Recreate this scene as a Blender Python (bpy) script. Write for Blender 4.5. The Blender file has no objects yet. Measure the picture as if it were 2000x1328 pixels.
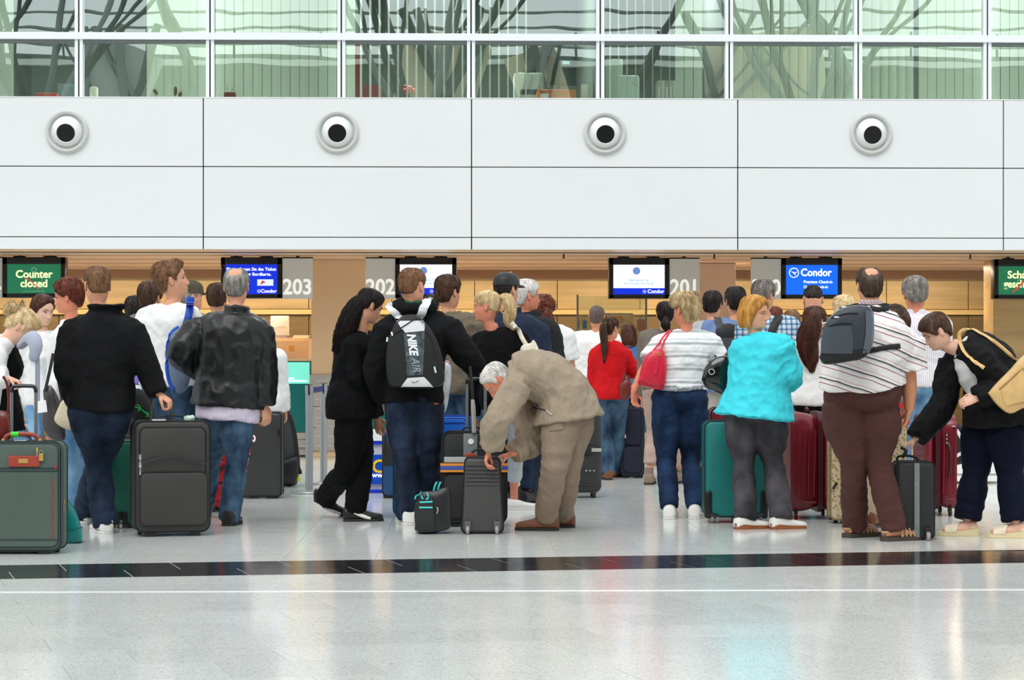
import bpy, bmesh, math, random
import numpy as np
from mathutils import Vector as V, Matrix, noise
from mathutils.bvhtree import BVHTree
random.seed(7); np.random.seed(7)
SC = bpy.context.scene
COL = SC.collection
PI = math.pi
# ------------------------------------------------------------------ camera
F, HY, CH = 4200.0, 714.0, 1.13          # focal length in pixels of a 2000 px frame, horizon row, eye height
PSI = math.atan(100 / F)
cd = bpy.data.cameras.new('camera'); cam = bpy.data.objects.new('camera', cd); COL.objects.link(cam)
cd.sensor_fit = 'HORIZONTAL'; cd.sensor_width = 36; cd.lens = 36 * F / 2000
cd.shift_y = (HY - 664) / 2000; cd.clip_end = 300
cam.location = (0, 0, CH); cam.rotation_euler = (PI / 2, 0, -PSI)
SC.camera = cam
# ------------------------------------------------------------------ world, lights, exposure
SC.view_settings.view_transform = 'Standard'; SC.view_settings.look = 'None'
SC.view_settings.gamma = 1; SC.view_settings.use_curve_mapping = False
SC.view_settings.exposure = 0.21
w = bpy.data.worlds.new('sky'); SC.world = w; w.use_nodes = True
bg = w.node_tree.nodes['Background']; bg.inputs[0].default_value = (0.93, 0.98, 1.0, 1); bg.inputs[1].default_value = 1.0
def lamp(name, kind, loc, rot, energy, color=(1, 1, 1), size=1.0, size_y=None, angle=None):
    d = bpy.data.lights.new(name, kind); d.energy = energy; d.color = color
    if kind == 'AREA':
        d.shape = 'RECTANGLE'; d.size = size; d.size_y = size_y or size
    if kind == 'SUN': d.angle = angle
    o = bpy.data.objects.new(name, d); o.location = loc; o.rotation_euler = rot; COL.objects.link(o); return o
lamp('daylight', 'SUN', (0, -10, 20), (math.radians(40), 0, math.radians(-18)), 1.2, (1.0, 0.99, 0.97), angle=math.radians(35))
for i in range(5):   # warm downlights under the soffit along the counters
    lamp('counter_downlight', 'AREA', (-6 + 3.0 * i, 27.6, 2.40), (0, 0, 0), 46, (1.0, 0.80, 0.58), 1.6, 0.3)
for i in range(5):   # cove lamps washing the back wall
    lamp('cove_light', 'AREA', (-6 + 3.0 * i, 29.9, 2.30), (math.radians(35), 0, 0), 24, (1.0, 0.80, 0.52), 2.6, 0.12)
for i in range(5):   # office ceiling lamps behind the windows
    lamp('office_light', 'AREA', (-6 + 3.0 * i, 26.6, 6.3), (0, 0, 0), 300, (0.97, 1.0, 0.95), 1.2, 0.5)
# ------------------------------------------------------------------ pixel helpers
FW = V((math.sin(PSI), math.cos(PSI), 0)); RT = V((math.cos(PSI), -math.sin(PSI), 0)); UP = V((0, 0, 1)); EYE = V((0, 0, CH))
def at(px, py, D): return EYE + FW * D + RT * ((px - 1000) / F * D) + UP * ((HY - py) / F * D)
def Dg(py): return CH * F / (py - HY)
def gp(px, py): return at(px, py, Dg(py))
def onY(px, py, Y):
    d = FW + RT * ((px - 1000) / F) + UP * ((HY - py) / F)
    return EYE + d * (Y / d.y)
def pxl(p):
    q = p - EYE; D = q.dot(FW); return (1000 + q.dot(RT) / D * F, HY - q.z / D * F, D)
# ------------------------------------------------------------------ materials
def lin(c):
    r = []
    for v in c[:3]:
        v = v / 255.0; r.append(v / 12.92 if v <= 0.04045 else ((v + 0.055) / 1.055) ** 2.4)
    return (r[0], r[1], r[2], 1.0)
_M = {}
def mat(name, rgb, rough=0.6, metal=0.0, vary=0.0, vscale=8.0, bump=0.0, bscale=60.0, stretch=(1, 1, 1), spec=0.5, emit=0.0, coat=0.0, sheen=0.0, rgb2=None, trans=0.0):
    if name in _M: return _M[name]
    m = bpy.data.materials.new(name); m.use_nodes = True; nt = m.node_tree; n = nt.nodes; l = nt.links
    b = n['Principled BSDF']; c = lin(rgb)
    b.inputs['Base Color'].default_value = c; b.inputs['Roughness'].default_value = rough; b.inputs['Metallic'].default_value = metal
    b.inputs['Specular IOR Level'].default_value = spec; b.inputs['Coat Weight'].default_value = coat; b.inputs['Sheen Weight'].default_value = sheen
    b.inputs['Transmission Weight'].default_value = trans
    m.diffuse_color = c
    if emit: b.inputs['Emission Color'].default_value = c; b.inputs['Emission Strength'].default_value = emit
    if vary or bump:
        tc = n.new('ShaderNodeTexCoord'); mp = n.new('ShaderNodeMapping'); mp.inputs['Scale'].default_value = stretch
        l.new(tc.outputs['Object'], mp.inputs[0])
    if vary:
        t = n.new('ShaderNodeTexNoise'); t.inputs['Scale'].default_value = vscale; t.inputs['Detail'].default_value = 4
        l.new(mp.outputs[0], t.inputs[0])
        mx = n.new('ShaderNodeMix'); mx.data_type = 'RGBA'
        c2 = lin(rgb2) if rgb2 else tuple(min(1, x * (1 + vary)) for x in c[:3]) + (1,)
        c1 = c if rgb2 else tuple(x * (1 - vary) for x in c[:3]) + (1,)
        mx.inputs['A'].default_value = c1; mx.inputs['B'].default_value = c2
        rp = n.new('ShaderNodeMapRange'); rp.inputs[1].default_value = 0.32; rp.inputs[2].default_value = 0.68
        l.new(t.outputs[0], rp.inputs[0]); l.new(rp.outputs[0], mx.inputs['Factor']); l.new(mx.outputs['Result'], b.inputs['Base Color'])
        if emit: l.new(mx.outputs['Result'], b.inputs['Emission Color'])
    if bump:
        t = n.new('ShaderNodeTexNoise'); t.inputs['Scale'].default_value = bscale; t.inputs['Detail'].default_value = 3
        l.new(mp.outputs[0], t.inputs[0]); bp = n.new('ShaderNodeBump'); bp.inputs['Strength'].default_value = bump; bp.inputs['Distance'].default_value = 0.01
        l.new(t.outputs[0], bp.inputs['Height']); l.new(bp.outputs[0], b.inputs['Normal'])
    _M[name] = m; return m
def cloth(name, rgb, **k):
    d = dict(rough=0.85, vary=0.10, vscale=9, bump=0.25, bscale=35, spec=0.25); d.update(k); return mat(name, rgb, **d)
def denim(name, rgb, rgb2): return mat(name, rgb, rough=0.85, vary=1, vscale=7, rgb2=rgb2, bump=0.3, bscale=45, stretch=(1, 1, 0.45), spec=0.2)
def leather(name, rgb, rough=0.35): return mat(name, rgb, rough=rough, vary=0.12, vscale=10, bump=0.2, bscale=50)
def hairmat(name, rgb, rgb2): return mat(name, rgb, rough=0.5, vary=1, vscale=30, rgb2=rgb2, stretch=(1, 1, 0.25), bump=0.4, bscale=160, spec=0.35)
def skinm(name, rgb): return mat(name, rgb, rough=0.5, vary=0.08, vscale=22, bump=0.05, bscale=300, spec=0.35)
def plastic(name, rgb, rough=0.35): return mat(name, rgb, rough=rough, bump=0.05, bscale=200)
def stripes(name, bands, freq, axis=(0, 0, 1), rough=0.85, noise_amp=0.0):
    """bands: [(position 0..1, rgb)], repeated freq times per metre along axis of the garment's own coordinates"""
    if name in _M: return _M[name]
    m = bpy.data.materials.new(name); m.use_nodes = True; nt = m.node_tree; n = nt.nodes; l = nt.links
    b = n['Principled BSDF']; b.inputs['Roughness'].default_value = rough; b.inputs['Specular IOR Level'].default_value = 0.25
    tc = n.new('ShaderNodeTexCoord'); dt = n.new('ShaderNodeVectorMath'); dt.operation = 'DOT_PRODUCT'
    a = V(axis).normalized() * freq; dt.inputs[1].default_value = a
    l.new(tc.outputs['Object'], dt.inputs[0]); src = dt.outputs['Value']
    if noise_amp:
        t = n.new('ShaderNodeTexNoise'); t.inputs['Scale'].default_value = 5; l.new(tc.outputs['Object'], t.inputs[0])
        ma = n.new('ShaderNodeMath'); ma.operation = 'MULTIPLY_ADD'; ma.inputs[1].default_value = noise_amp; l.new(t.outputs[0], ma.inputs[0]); l.new(src, ma.inputs[2]); src = ma.outputs[0]
    fr = n.new('ShaderNodeMath'); fr.operation = 'FRACT'; l.new(src, fr.inputs[0])
    rp = n.new('ShaderNodeValToRGB'); rp.color_ramp.interpolation = 'CONSTANT'
    el = rp.color_ramp.elements
    while len(el) < len(bands): el.new(0.5)
    for e, (p, c) in zip(el, bands): e.position = p; e.color = lin(c)
    l.new(fr.outputs[0], rp.inputs[0]); l.new(rp.outputs[0], b.inputs['Base Color'])
    _M[name] = m; return m
# ------------------------------------------------------------------ object helpers
def tag(o, label=None, cat=None, group=None, kind=None):
    if label: o['label'] = label
    if cat: o['category'] = cat
    if group: o['group'] = group
    if kind: o['kind'] = kind
    return o
def thing(name, loc, label, cat, group=None, rz=0.0):
    o = bpy.data.objects.new(name, None); o.empty_display_size = 0.1; o.location = loc; o.rotation_euler = (0, 0, rz); COL.objects.link(o)
    return tag(o, label, cat, group)
def struct(name, loc=(0, 0, 0)):
    o = bpy.data.objects.new(name, None); o.location = loc; COL.objects.link(o); o['kind'] = 'structure'; return o
def link(name, me, parent=None, m=None, loc=None):
    o = bpy.data.objects.new(name, me); COL.objects.link(o)
    if parent: o.parent = parent
    if m is not None and len(me.materials) == 0:
        for x in (m if isinstance(m, (list, tuple)) else [m]): me.materials.append(x)
    if loc is not None: o.location = loc
    return o
def crom(pts, k):
    """Catmull-Rom through numeric tuples"""
    P = np.array(pts, float)
    if len(P) < 3 or k < 2:
        out = []
        for i in range(len(P) - 1):
            for j in range(max(k, 1)): out.append(P[i] + (P[i + 1] - P[i]) * j / max(k, 1))
        return np.array(out + [P[-1]])
    Q = np.vstack([2 * P[0] - P[1], P, 2 * P[-1] - P[-2]]); out = []
    for i in range(1, len(Q) - 2):
        for j in range(k):
            t = j / k; a, b, c, d = Q[i - 1], Q[i], Q[i + 1], Q[i + 2]
            out.append(0.5 * (2 * b + (c - a) * t + (2 * a - 5 * b + 4 * c - d) * t * t + (3 * b - a - 3 * c + d) * t ** 3))
    out.append(P[-1]); return np.array(out)
class MB:
    def __init__(s): s.v = []; s.f = []; s.m = []
    def loft(s, rings, cap=True, mi=0, closed=True):
        n = len(rings[0]); b = len(s.v)
        for r in rings: s.v.extend([tuple(p) for p in r])
        for i in range(len(rings) - 1):
            for j in range(n if closed else n - 1):
                k = (j + 1) % n
                s.f.append((b + i * n + j, b + i * n + k, b + (i + 1) * n + k, b + (i + 1) * n + j)); s.m.append(mi)
        if cap and closed:
            s.f.append(tuple(b + j for j in reversed(range(n)))); s.m.append(mi)
            e = b + (len(rings) - 1) * n; s.f.append(tuple(e + j for j in range(n))); s.m.append(mi)
        return s
    def tube(s, pts, r, n=8, k=3, mi=0, flat=None, ax=None, dome=False):
        """swept tube; r number, or one per point (number or (a, b)); flat = (a, b) for a ribbon whose wide side follows ax"""
        P = [V(p) for p in pts]
        R = []
        for i in range(len(P)):
            q = flat if flat else (r[i] if isinstance(r, (list, tuple)) else r)
            R.append(tuple(q) if isinstance(q, (tuple, list)) else (q, q))
        D = crom([tuple(p) + q for p, q in zip(P, R)], k)
        rings = []; N = len(D); prev = V(ax) if ax is not None else None
        for i in range(N):
            a = V(D[max(i - 1, 0)][:3]); c = V(D[min(i + 1, N - 1)][:3]); t = (c - a)
            t = t.normalized() if t.length > 1e-9 else V((0, 0, 1))
            if prev is None: prev = t.orthogonal()
            x = prev - t * prev.dot(t)
            if x.length < 1e-6: x = t.orthogonal()
            x.normalize(); y = t.cross(x)
            if ax is None: prev = x
            p = V(D[i][:3]); ra, rb = max(D[i][3], 1e-4), max(D[i][4], 1e-4)
            def ring(p, q): return [p + x * (ra * q * math.cos(2 * PI * j / n)) + y * (rb * q * math.sin(2 * PI * j / n)) for j in range(n)]
            if dome and i == 0:
                for q, o in ((0.45, 0.89), (0.8, 0.6)): rings.append(ring(p - t * (min(ra, rb) * o), q))
            rings.append(ring(p, 1.0))
            if dome and i == N - 1:
                for q, o in ((0.8, 0.6), (0.45, 0.89)): rings.append(ring(p + t * (min(ra, rb) * o), q))
        return s.loft(rings, mi=mi)
    def box(s, lo, hi, bev=0.0, mi=0, M=None, seg=2):
        bm = bmesh.new(); bmesh.ops.create_cube(bm, size=1)
        for v in bm.verts: v.co = V([lo[i] + (hi[i] - lo[i]) * (v.co[i] + 0.5) for i in range(3)])
        if bev: bmesh.ops.bevel(bm, geom=bm.edges[:], offset=bev, segments=seg, profile=0.6, affect='EDGES')
        s.bm(bm, mi, M); return s
    def bm(s, bm, mi=0, M=None):
        b = len(s.v); bm.verts.index_update()
        for v in bm.verts: s.v.append(tuple(M @ v.co) if M else tuple(v.co))
        for f in bm.faces: s.f.append(tuple(b + v.index for v in f.verts)); s.m.append(mi)
        bm.free()
    def ell(s, c, r, n=16, m=10, mi=0, M=None):
        rings = []
        for i in range(m + 1):
            a = -PI / 2 + PI * min(max(i / m, 0.02), 0.98)
            rg = [V((r[0] * math.cos(a) * math.cos(2 * PI * j / n), r[1] * math.cos(a) * math.sin(2 * PI * j / n), r[2] * math.sin(a))) for j in range(n)]
            rings.append([(M @ p if M else p) + V(c) for p in rg])
        return s.loft(rings, mi=mi)
    def cyl(s, a, b, r, n=16, mi=0, r2=None):
        return s.tube([a, b], [r, r2 if r2 is not None else r], n=n, k=1, mi=mi)
    def torus(s, c, R, r, n=32, m=8, mi=0, M=None, ry=None):
        ry = ry or R; b = len(s.v)
        for i in range(n):
            a = 2 * PI * i / n
            for j in range(m):
                q = 2 * PI * j / m; p = V(((R + r * math.cos(q)) * math.cos(a), (ry + r * math.cos(q)) * math.sin(a), r * math.sin(q)))
                s.v.append(tuple((M @ p if M else p) + V(c)))
        for i in range(n):
            for j in range(m):
                i2, j2 = (i + 1) % n, (j + 1) % m
                s.f.append((b + i * m + j, b + i2 * m + j, b + i2 * m + j2, b + i * m + j2)); s.m.append(mi)
        return s
    def poly(s, pts, d, mi=0):
        """prism: polygon pts extruded by vector d"""
        d = V(d); return s.loft([[V(p) for p in pts], [V(p) + d for p in pts]], mi=mi)
    def mesh(s, name, smooth=True, origin=None, mats=None, auto=None):
        me = bpy.data.meshes.new(name)
        vv = s.v if origin is None else [(x - origin[0], y - origin[1], z - origin[2]) for x, y, z in s.v]
        me.from_pydata(vv, [], s.f); me.update()
        bm = bmesh.new(); bm.from_mesh(me); bmesh.ops.recalc_face_normals(bm, faces=bm.faces[:]); bm.to_mesh(me); bm.free()
        me.polygons.foreach_set('use_smooth', [smooth] * len(me.polygons)); me.polygons.foreach_set('material_index', s.m)
        if smooth and auto is not None:
            try: me.set_sharp_from_angle(angle=auto)
            except Exception: pass
        for m in mats or []: me.materials.append(m)
        return me
    def build(s, name, m, parent=None, origin=None, smooth=True, auto=0.7):
        return link(name, s.mesh(name, smooth, origin, m if isinstance(m, (list, tuple)) else [m], auto), parent)
# a small private scene in which remeshing and text outlines are evaluated
TMP = bpy.data.scenes.new('workbench')
def evaluated(o):
    TMP.collection.objects.link(o); vl = TMP.view_layers[0]; vl.update(); dg = vl.depsgraph; dg.update()
    me = bpy.data.meshes.new_from_object(o.evaluated_get(dg), depsgraph=dg)
    TMP.collection.objects.unlink(o); d = o.data; bpy.data.objects.remove(o)
    (bpy.data.meshes if isinstance(d, bpy.types.Mesh) else bpy.data.curves).remove(d)
    return me
def voxel(mb, size, smooth=3, name='form'):
    me = mb.mesh(name, True); o = bpy.data.objects.new('form', me)
    r = o.modifiers.new('r', 'REMESH'); r.mode = 'VOXEL'; r.voxel_size = size; r.use_smooth_shade = True
    if smooth: q = o.modifiers.new('s', 'SMOOTH'); q.factor = 0.5; q.iterations = smooth
    return evaluated(o)
def text_mesh(s, size, depth=0.002, bold=0.0, align='CENTER', shear=0.0, sx=1.0):
    c = bpy.data.curves.new('lettering', 'FONT'); c.body = s; c.size = size; c.extrude = depth; c.offset = bold * size; c.align_x = align; c.align_y = 'CENTER'; c.shear = shear; c.resolution_u = 3
    me = evaluated(bpy.data.objects.new('lettering', c))
    me.transform(Matrix.Diagonal((sx, 1, 1, 1))); return me
def lettering(s, size, loc, m, parent, origin=V((0, 0, 0)), depth=0.002, bold=0.02, align='CENTER', shear=0.0, sx=1.0, rot=None, name='lettering'):
    me = text_mesh(s, size, depth, bold, align, shear, sx)
    R = rot if rot is not None else Matrix.Rotation(PI / 2, 4, 'X')
    me.transform(Matrix.Translation(V(loc) - V(origin)) @ R); me.materials.clear(); me.materials.append(m)
    return link(name, me, parent)
# ================================================================== SETTING
YP, YW = 24.3, 25.0                       # planes of the white fascia panels and of the office windows
Z0, Z1, Z2, Z3 = 2.436, 2.578, 3.373, 4.145
white_panel = mat('white_enamel', (233, 236, 236), rough=0.35, vary=0.02, vscale=0.6)
dark_gap = mat('joint_dark', (60, 64, 64), rough=0.9)
frame_white = mat('window_white', (240, 243, 245), rough=0.4)
# ---- floor
granite = None
def terrazzo(name, base, c2, c3, rough):
    m = bpy.data.materials.new(name); m.use_nodes = True; nt = m.node_tree; n = nt.nodes; l = nt.links; b = n['Principled BSDF']
    tc = n.new('ShaderNodeTexCoord')
    oi = n.new('ShaderNodeObjectInfo')
    add = n.new('ShaderNodeVectorMath'); add.operation = 'ADD'; l.new(tc.outputs['Object'], add.inputs[0])
    mul = n.new('ShaderNodeMath'); mul.operation = 'MULTIPLY'; mul.inputs[1].default_value = 37.0; l.new(oi.outputs['Random'], mul.inputs[0]); l.new(mul.outputs[0], add.inputs[1])
    v = n.new('ShaderNodeTexVoronoi'); v.inputs['Scale'].default_value = 150; l.new(add.outputs[0], v.inputs[0])
    r = n.new('ShaderNodeValToRGB'); e = r.color_ramp.elements
    e[0].position = 0.0; e[0].color = lin(c2); e[1].position = 1.0; e[1].color = lin(c3); x = e.new(0.35); x.color = lin(base); y = e.new(0.75); y.color = lin(base)
    sp = n.new('ShaderNodeSeparateColor'); l.new(v.outputs['Color'], sp.inputs[0]); l.new(sp.outputs[0], r.inputs[0])
    hs = n.new('ShaderNodeHueSaturation'); l.new(r.outputs[0], hs.inputs['Color'])
    mr = n.new('ShaderNodeMapRange'); mr.inputs[3].default_value = 0.95; mr.inputs[4].default_value = 1.05; l.new(oi.outputs['Random'], mr.inputs[0]); l.new(mr.outputs[0], hs.inputs['Value'])
    l.new(hs.outputs[0], b.inputs['Base Color'])
    t = n.new('ShaderNodeTexNoise'); t.inputs['Scale'].default_value = 3; t.inputs['Detail'].default_value = 5; l.new(tc.outputs['Object'], t.inputs[0])
    m2 = n.new('ShaderNodeMapRange'); m2.inputs[3].default_value = rough * 0.8; m2.inputs[4].default_value = rough * 1.3; l.new(t.outputs[0], m2.inputs[0]); l.new(m2.outputs[0], b.inputs['Roughness'])
    b.inputs['IOR'].default_value = 1.5
    return m
gran_l = terrazzo('pale_granite', (228, 230, 226), (190, 194, 190), (238, 240, 236), 0.13)
gran_d = terrazzo('dark_granite', (38, 37, 38), (22, 22, 23), (66, 64, 64), 0.13)
grout = mat('grout_grey', (158, 158, 155), rough=0.8)
floor = struct('floor')
MB().box((-30, -45, -0.12), (30, 36, -0.003)).build('slab', grout, floor, smooth=False)
# zone in front of the dark band: running-bond tiles; u along the band, q along the cross joints (lattice read off the photograph)
a0 = gp(0, 1131); a1 = gp(2000, 1099); U = (a1 - a0).normalized()
jv = gp(512, 1305) - gp(490, 1290.3); Q = -(V((-math.sin(math.radians(17.2) - PSI), math.cos(math.radians(17.2) - PSI), 0)))   # towards the camera
def tile_mesh(name, lu, lq, m, gap=0.0016, du=None, dq=None):
    du = du or U; dq = dq or Q; g = gap
    lo = []; hi = []
    for (x, y, z) in ((g, g, -0.02), (lu - g, g, -0.02), (lu - g, lq - g, -0.02), (g, lq - g, -0.02)): lo.append(du * x + dq * y + UP * z)
    for (x, y) in ((g, g), (lu - g, g), (lu - g, lq - g), (g, lq - g)): hi.append(du * x + dq * y)
    mb = MB().loft([lo, hi]); return mb.mesh(name, False, None, [m])
def tri_area_ok(p, lim=0.0):
    x, y, d = pxl(p); return d > 5.4 and -260 < x < 2260
LU, LQ = 0.565, 0.43
tA = tile_mesh('tile', LU, LQ, gran_l)
orgA = a0
WY = onY(1000, 1154, 1).y
wl0 = gp(0, 1158); wl1 = gp(2000, 1150)
# white inlay line parallel to the facade
wY = gp(1000, 1154).y
nA = 0
for r in range(0, 13):
    for c in range(-8, 26):
        p = orgA + Q * (LQ * r) + U * (LU * (c + (0.5 if r % 2 else 0)))
        if tri_area_ok(p + U * 0.28) and pxl(p + Q * LQ)[2] > 5.6:
            link('tile', tA, floor, loc=p); nA += 1
# dark band: two rows
b0 = gp(0, 1105); wid = (b0 - a0).dot(FW); 
depthQ = abs((a0 - b0).length) / 1.0
V2 = -Q * ((gp(1000, 1090) - gp(1000, 1115)).length / abs(Q.dot(FW)))
_c = a0 + V2 * 0.5; _q = [a0 - U * 4, a0 + U * 14, a0 + U * 14 + V2, a0 - U * 4 + V2]
MB().loft([[p - UP * .01 for p in _q], [p - UP * .0012 for p in _q]]).build('joint_bed', mat('grout_pale', (150, 149, 146), rough=0.8), floor, smooth=False)
tD = tile_mesh('dark_tile', 0.62, V2.length / 2, gran_d, 0.0035, U, -Q)
for r in range(2):
    for c in range(-8, 16):
        p = a0 + V2 * (r / 2) + U * (0.62 * (c + 0.5 * r + 0.12))
        if tri_area_ok(p + U * 0.3): link('dark_tile', tD, floor, loc=p)
# zone behind the band: grid square to the facade
TW, TL = 0.535, 1.45
X0 = gp(733, 1092).x
gapE = V2
tB = tile_mesh('tile', TW, TL, gran_l, 0.0016, V((1, 0, 0)), V((0, 1, 0)))
edge = [a0 + V2, a1 + V2]
eu = (edge[1] - edge[0]).normalized()
def edge_y(x): t = (x - edge[0].x) / eu.x; return edge[0].y + eu.y * t
YB = 11.6
for r in range(13):
    y = YB + TL * r
    hw = (y + TL) * 0.265 + 0.5; xc = y * math.tan(PSI)
    for c in range(-30, 31):
        x = X0 + TW * c
        if xc - hw < x + TW / 2 < xc + hw and r < 12:
            if r == 0:   # first row is cut along the band
                x2 = x + TW; g = 0.0016
                lo = [V((x + g, edge_y(x) + g, 0)), V((x2 - g, edge_y(x2) + g, 0)), V((x2 - g, YB + TL - g, 0)), V((x + g, YB + TL - g, 0))]
                cc = V((x, YB, 0)); MB().loft([[p - cc - UP * 0.02 for p in lo], [p - cc for p in lo]])
                link('tile', MB().loft([[p - cc - UP * 0.02 for p in lo], [p - cc for p in lo]]).mesh('tile', False, None, [gran_l]), floor, loc=cc)
            else: link('tile', tB, floor, loc=(x, y, 0))
MB().box((-15, wY - 0.022, -0.02), (15, wY + 0.022, 0.0012)).build('inlay_line', mat('white_inlay', (250, 250, 250), rough=0.25), floor, smooth=False)
# ---- white fascia wall with panels, one object each
wall = struct('wall_back')
MB().box((-13, YP + 0.03, Z0 + 0.01), (13, YP + 0.6, Z3 - 0.01)).build('backing', dark_gap, wall, smooth=False)
xs = [onY(p, 326, YP).x for p in (-651, -127, 397, 921, 1441, 1960, 2480, 3000)]
for i in range(len(xs) - 1):
    for z0, z1, dy in ((Z0, Z1, 0.0), (Z1, Z2, 0.004), (Z2, Z3, 0.0)):
        g = 0.0065
        mb = MB().box((xs[i] + g, YP + dy, z0 + g * 0.8), (xs[i + 1] - g, YP + 0.035, z1 - g * 0.8), 0.004)
        c = V(((xs[i] + xs[i + 1]) / 2, YP, (z0 + z1) / 2)); o = mb.build('panel', white_panel, wall, origin=c, smooth=False); o.location = c
MB().box((-13, YP - 0.0, Z3 - 0.002), (13, YW + 0.05, Z3 + 0.012)).build('sill_cap', white_panel, wall, smooth=False)
# ---- soffit over the counters, bulkhead and back wall
tan = mat('soffit_tan', (216, 186, 158), rough=0.45, vary=0.04, vscale=1.5)
ceil = struct('ceiling')
MB().box((-13, YP + 0.03, Z0 + 0.005), (13, 29.5, Z0 + 0.12)).build('soffit', tan, ceil, smooth=False)
MB().box((-13, 24.9, Z0 - 0.004), (13, 24.93, Z0 + 0.006)).build('soffit_slot', dark_gap, ceil, smooth=False)
for k in range(4):
    MB().box((-13, 25.6 + 1.0 * k, Z0 - 0.003), (13, 25.615 + 1.0 * k, Z0 + 0.006)).build('soffit_joint', mat('soffit_line', (186, 154, 126), rough=0.6), ceil, smooth=False)
MB().box((-13, 29.42, 2.32), (13, 29.55, Z0 + 0.05)).build('bulkhead', mat('bulkhead_brown', (150, 118, 92), rough=0.5), ceil, smooth=False)
wood = mat('oak_veneer', (200, 170, 118), rough=0.4, vary=0.16, vscale=2.5, stretch=(0.3, 1, 4), bump=0.02)
wood_d = mat('olive_veneer', (126, 104, 66), rough=0.4, vary=0.14, vscale=2.5, stretch=(0.3, 1, 4))
rear = struct('wall_rear')
YR = 31.2
MB().box((-14, YR + 0.03, 0), (14, YR + 0.15, 3)).build('backing', wood_d, rear, smooth=False)
x = -10.6
k = 0
while x < 10.6:
    for z0, z1, m in ((0.02, 1.02, wood_d), (1.03, 1.86, wood_d), (1.95, 2.36, wood)):
        mb = MB().box((x + 0.006, YR - 0.01, z0), (x + 1.194, YR + 0.03, z1), 0.004); mb.build('veneer_panel', m, rear, smooth=False)
    x += 1.2; k += 1
MB().box((-12, YR - 0.10, 1.87), (12, YR + 0.02, 1.94)).build('wall_rail', mat('rail_cream', (232, 196, 130), rough=0.4), rear, smooth=False)
# pillars of the counter front
tanwall = mat('pillar_tan', (228, 196, 156), rough=0.55, vary=0.03, vscale=2)
perf = mat('kick_steel', (196, 190, 182), rough=0.35, metal=0.6, vary=0.06, vscale=3)
def pillar(n, x0, x1, Y, m, depth=0.5, steel=True):
    p = struct('pillar'); a = onY(x0, 700, Y).x; b = onY(x1, 700, Y).x
    MB().box((a, Y, 0.0), (b, Y + depth, Z0), 0.006).build('shaft', m, p, smooth=False)
    if steel:
        zt = 1.13 - (732 - HY) / F * Y
        for i, (z0, z1) in enumerate(((0.08, 0.36), (0.37, 0.62), (0.63, zt))):
            q = MB().box((a - 0.02, Y - 0.03, z0), ((a + b) / 2 - 0.004, Y - 0.002, z1), 0.003); q.build('kick_plate', perf, p, smooth=False)
            q = MB().box(((a + b) / 2 + 0.004, Y - 0.03, z0), (b + 0.02, Y - 0.002, z1), 0.003); q.build('kick_plate', perf, p, smooth=False)
        nb = MB()
        for i in range(2, 22):
            for j in range(8):
                xx = a + (b - a) * (i + 0.5) / 22; zz = 0.14 + j * 0.115
                nb.ell((xx, Y - 0.03, zz), (0.009, 0.004, 0.009), 6, 4)
        o = nb.build('studs', mat('stud_steel', (225, 222, 215), rough=0.3, metal=0.6), p); o['kind'] = 'stuff'
pillar(1, 608, 714, 26.6, tanwall); pillar(2, 1366, 1437, 27.4, mat('pillar_grey_tan', (206, 182, 160), rough=0.55)); pillar(3, 1940, 2040, 26.6, wood)
pillar(4, -160, -60, 26.6, tanwall)
# ---- windows of the offices above the fascia
def glassmat():
    m = bpy.data.materials.new('coated_glass'); m.use_nodes = True; nt = m.node_tree; n = nt.nodes; l = nt.links
    for x in list(n):
        if x.type == 'BSDF_PRINCIPLED': n.remove(x)
    out = n['Material Output']; tr = n.new('ShaderNodeBsdfTransparent'); tr.inputs[0].default_value = (0.87, 0.95, 0.925, 1)
    gl = n.new('ShaderNodeBsdfGlossy'); gl.inputs['Roughness'].default_value = 0.0; gl.inputs[0].default_value = (0.92, 1, 0.97, 1)
    tc = n.new('ShaderNodeTexCoord'); t = n.new('ShaderNodeTexNoise'); t.inputs['Scale'].default_value = 1.3; t.inputs['Detail'].default_value = 1; l.new(tc.outputs['Object'], t.inputs[0])
    bp = n.new('ShaderNodeBump'); bp.inputs['Strength'].default_value = 0.05; bp.inputs['Distance'].default_value = 0.02; l.new(t.outputs[0], bp.inputs['Height']); l.new(bp.outputs[0], gl.inputs['Normal'])
    fr = n.new('ShaderNodeFresnel'); fr.inputs[0].default_value = 1.9
    ad = n.new('ShaderNodeMath'); ad.operation = 'ADD'; ad.inputs[1].default_value = 0.20; l.new(fr.outputs[0], ad.inputs[0])
    mx = n.new('ShaderNodeMixShader'); l.new(ad.outputs[0], mx.inputs[0]); l.new(tr.outputs[0], mx.inputs[1]); l.new(gl.outputs[0], mx.inputs[2]); l.new(mx.outputs[0], out.inputs[0])
    return m
glass = glassmat()
mull = [-352, -101, 155, 411, 667, 920, 1172, 1423.5, 1675, 1927, 2179, 2430]
mx_ = [onY(p, 100, YW).x for p in mull]
ZT0 = onY(1000, 81, YW).z; ZT1 = onY(1000, 67.5, YW).z; ZTOP = 6.4
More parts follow.
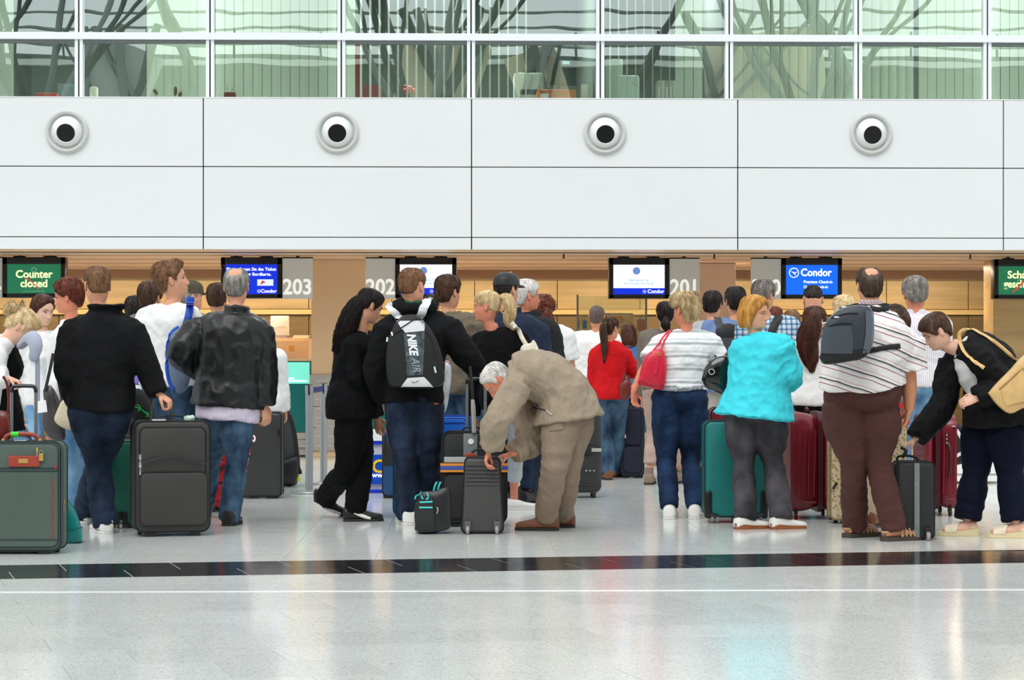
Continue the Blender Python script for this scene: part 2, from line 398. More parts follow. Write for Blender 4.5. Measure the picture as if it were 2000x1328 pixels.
for i in range(len(mx_) - 1):
    wn = struct('window_%d' % (i + 1), (mx_[i], YW, Z3))
    a, b = 0.0, mx_[i + 1] - mx_[i]; zt0, zt1, zt = ZT0 - Z3, ZT1 - Z3, ZTOP - Z3
    for nm, x0, x1 in (('mullion', a + 0.009, a + 0.047), ('mullion', b - 0.047, b - 0.009)):
        MB().box((x0, -0.045, 0), (x1, 0.06, zt), 0.003).build(nm, frame_white, wn, smooth=False)
    MB().box((a - 0.009, -0.02, 0), (a + 0.009, 0.05, zt)).build('mullion_gap', dark_gap, wn, smooth=False)
    MB().box((a, -0.07, zt0), (b, 0.06, zt1), 0.004).build('transom', frame_white, wn, smooth=False)
    MB().box((a, -0.03, zt0 - 0.035), (b, 0.06, zt0 - 0.002)).build('transom_shadow_gap', mat('gasket_grey', (120, 126, 124), rough=0.6), wn, smooth=False)
    for z0, z1 in ((0.0, zt0 - 0.03), (zt1, zt)):
        MB().box((a + 0.045, 0.012, z0), (b - 0.045, 0.020, z1)).build('pane', glass, wn, smooth=False)
# office interior
office = struct('wall_office'); ow = mat('office_wall', (84, 90, 82), rough=0.8)
MB().box((-14, 29.6, Z3 - 0.3), (14, 29.7, 6.6)).build('rear_wall', ow, office, smooth=False)
MB().box((-14, YW + 0.1, Z3 - 0.55), (14, 29.7, Z3 - 0.45)).build('office_floor', mat('office_carpet', (52, 56, 54), rough=0.9), office, smooth=False)
MB().box((-14, YW + 0.05, 6.5), (14, 29.7, 6.6)).build('office_ceiling', mat('office_ceiling', (150, 154, 148), rough=0.8), office, smooth=False)
for px in (-101, 667, 1172, 1423, 2179):
    x = onY(px, 100, YW).x; MB().box((x - 0.04, YW + 0.35, Z3 - 0.45), (x + 0.04, 29.7, 6.5)).build('partition', ow, office, smooth=False)
MB().box((-14, YW + 0.10, Z3 - 0.06), (14, YW + 0.42, Z3 - 0.015)).build('window_board', mat('sill_white', (225, 228, 224), rough=0.5), office, smooth=False)
# vertical blinds: every slat its own piece
slat_m = mat('blind_fabric', (214, 218, 208), rough=0.8)
_n = slat_m.node_tree.nodes; _t = _n.new('ShaderNodeBsdfTranslucent'); _t.inputs[0].default_value = lin((222, 226, 214)); _x = _n.new('ShaderNodeMixShader'); _x.inputs[0].default_value = 0.5
slat_m.node_tree.links.new(_n['Principled BSDF'].outputs[0], _x.inputs[1]); slat_m.node_tree.links.new(_t.outputs[0], _x.inputs[2]); slat_m.node_tree.links.new(_x.outputs[0], _n['Material Output'].inputs[0])
def slat_mesh(w, ang):
    c, s_ = math.cos(ang), math.sin(ang); pts = []
    for t in np.linspace(-0.5, 0.5, 5): pts.append((t * w, 0.003 * (1 - 4 * t * t)))
    fr = [(x * c - y * s_, x * s_ + y * c) for x, y in pts]; bk = [(x * c - (y - 0.0025) * s_, x * s_ + (y - 0.0025) * c) for x, y in pts]
    ring = fr + bk[::-1]
    return MB().loft([[V((x, y, 0.0)) for x, y in ring], [V((x, y, 2.2)) for x, y in ring]]).mesh('slat', False, None, [slat_m])
sl_closed = slat_mesh(0.1015, 0.04); sl_half = slat_mesh(0.112, 0.30); sl_open = slat_mesh(0.09, 1.35)
def blind(label, spans):
    YB_ = YW + 0.16; x0 = onY(spans[0][0], 100, YB_).x
    t = thing('vertical_blind', (x0, YB_, Z3 + 0.02), label, 'blind', None)
    xe = onY(spans[-1][1], 100, YB_).x - x0
    MB().box((-0.02, -0.025, 2.2), (xe + 0.02, 0.025, 2.24)).build('headrail', frame_white, t, smooth=False)
    for (p0, p1, me, pitch, skip) in spans:
        a = onY(p0, 100, YB_).x - x0; b = onY(p1, 100, YB_).x - x0; n_ = max(1, round((b - a) / pitch))
        for j in range(n_):
            if j in skip: continue
            link('slat', me, t, loc=(a + (b - a) * (j + 0.5) / n_, random.uniform(-0.004, 0.004), 0))
P = 0.105
blind('pale green vertical blind drawn to the far left edge of the first office window', [(-95, 27, sl_closed, P, ())])
blind('vertical blind half drawn beside a wooden ornament on the sill', [(287, 402, sl_closed, P, ())])
blind('closed vertical blind behind the small red pot', [(421, 658, sl_closed, P, ())])
blind('vertical blind with slats turned edge-on in front of a red folder', [(676, 694, sl_closed, P, ()), (696, 912, sl_open, P, ())])
blind('edge-on vertical blind half drawn beside the office monitor', [(930, 1036, sl_open, P, ())])
blind('vertical blind edge-on at first and closed at its end, in front of the white chair', [(1183, 1316, sl_open, P, ()), (1318, 1372, sl_closed, P, ())])
blind('closed vertical blind with slightly turned slats, right of the binders', [(1433, 1666, sl_half, P, ())])
blind('closed vertical blind with one dark gap between its slats', [(1684, 1784, sl_half, P, ()), (1794, 1917, sl_closed, P, ())])
blind('closed vertical blind at the right edge of the window row', [(1936, 2168, sl_closed, P, ())])
# ---- unseen hall behind the camera: end wall and steelwork invented for the windows to mirror
steel = mat('hall_steel', (120, 126, 124), rough=0.5); steel_d = mat('hall_steel_dark', (66, 70, 68), rough=0.6)
hall = struct('wall_front'); YH = -26.0
MB().box((-40, YH - 1, 0), (40, YH, 12.1)).build('unseen_gallery_wall', mat('gallery_grey', (84, 94, 86), rough=0.7), hall, smooth=False)  # unseen wall, added so the lower panes mirror something dark
for z, h in ((3.2, 0.5), (6.2, 0.4), (11.75, 0.18)):
    MB().box((-40, YH + 0.0, z), (40, YH + 0.25, z + h)).build('unseen_gallery_band', mat('gallery_light', (226, 230, 226), rough=0.6), hall, smooth=False)
for z, r in ((12.5, 0.06), (12.9, 0.06), (13.5, 0.05), (15.6, 0.2)):  # invented beams and railing, out of view, for the reflections in the panes
    mb = MB(); mb.cyl((-40, YH, z), (40, YH, z + random.uniform(-0.4, 0.4)), r, 8); mb.build('unseen_roof_beam', steel, hall)
for k in range(26):
    x = -38 + 3.0 * k; MB().cyl((x, YH, 12.0), (x, YH, 12.95), 0.05, 6).build('unseen_railing_post', steel_d, hall)
rnd = random.Random(3)
for cx in (-12.4, -1.2, 9.8):
    tr = struct('unseen_column_tree', (cx, -12 + rnd.uniform(-2, 2), 0))  # invented steel tree, out of view; added for the window reflections
    MB().tube([(0, 0, 0), (0, 0, 7.2)], 0.2, 10, 1).build('trunk', steel, tr)
    for j in range(6):
        a = 2 * PI * j / 6 + rnd.uniform(-0.3, 0.3); L = rnd.uniform(3.0, 4.4)
        e = V((math.cos(a) * L, math.sin(a) * L, 13.5)); MB().tube([(0, 0, 7.0), tuple(e)], [0.12, 0.08], 8, 1).build('branch', steel if j % 2 else steel_d, tr)
        MB().tube([tuple(V((0, 0, 7.0)).lerp(e, 0.45)), (e.x * 1.1 + 1.2, e.y, 13.5)], [0.07, 0.05], 8, 1).build('branch', steel_d, tr)

cream_p = mat('roof_panel_cream', (214, 204, 172), rough=0.6); grey_p = mat('roof_panel_grey', (196, 198, 196), rough=0.6)
for cx, wd, z0, z1, m, ti in ((-0.7, 1.3, 8.6, 11.6, cream_p, .25), (9.6, 1.9, 8.8, 11.5, cream_p, -.12), (-11.0, 1.2, 8.6, 11.0, grey_p, .35), (2.6, .8, 8.6, 10.6, cream_p, -.3)):  # unseen made-up panels, shaped to mirror as pale patches in the panes
    sh = struct('unseen_roof_shell', (cx, -18, 0)); Rz = Matrix.Rotation(ti, 4, 'Y')
    MB().box((-wd, 0, -1.5), (wd, .15, 1.5), .02, M=Matrix.Translation((0, 0, (z0 + z1) / 2)) @ Rz).build('unseen_roof_panel', m, sh, smooth=False)
    for k in range(6):
        a = V((rnd.uniform(-wd, wd) * 1.3, .4, z0 - .4)); b = V((rnd.uniform(-wd, wd) * 1.5, .4, z1 + .8)); MB().tube([a, b], rnd.choice((.05, .09, .14)), 8, 1).build('strut', rnd.choice((steel, steel_d)), sh)
for k in range(7):  # invented struts out of view, crossing the mirrored sky
    x = -24 + 7.5 * k; MB().tube([(x, YH + 3, 10.6), (x + rnd.uniform(-4, 4), YH + 3, 16)], rnd.uniform(.1, .3), 8, 1).build('unseen_roof_strut', rnd.choice((steel, steel_d)), hall)
# ================================================================== PEOPLE
# head profile in metres for a 1.75 m person: z, front y, back y, half width
HP = np.array([(-0.124, 0.030, -0.058, 0.046), (-0.118, 0.058, -0.057, 0.048), (-0.108, 0.078, -0.058, 0.052), (-0.095, 0.086, -0.062, 0.058), (-0.075, 0.088, -0.070, 0.065),
               (-0.055, 0.0885, -0.082, 0.0695), (-0.03, 0.0885, -0.094, 0.0735), (-0.005, 0.088, -0.101, 0.0755), (0.015, 0.0925, -0.104, 0.0765), (0.04, 0.092, -0.104, 0.0765),
               (0.065, 0.084, -0.099, 0.072), (0.085, 0.069, -0.089, 0.063), (0.1, 0.05, -0.072, 0.05), (0.11, 0.028, -0.05, 0.033), (0.116, 0.004, -0.026, 0.014)])
def head_surf(phi, z, fem=0.0, face=True):
    yf = np.interp(z, HP[:, 0], HP[:, 1]); yb = np.interp(z, HP[:, 0], HP[:, 2]); w_ = np.interp(z, HP[:, 0], HP[:, 3])
    if fem: w_ *= 0.97
    c, s = math.cos(phi), math.sin(phi); ym = -0.008
    x = w_ * math.copysign(abs(s) ** 0.92, s); y = ym + (yf - ym) * abs(c) ** 0.95 if c > 0 else ym + (yb - ym) * abs(c) ** 0.95
    if c > 0:
        k = max(0.0, min(1.0, (-0.045 - z) / 0.06)); x *= 1 - 0.24 * k * c * c
        if face:
            g = lambda X, Z, sx, sz: math.exp(-((x - X) / sx) ** 2 - ((z - Z) / sz) ** 2)
            d = 0.0
            tz = (0.012 - z) / 0.056                                            # nose ridge
            if 0 < tz < 1.28:
                h = 0.004 + 0.020 * min(tz, 1.0) ** 1.3
                if tz > 1.0: h *= max(0.0, 1 - (tz - 1.0) / 0.28) ** 0.7
                d += h * math.exp(-(x / (0.0075 + 0.006 * min(tz, 1))) ** 2)
            d += 0.005 * (g(0.013, -0.041, 0.007, 0.008) + g(-0.013, -0.041, 0.007, 0.008))
            d -= 0.010 * (g(0.032, -0.001, 0.016, 0.011) + g(-0.032, -0.001, 0.016, 0.011))
            d += 0.004 * (g(0.028, 0.018, 0.02, 0.007) + g(-0.028, 0.018, 0.02, 0.007))
            d += 0.007 * g(0, -0.0665, 0.021, 0.0050) + 0.0075 * g(0, -0.0775, 0.018, 0.0055) - 0.003 * g(0, -0.072, 0.022, 0.0022) - 0.003 * g(0, -0.087, 0.016, 0.005)
            d += 0.006 * g(0, -0.104, 0.018, 0.011) + 0.004 * (g(0.045, -0.03, 0.018, 0.018) + g(-0.045, -0.03, 0.018, 0.018))
            y += d
    return V((x, y, z))
def smooth(a, b, x):
    t = max(0.0, min(1.0, (x - a) / (b - a))); return t * t * (3 - 2 * t)
def hairline(phi, st):
    a = abs(math.degrees(phi)); pts = st.get('line') or [(0, .066), (35, .060), (52, .040), (66, .026), (74, -.012), (80, -.016), (86, .022), (100, .022), (108, -.020), (130, -.070), (180, -.080)]
    return float(np.interp(a, [p[0] for p in pts], [p[1] for p in pts]))
def ell_axes(nf): return nf
def lerp(a, b, t): return a + (b - a) * t
WID_M = [(-.30, .095, .070, 0), (0, .098, .074, 0), (.3, .089, .066, .004), (.6, .099, .071, .006), (.8, .103, .067, .0), (.92, .083, .050, -.004), (1.0, .046, .044, 0)]
WID_F = [(-.30, .100, .074, 0), (0, .103, .077, -.006), (.3, .078, .062, 0), (.6, .084, .074, .010), (.8, .090, .062, .004), (.92, .072, .046, 0), (1.0, .038, .038, 0)]
def ik(a, b, la, lb, hint):
    d = b - a; L = d.length
    if L >= (la + lb) * 0.999: return a + d * (la / (la + lb))
    n = d.normalized(); h = hint - n * hint.dot(n)
    if h.length < 1e-4: h = n.orthogonal()
    h.normalize(); x = (la * la - lb * lb + L * L) / (2 * L); y = math.sqrt(max(la * la - x * x, 1e-6)); return a + n * x + h * y
def hand(mb, wrist, d, palm, thumb, k, curl, spread=0.05):
    """palm, four unequal fingers with two bends, thumb from the side of the palm; d along the hand, palm = way the palm faces"""
    d = d.normalized(); palm = (palm - d * palm.dot(d)).normalized(); s = d.cross(palm).normalized()
    if s.dot(thumb) < 0: s = -s
    mb.tube([wrist - d * 0.05 * k, wrist, wrist + d * 0.03 * k, wrist + d * 0.07 * k, wrist + d * 0.098 * k], [(0.026 * k, 0.020 * k), (0.027 * k, 0.019 * k), (0.035 * k, 0.017 * k), (0.041 * k, 0.015 * k), (0.039 * k, 0.011 * k)], n=12, k=2, ax=s)
    for i, (o, L) in enumerate(((0.031, 0.070), (0.0105, 0.080), (-0.0105, 0.074), (-0.030, 0.058))):
        p = wrist + d * (0.092 - 0.004 * (i == 3)) * k + s * o * k; pts = [p - d * 0.02 * k, p]; dd = d + s * o * spread * 20 * 0.3
        for j, f in enumerate((0.44, 0.32, 0.24)):
            c = curl * (0.75, 1.0, 0.7)[j]; ax = d.cross(palm); R = Matrix.Rotation(c, 3, ax); dd = (R @ dd).normalized(); p = p + dd * (L * f * k * 1.15); pts.append(p)
        mb.tube(pts, [0.0098 * k, 0.0098 * k, 0.0092 * k, 0.0085 * k, 0.0072 * k], n=8, k=2, dome=True)
    tb = wrist + d * 0.026 * k + s * 0.022 * k; t1 = tb + (d * 0.55 + s * 0.75 + palm * 0.25).normalized() * 0.042 * k
    t2 = t1 + (d * 0.85 + s * (0.35 - 0.5 * min(curl, 1.0)) + palm * (0.2 + 0.5 * curl)).normalized() * 0.034 * k; t3 = t2 + (d * 0.8 + palm * (0.3 + 0.6 * curl) - s * 0.3 * min(curl, 1)).normalized() * 0.026 * k
    mb.tube([tb - s * 0.012 * k, tb, t1, t2, t3], [0.015 * k, 0.015 * k, 0.0118 * k, 0.0105 * k, 0.0085 * k], n=8, k=2, dome=True)
def foot_loft(mb, an, d, L, wid, k, toe_h=0.026, flat=0.0, heel_up=0.0, grow=0.0):
    """a foot or shoe upper: an = ground point below the ankle, d = horizontal direction"""
    d = d.normalized(); s = UP.cross(d); pr = []
    up = math.tan(heel_up)
    for t, w, h in ((-0.31, 0.50, .060), (-0.275, .78, .088), (-0.16, .86, .098), (0.0, .86, .098), (0.14, .90, .080), (.34, .98, .054), (.52, 1.06, .042), (.64, .95, .036), (.70, .62, .028)):
        c = an + d * (t * L); hh = h * k + grow; b = 0.004 + flat + max(0.0, (0.42 - t)) * L * up
        hh = max(toe_h * k, hh); ww = wid * w * 0.5 + grow
        pr.append([c + s * (ww * (math.copysign(abs(math.cos(a)) ** 0.35, math.cos(a)) if math.sin(a) < 0 else math.cos(a))) + UP * (b + (hh - 0.0) * (0.5 + 0.5 * math.copysign(abs(math.sin(a)) ** (0.6 if math.sin(a) < 0 else 1.0), math.sin(a)))) for a in [2 * PI * j / 14 for j in range(14)]])
    mb.loft(pr)
def sole_mesh(an, d, L, wid, thick, heel=0.0, heel_up=0.0):
    d = d.normalized(); s = UP.cross(d); mb = MB(); up = math.tan(heel_up)
    prof = [(-.31, .30), (-.27, .74), (-.15, .88), (0, .86), (.2, .92), (.42, 1.06), (.58, 1.02), (.68, .72), (.73, .25)]
    lo = []; hi = []
    out = [(t, w) for t, w in prof] + [(t, -w) for t, w in reversed(prof)]
    for t, w in out:
        p = an + d * (t * L) + s * (w * wid * 0.53); z = max(0.0, (0.42 - t)) * L * up
        lo.append(p + UP * (0.001 + z)); hi.append(p + UP * (thick + heel * max(0, (0.3 - t)) / 0.6 + z))
    mb.loft([lo, hi]); return mb
def fold(p, f, seed):
    v = noise.noise(V((p[0] * f[0] + seed, p[1] * f[1] + seed * 0.7, p[2] * f[2] - seed)))
    return 0.5 - abs(v) * 1.6
def wrinkle(me, fn):
    n = len(me.vertices); co = np.empty(n * 3); me.vertices.foreach_get('co', co); no = np.empty(n * 3); me.vertices.foreach_get('normal', no)
    co = co.reshape(-1, 3); no = no.reshape(-1, 3); d = np.array([fn(p) for p in co]); co += no * d[:, None]
    me.vertices.foreach_set('co', co.ravel()); me.update()
def shift(me, org):
    me.transform(Matrix.Translation(-V(org)))
SKIN = skinm('skin', (226, 164, 132)); SKIN_R = skinm('ruddy_skin', (224, 142, 112)); SKIN_T = skinm('tanned_skin', (206, 140, 104)); SKIN_P = skinm('pale_skin', (236, 186, 160))
LIP = mat('lips', (190, 96, 88), rough=0.45); EYEW = mat('eye_white', (232, 228, 222), rough=0.25); IRIS = mat('iris', (52, 42, 36), rough=0.2)
H_BROWN = hairmat('brown_hair', (92, 62, 42), (52, 34, 24)); H_DARK = hairmat('dark_hair', (46, 34, 28), (20, 15, 13)); H_LBROWN = hairmat('light_brown_hair', (150, 108, 72), (96, 66, 44))
H_GREY = hairmat('grey_hair', (178, 172, 164), (104, 98, 92)); H_WHITE = hairmat('white_hair', (244, 240, 234), (206, 202, 198)); H_BLOND = hairmat('blond_hair', (244, 224, 180), (204, 168, 112))
H_GOLD = hairmat('golden_hair', (232, 176, 92), (182, 122, 52)); H_AUBURN = hairmat('auburn_hair', (128, 58, 32), (72, 30, 18)); H_CHEST = hairmat('chestnut_hair', (104, 58, 40), (54, 28, 20)); H_BLACK = hairmat('black_hair', (38, 26, 22), (14, 10, 9))
HGREYD = hairmat('salt_pepper_hair', (150, 142, 134), (74, 66, 60))
PEOPLE = {}
def person(key, label, px, D, H, yaw=0.0, sex='m', head=None, J=None, feet=None, fat=(1, 1), belly=0.0, skin=SKIN, hair=None, top=None, legs=None, shoes=None,
           hands='', face=False, vox=0.013, tyaw=None, glasses=False, hand_pose=None, extra=None, detail=1, bare=False, neckr=1.0):
    J = J or {}; feet = feet or {}; k = H / 1.75; hs = k * (1.0 if sex == 'm' else 0.985)
    ca, sa = math.cos(math.radians(yaw)), math.sin(math.radians(yaw))
    fdir = FW * ca + RT * sa; r = fdir.cross(UP)
    ty = math.radians(yaw if tyaw is None else tyaw); f2 = FW * math.cos(ty) + RT * math.sin(ty); r2 = f2.cross(UP)
    B = at(px, HY, D); B.z = 0.0
    def jp(n, dflt):
        if n in J:
            q = J[n]; return at(q[0], q[1], D + (q[2] if len(q) > 2 else 0.0))
        return dflt
    WID = WID_M if sex == 'm' else WID_F
    pel = jp('pel', B + UP * 0.525 * H); neck = jp('neck', B + UP * 0.835 * H - fdir * 0.008 * H); mid = jp('mid', (pel + neck) / 2 - (0, 0) if False else (pel + neck) / 2)
    if head is None: hc = neck + UP * 0.102 * H + f2 * 0.018 * H; hy, hp, hr = yaw if tyaw is None else tyaw, 0.0, 0.0
    else: hc = at(head[0], head[1], D + (head[5] if len(head) > 5 else 0.0)); hy, hp, hr = head[2], head[3] if len(head) > 3 else 0.0, head[4] if len(head) > 4 else 0.0
    def cen(t):
        if t < 0: return pel + (pel - cen(0.02)) / 0.02 * (-t)
        if t > 1: return neck + (neck - cen(0.98)) / 0.02 * (t - 1)
        a = pel.lerp(mid * 2 - (pel + neck) / 2, t); b = (mid * 2 - (pel + neck) / 2).lerp(neck, t); return a.lerp(b, t)
    def frame(t):
        tt = max(0.0, min(1.0, t)); d = (cen(tt + 0.02) - cen(tt - 0.02)).normalized(); ac = r.lerp(r2, tt); ac = (ac - d * ac.dot(d)).normalized(); return d, ac, d.cross(ac)
    up1, ac1, fo1 = frame(0.95); up0, ac0, fo0 = frame(0.0)
    sw = (0.108 if sex == 'm' else 0.096) * H * (0.5 + 0.5 * fat[0])
    S = {'R': jp('shR', neck + ac1 * sw - up1 * 0.035 * H), 'L': jp('shL', neck - ac1 * sw - up1 * 0.035 * H)}
    down0 = -UP
    Wd = {s: jp('wr' + s, S[s] - UP * 0.325 * H + f2 * 0.05 * H + ac1 * (0.03 * H if s == 'R' else -0.03 * H)) for s in 'LR'}
    E = {}
    for s in 'LR':
        hint = jp('hint' + s, None) if False else (-fdir * 0.6 + ac1 * (0.5 if s == 'R' else -0.5) - UP * 0.3)
        E[s] = jp('el' + s, ik(S[s], Wd[s], 0.182 * H, 0.148 * H, hint))
    HJ = {s: jp('hi' + s, pel + ac0 * (0.05 * H * (1 if s == 'R' else -1)) - UP * 0.01 * H) for s in 'LR'}
    FT = {}; FD = {}
    for s in 'LR':
        if s in feet:
            q = feet[s]; FT[s] = gp(q[0], q[1]); a = math.radians(q[2] if len(q) > 2 else yaw); FD[s] = FW * math.cos(a) + RT * math.sin(a)
        else:
            FT[s] = B + r * (0.055 * H * (1 if s == 'R' else -1)); a = math.radians(yaw + (8 if s == 'R' else -8)); FD[s] = FW * math.cos(a) + RT * math.sin(a)
    HU = {s: (feet[s][3] if s in feet and len(feet[s]) > 3 else 0.0) for s in 'LR'}
    AN = {s: FT[s] + UP * (0.05 * H + math.tan(HU[s]) * 0.06 * H) for s in 'LR'}
    KN = {s: jp('kn' + s, ik(HJ[s], AN[s], 0.245 * H, 0.24 * H, fdir + FD[s] * 0.3)) for s in 'LR'}
    org = B.copy()
    # ---------------- body: one remeshed figure, with the finer head and hands in the same mesh
    mb = MB()
    def torso(mb, ts, wf, df, add=0.0, table=None, n=28, pw=2.0, bel=0.0, seat=False):
        T = np.array(table or WID, float); rings = []; lo_t = min(ts)
        for t in ts:
            a = np.interp(t, T[:, 0], T[:, 1]) * H * wf + add; b = np.interp(t, T[:, 0], T[:, 2]) * H * df + add; o = np.interp(t, T[:, 0], T[:, 3]) * H if T.shape[1] > 3 else 0
            if seat and t < -0.02: q_ = 1 - 0.75 * ((-t - 0.02) / 0.2) ** 2; a *= 1 - (1 - q_) * .5; b *= q_
            d, x, y = frame(t); be = bel * math.exp(-((t - 0.22) / 0.25) ** 2); c = cen(t) + y * (o + be * 0.5)
            e = 2 / 2.3
            rings.append([c + x * (a * math.copysign(abs(math.cos(q)) ** e, math.cos(q))) + y * ((b + be * 0.5) * math.copysign(abs(math.sin(q)) ** e, math.sin(q))) for q in [2 * PI * j / n for j in range(n)]])
        mb.loft(rings)
    wf, df = fat
    torso(mb, np.linspace(-0.06, 0.95, 14), wf * 0.84, df * 0.84, bel=belly * .6)
    mb.tube([neck - up1 * 0.06 * H, neck.lerp(hc, 0.3)], [0.027 * H, 0.022 * H], n=12, k=2)
    arm_r = (0.031, 0.027, 0.0235, 0.024, 0.016) if sex == 'm' else (0.028, 0.024, 0.021, 0.021, 0.0145)
    fa = 0.6 + 0.4 * wf
    for s in 'LR':
        mb.tube([S[s], S[s].lerp(E[s], 0.5), E[s], E[s].lerp(Wd[s], 0.35), Wd[s]], [q * H * fa for q in arm_r], n=12, k=3, dome=True)
        mb.tube([neck - up1 * 0.035 * H, S[s]], [0.024 * H, 0.028 * H], n=10, k=2)
        mb.tube([HJ[s], HJ[s].lerp(KN[s], 0.4), KN[s], KN[s].lerp(AN[s], 0.35), AN[s]], [0.043 * H * wf, 0.040 * H * fa, 0.027 * H, 0.027 * H, 0.018 * H], n=12, k=3, dome=True)
    if bare:
        for s in hands:
            hpz = (hand_pose or {}).get(s, {}); d = hpz.get('d') or (Wd[s] - E[s]); pn = hpz.get('palm') or (-ac1 if s == 'R' else ac1); hand(mb, Wd[s], d, pn, hpz.get('thumb') or f2, k * (1 if sex == 'm' else 0.9), hpz.get('curl', 0.5))
    bodym = voxel(mb, max(vox, .0075) if bare else max(vox * 1.6, .021), 3 if bare else 1, 'person')
    fine = MB()
    # feet
    for s in 'LR':
        foot_loft(fine, FT[s], FD[s], 0.148 * H * (0.92 if (shoes or {}).get('sandal') else 0.8), (0.052 if (shoes or {}).get('sandal') else .038) * H, k * (0.85 if (shoes or {}).get('sandal') else .7), heel_up=HU[s], flat=0.014 + (0.01 if (shoes or {}).get('sandal') else 0))
        fine.tube([AN[s] + (KN[s] - AN[s]).normalized() * 0.05 * H, AN[s], FT[s] + UP * (0.03 + math.tan(HU[s]) * 0.067 * H)], [0.018 * H, 0.0175 * H, 0.019 * H], n=10, k=2)
    # hands
    if not bare:
        for s in 'LR':
            if s in hands:
                hb = MB(); hpz = (hand_pose or {}).get(s, {}); d = hpz.get('d') or (Wd[s] - E[s]); pn = hpz.get('palm') or (-ac1 if s == 'R' else ac1)
                hand(hb, Wd[s], V(d), V(pn), V(hpz.get('thumb') or f2), k * (1 if sex == 'm' else 0.9), hpz.get('curl', 0.5))
                me = voxel(hb, 0.0042, 1, 'hand'); bm = bmesh.new(); bm.from_mesh(me); fine.bm(bm); bpy.data.meshes.remove(me)
            else:
                hand(fine, Wd[s], Wd[s] - E[s], (-ac1 if s == 'R' else ac1), f2, k * 0.92, 0.6)
    # head
    a, p, q = math.radians(hy), math.radians(hp), math.radians(hr)
    hf = FW * math.cos(a) + RT * math.sin(a); hx = hf.cross(UP)
    Rm = Matrix.Rotation(-p, 3, hx); hf = Rm @ hf; hu = hx.cross(hf); Rr = Matrix.Rotation(q, 3, hf); hx = Rr @ hx; hu = Rr @ hu
    MH = Matrix(((hx.x, hf.x, hu.x, hc.x), (hx.y, hf.y, hu.y, hc.y), (hx.z, hf.z, hu.z, hc.z), (0, 0, 0, 1))) @ Matrix.Scale(hs, 4)
    nphi = 72 if face else 36
    zs = list(np.concatenate([np.linspace(-0.122, 0.03, 52 if face else 22), np.linspace(0.04, 0.116, 12)]))
    nb = MH @ V((0, -0.018, -0.150)); rings = []
    ntop = MH @ V((0, -0.010, -0.118)); nbase = neck - up1 * 0.055 * H
    for t in np.linspace(0, 1, 6)[:-1]:
        c = nbase.lerp(ntop, t); dirn = (ntop - nbase).normalized(); xx = hx - dirn * hx.dot(dirn); xx.normalize(); yy = dirn.cross(xx)
        rr = (0.056 - 0.006 * t) * k * (1.0 if sex == 'm' else 0.86) * neckr
        yoff = lerp(0, 0.0, t); sq = 1.0
        rings.append([c + xx * (rr * math.sin(2 * PI * j / nphi)) + yy * (-rr * 1.05 * -math.cos(2 * PI * j / nphi)) for j in range(nphi)])
    for z in zs: rings.append([MH @ head_surf(2 * PI * j / nphi, z, sex == 'f', face) for j in range(nphi)])
    fine.loft(rings)
    for sgn in (1, -1):   # ears
        er = []
        for i in range(9):
            t = i / 8; aa = -PI / 2 + PI * min(max(t, 0.04), 0.96); rad = math.cos(aa)
            er.append([MH @ V((sgn * (0.0745 + 0.007 * max(0, math.cos(2 * PI * j / 10)) * 1.5 - 0.002 + 0.006 * (1 if math.sin(2 * PI * j / 10) < 0 else 0)), -0.010 + 0.0165 * rad * (1 + 0.25 * t) * math.sin(2 * PI * j / 10) - 0.006 * t, -0.008 + 0.031 * math.sin(aa))) for j in range(10)])
        fine.loft(er)
    fm = fine.mesh('fine', True)
    bm = bmesh.new(); bm.from_mesh(bodym); bm.from_mesh(fm)
    Mi = MH.inverted(); lips = []
    if face:
        for fc in bm.faces:
            c = Mi @ fc.calc_center_median()
            if abs(c.x) < 0.024 - 0.9 * abs(c.z + 0.072) and abs(c.z + 0.072) < 0.0085 and c.y > 0.08: fc.material_index = 1
            else: fc.material_index = 0
    else:
        for fc in bm.faces: fc.material_index = 0
    bm.to_mesh(bodym); bm.free(); bpy.data.meshes.remove(fm)
    bodym.materials.clear(); bodym.materials.append(skin); bodym.materials.append(LIP)
    bodym.polygons.foreach_set('use_smooth', [True] * len(bodym.polygons)); shift(bodym, org); bodym.name = 'person'
    root = link('person', bodym, loc=org); tag(root, label, 'person')
    P_ = dict(root=root, org=org, MH=MH, S=S, E=E, W=Wd, K=KN, A=AN, FT=FT, FD=FD, H=H, D=D, cen=cen, frame=frame, pel=pel, neck=neck, k=k, HJ=HJ, f=fdir, r=r, ac1=ac1)
    PEOPLE[key] = P_
    def add(name, me, m, parent=None):
        me.materials.clear(); me.materials.append(m); me.polygons.foreach_set('use_smooth', [True] * len(me.polygons)); shift(me, org); return link(name, me, parent or root)
    seed = (hash(key) if False else sum(ord(c) * (i + 3) for i, c in enumerate(key))) % 97
    # ---------------- face details
    if face:
        for sgn in (1, -1):
            eb = MB(); c = V((sgn * 0.0315, 0.0795, -0.001)); eb.ell(c, (0.0135, 0.0052, 0.0046), 14, 8); ir = MB(); ir.ell(c + V((0.001, 0.0030, 0.0002)), (0.0056, 0.0034, 0.0046), 10, 6)
            e = eb.mesh('eye', True, None, [EYEW]); i2 = ir.mesh('iris', True, None, [IRIS])
            for me in (e, i2): me.transform(Matrix.Translation(-org) @ MH)
            eo = link('eye', e, root); link('iris', i2, eo)
            br = MB(); hm = (hair or {}).get('m', H_BROWN)
            pts = [head_surf(math.radians(d) * sgn, z) * 1.0 + V((0, 0.001, 0)) for d, z in ((9, .0165), (18, .0215), (27, .0215), (37, .016))]
            br.tube(pts, [(0.0026, 0.0022), (0.0036, 0.0024), (0.003, 0.0022), (0.0012, 0.0012)], n=6, k=3); me = br.mesh('eyebrow', True, None, [hm]); me.transform(Matrix.Translation(-org) @ MH); link('eyebrow', me, root)
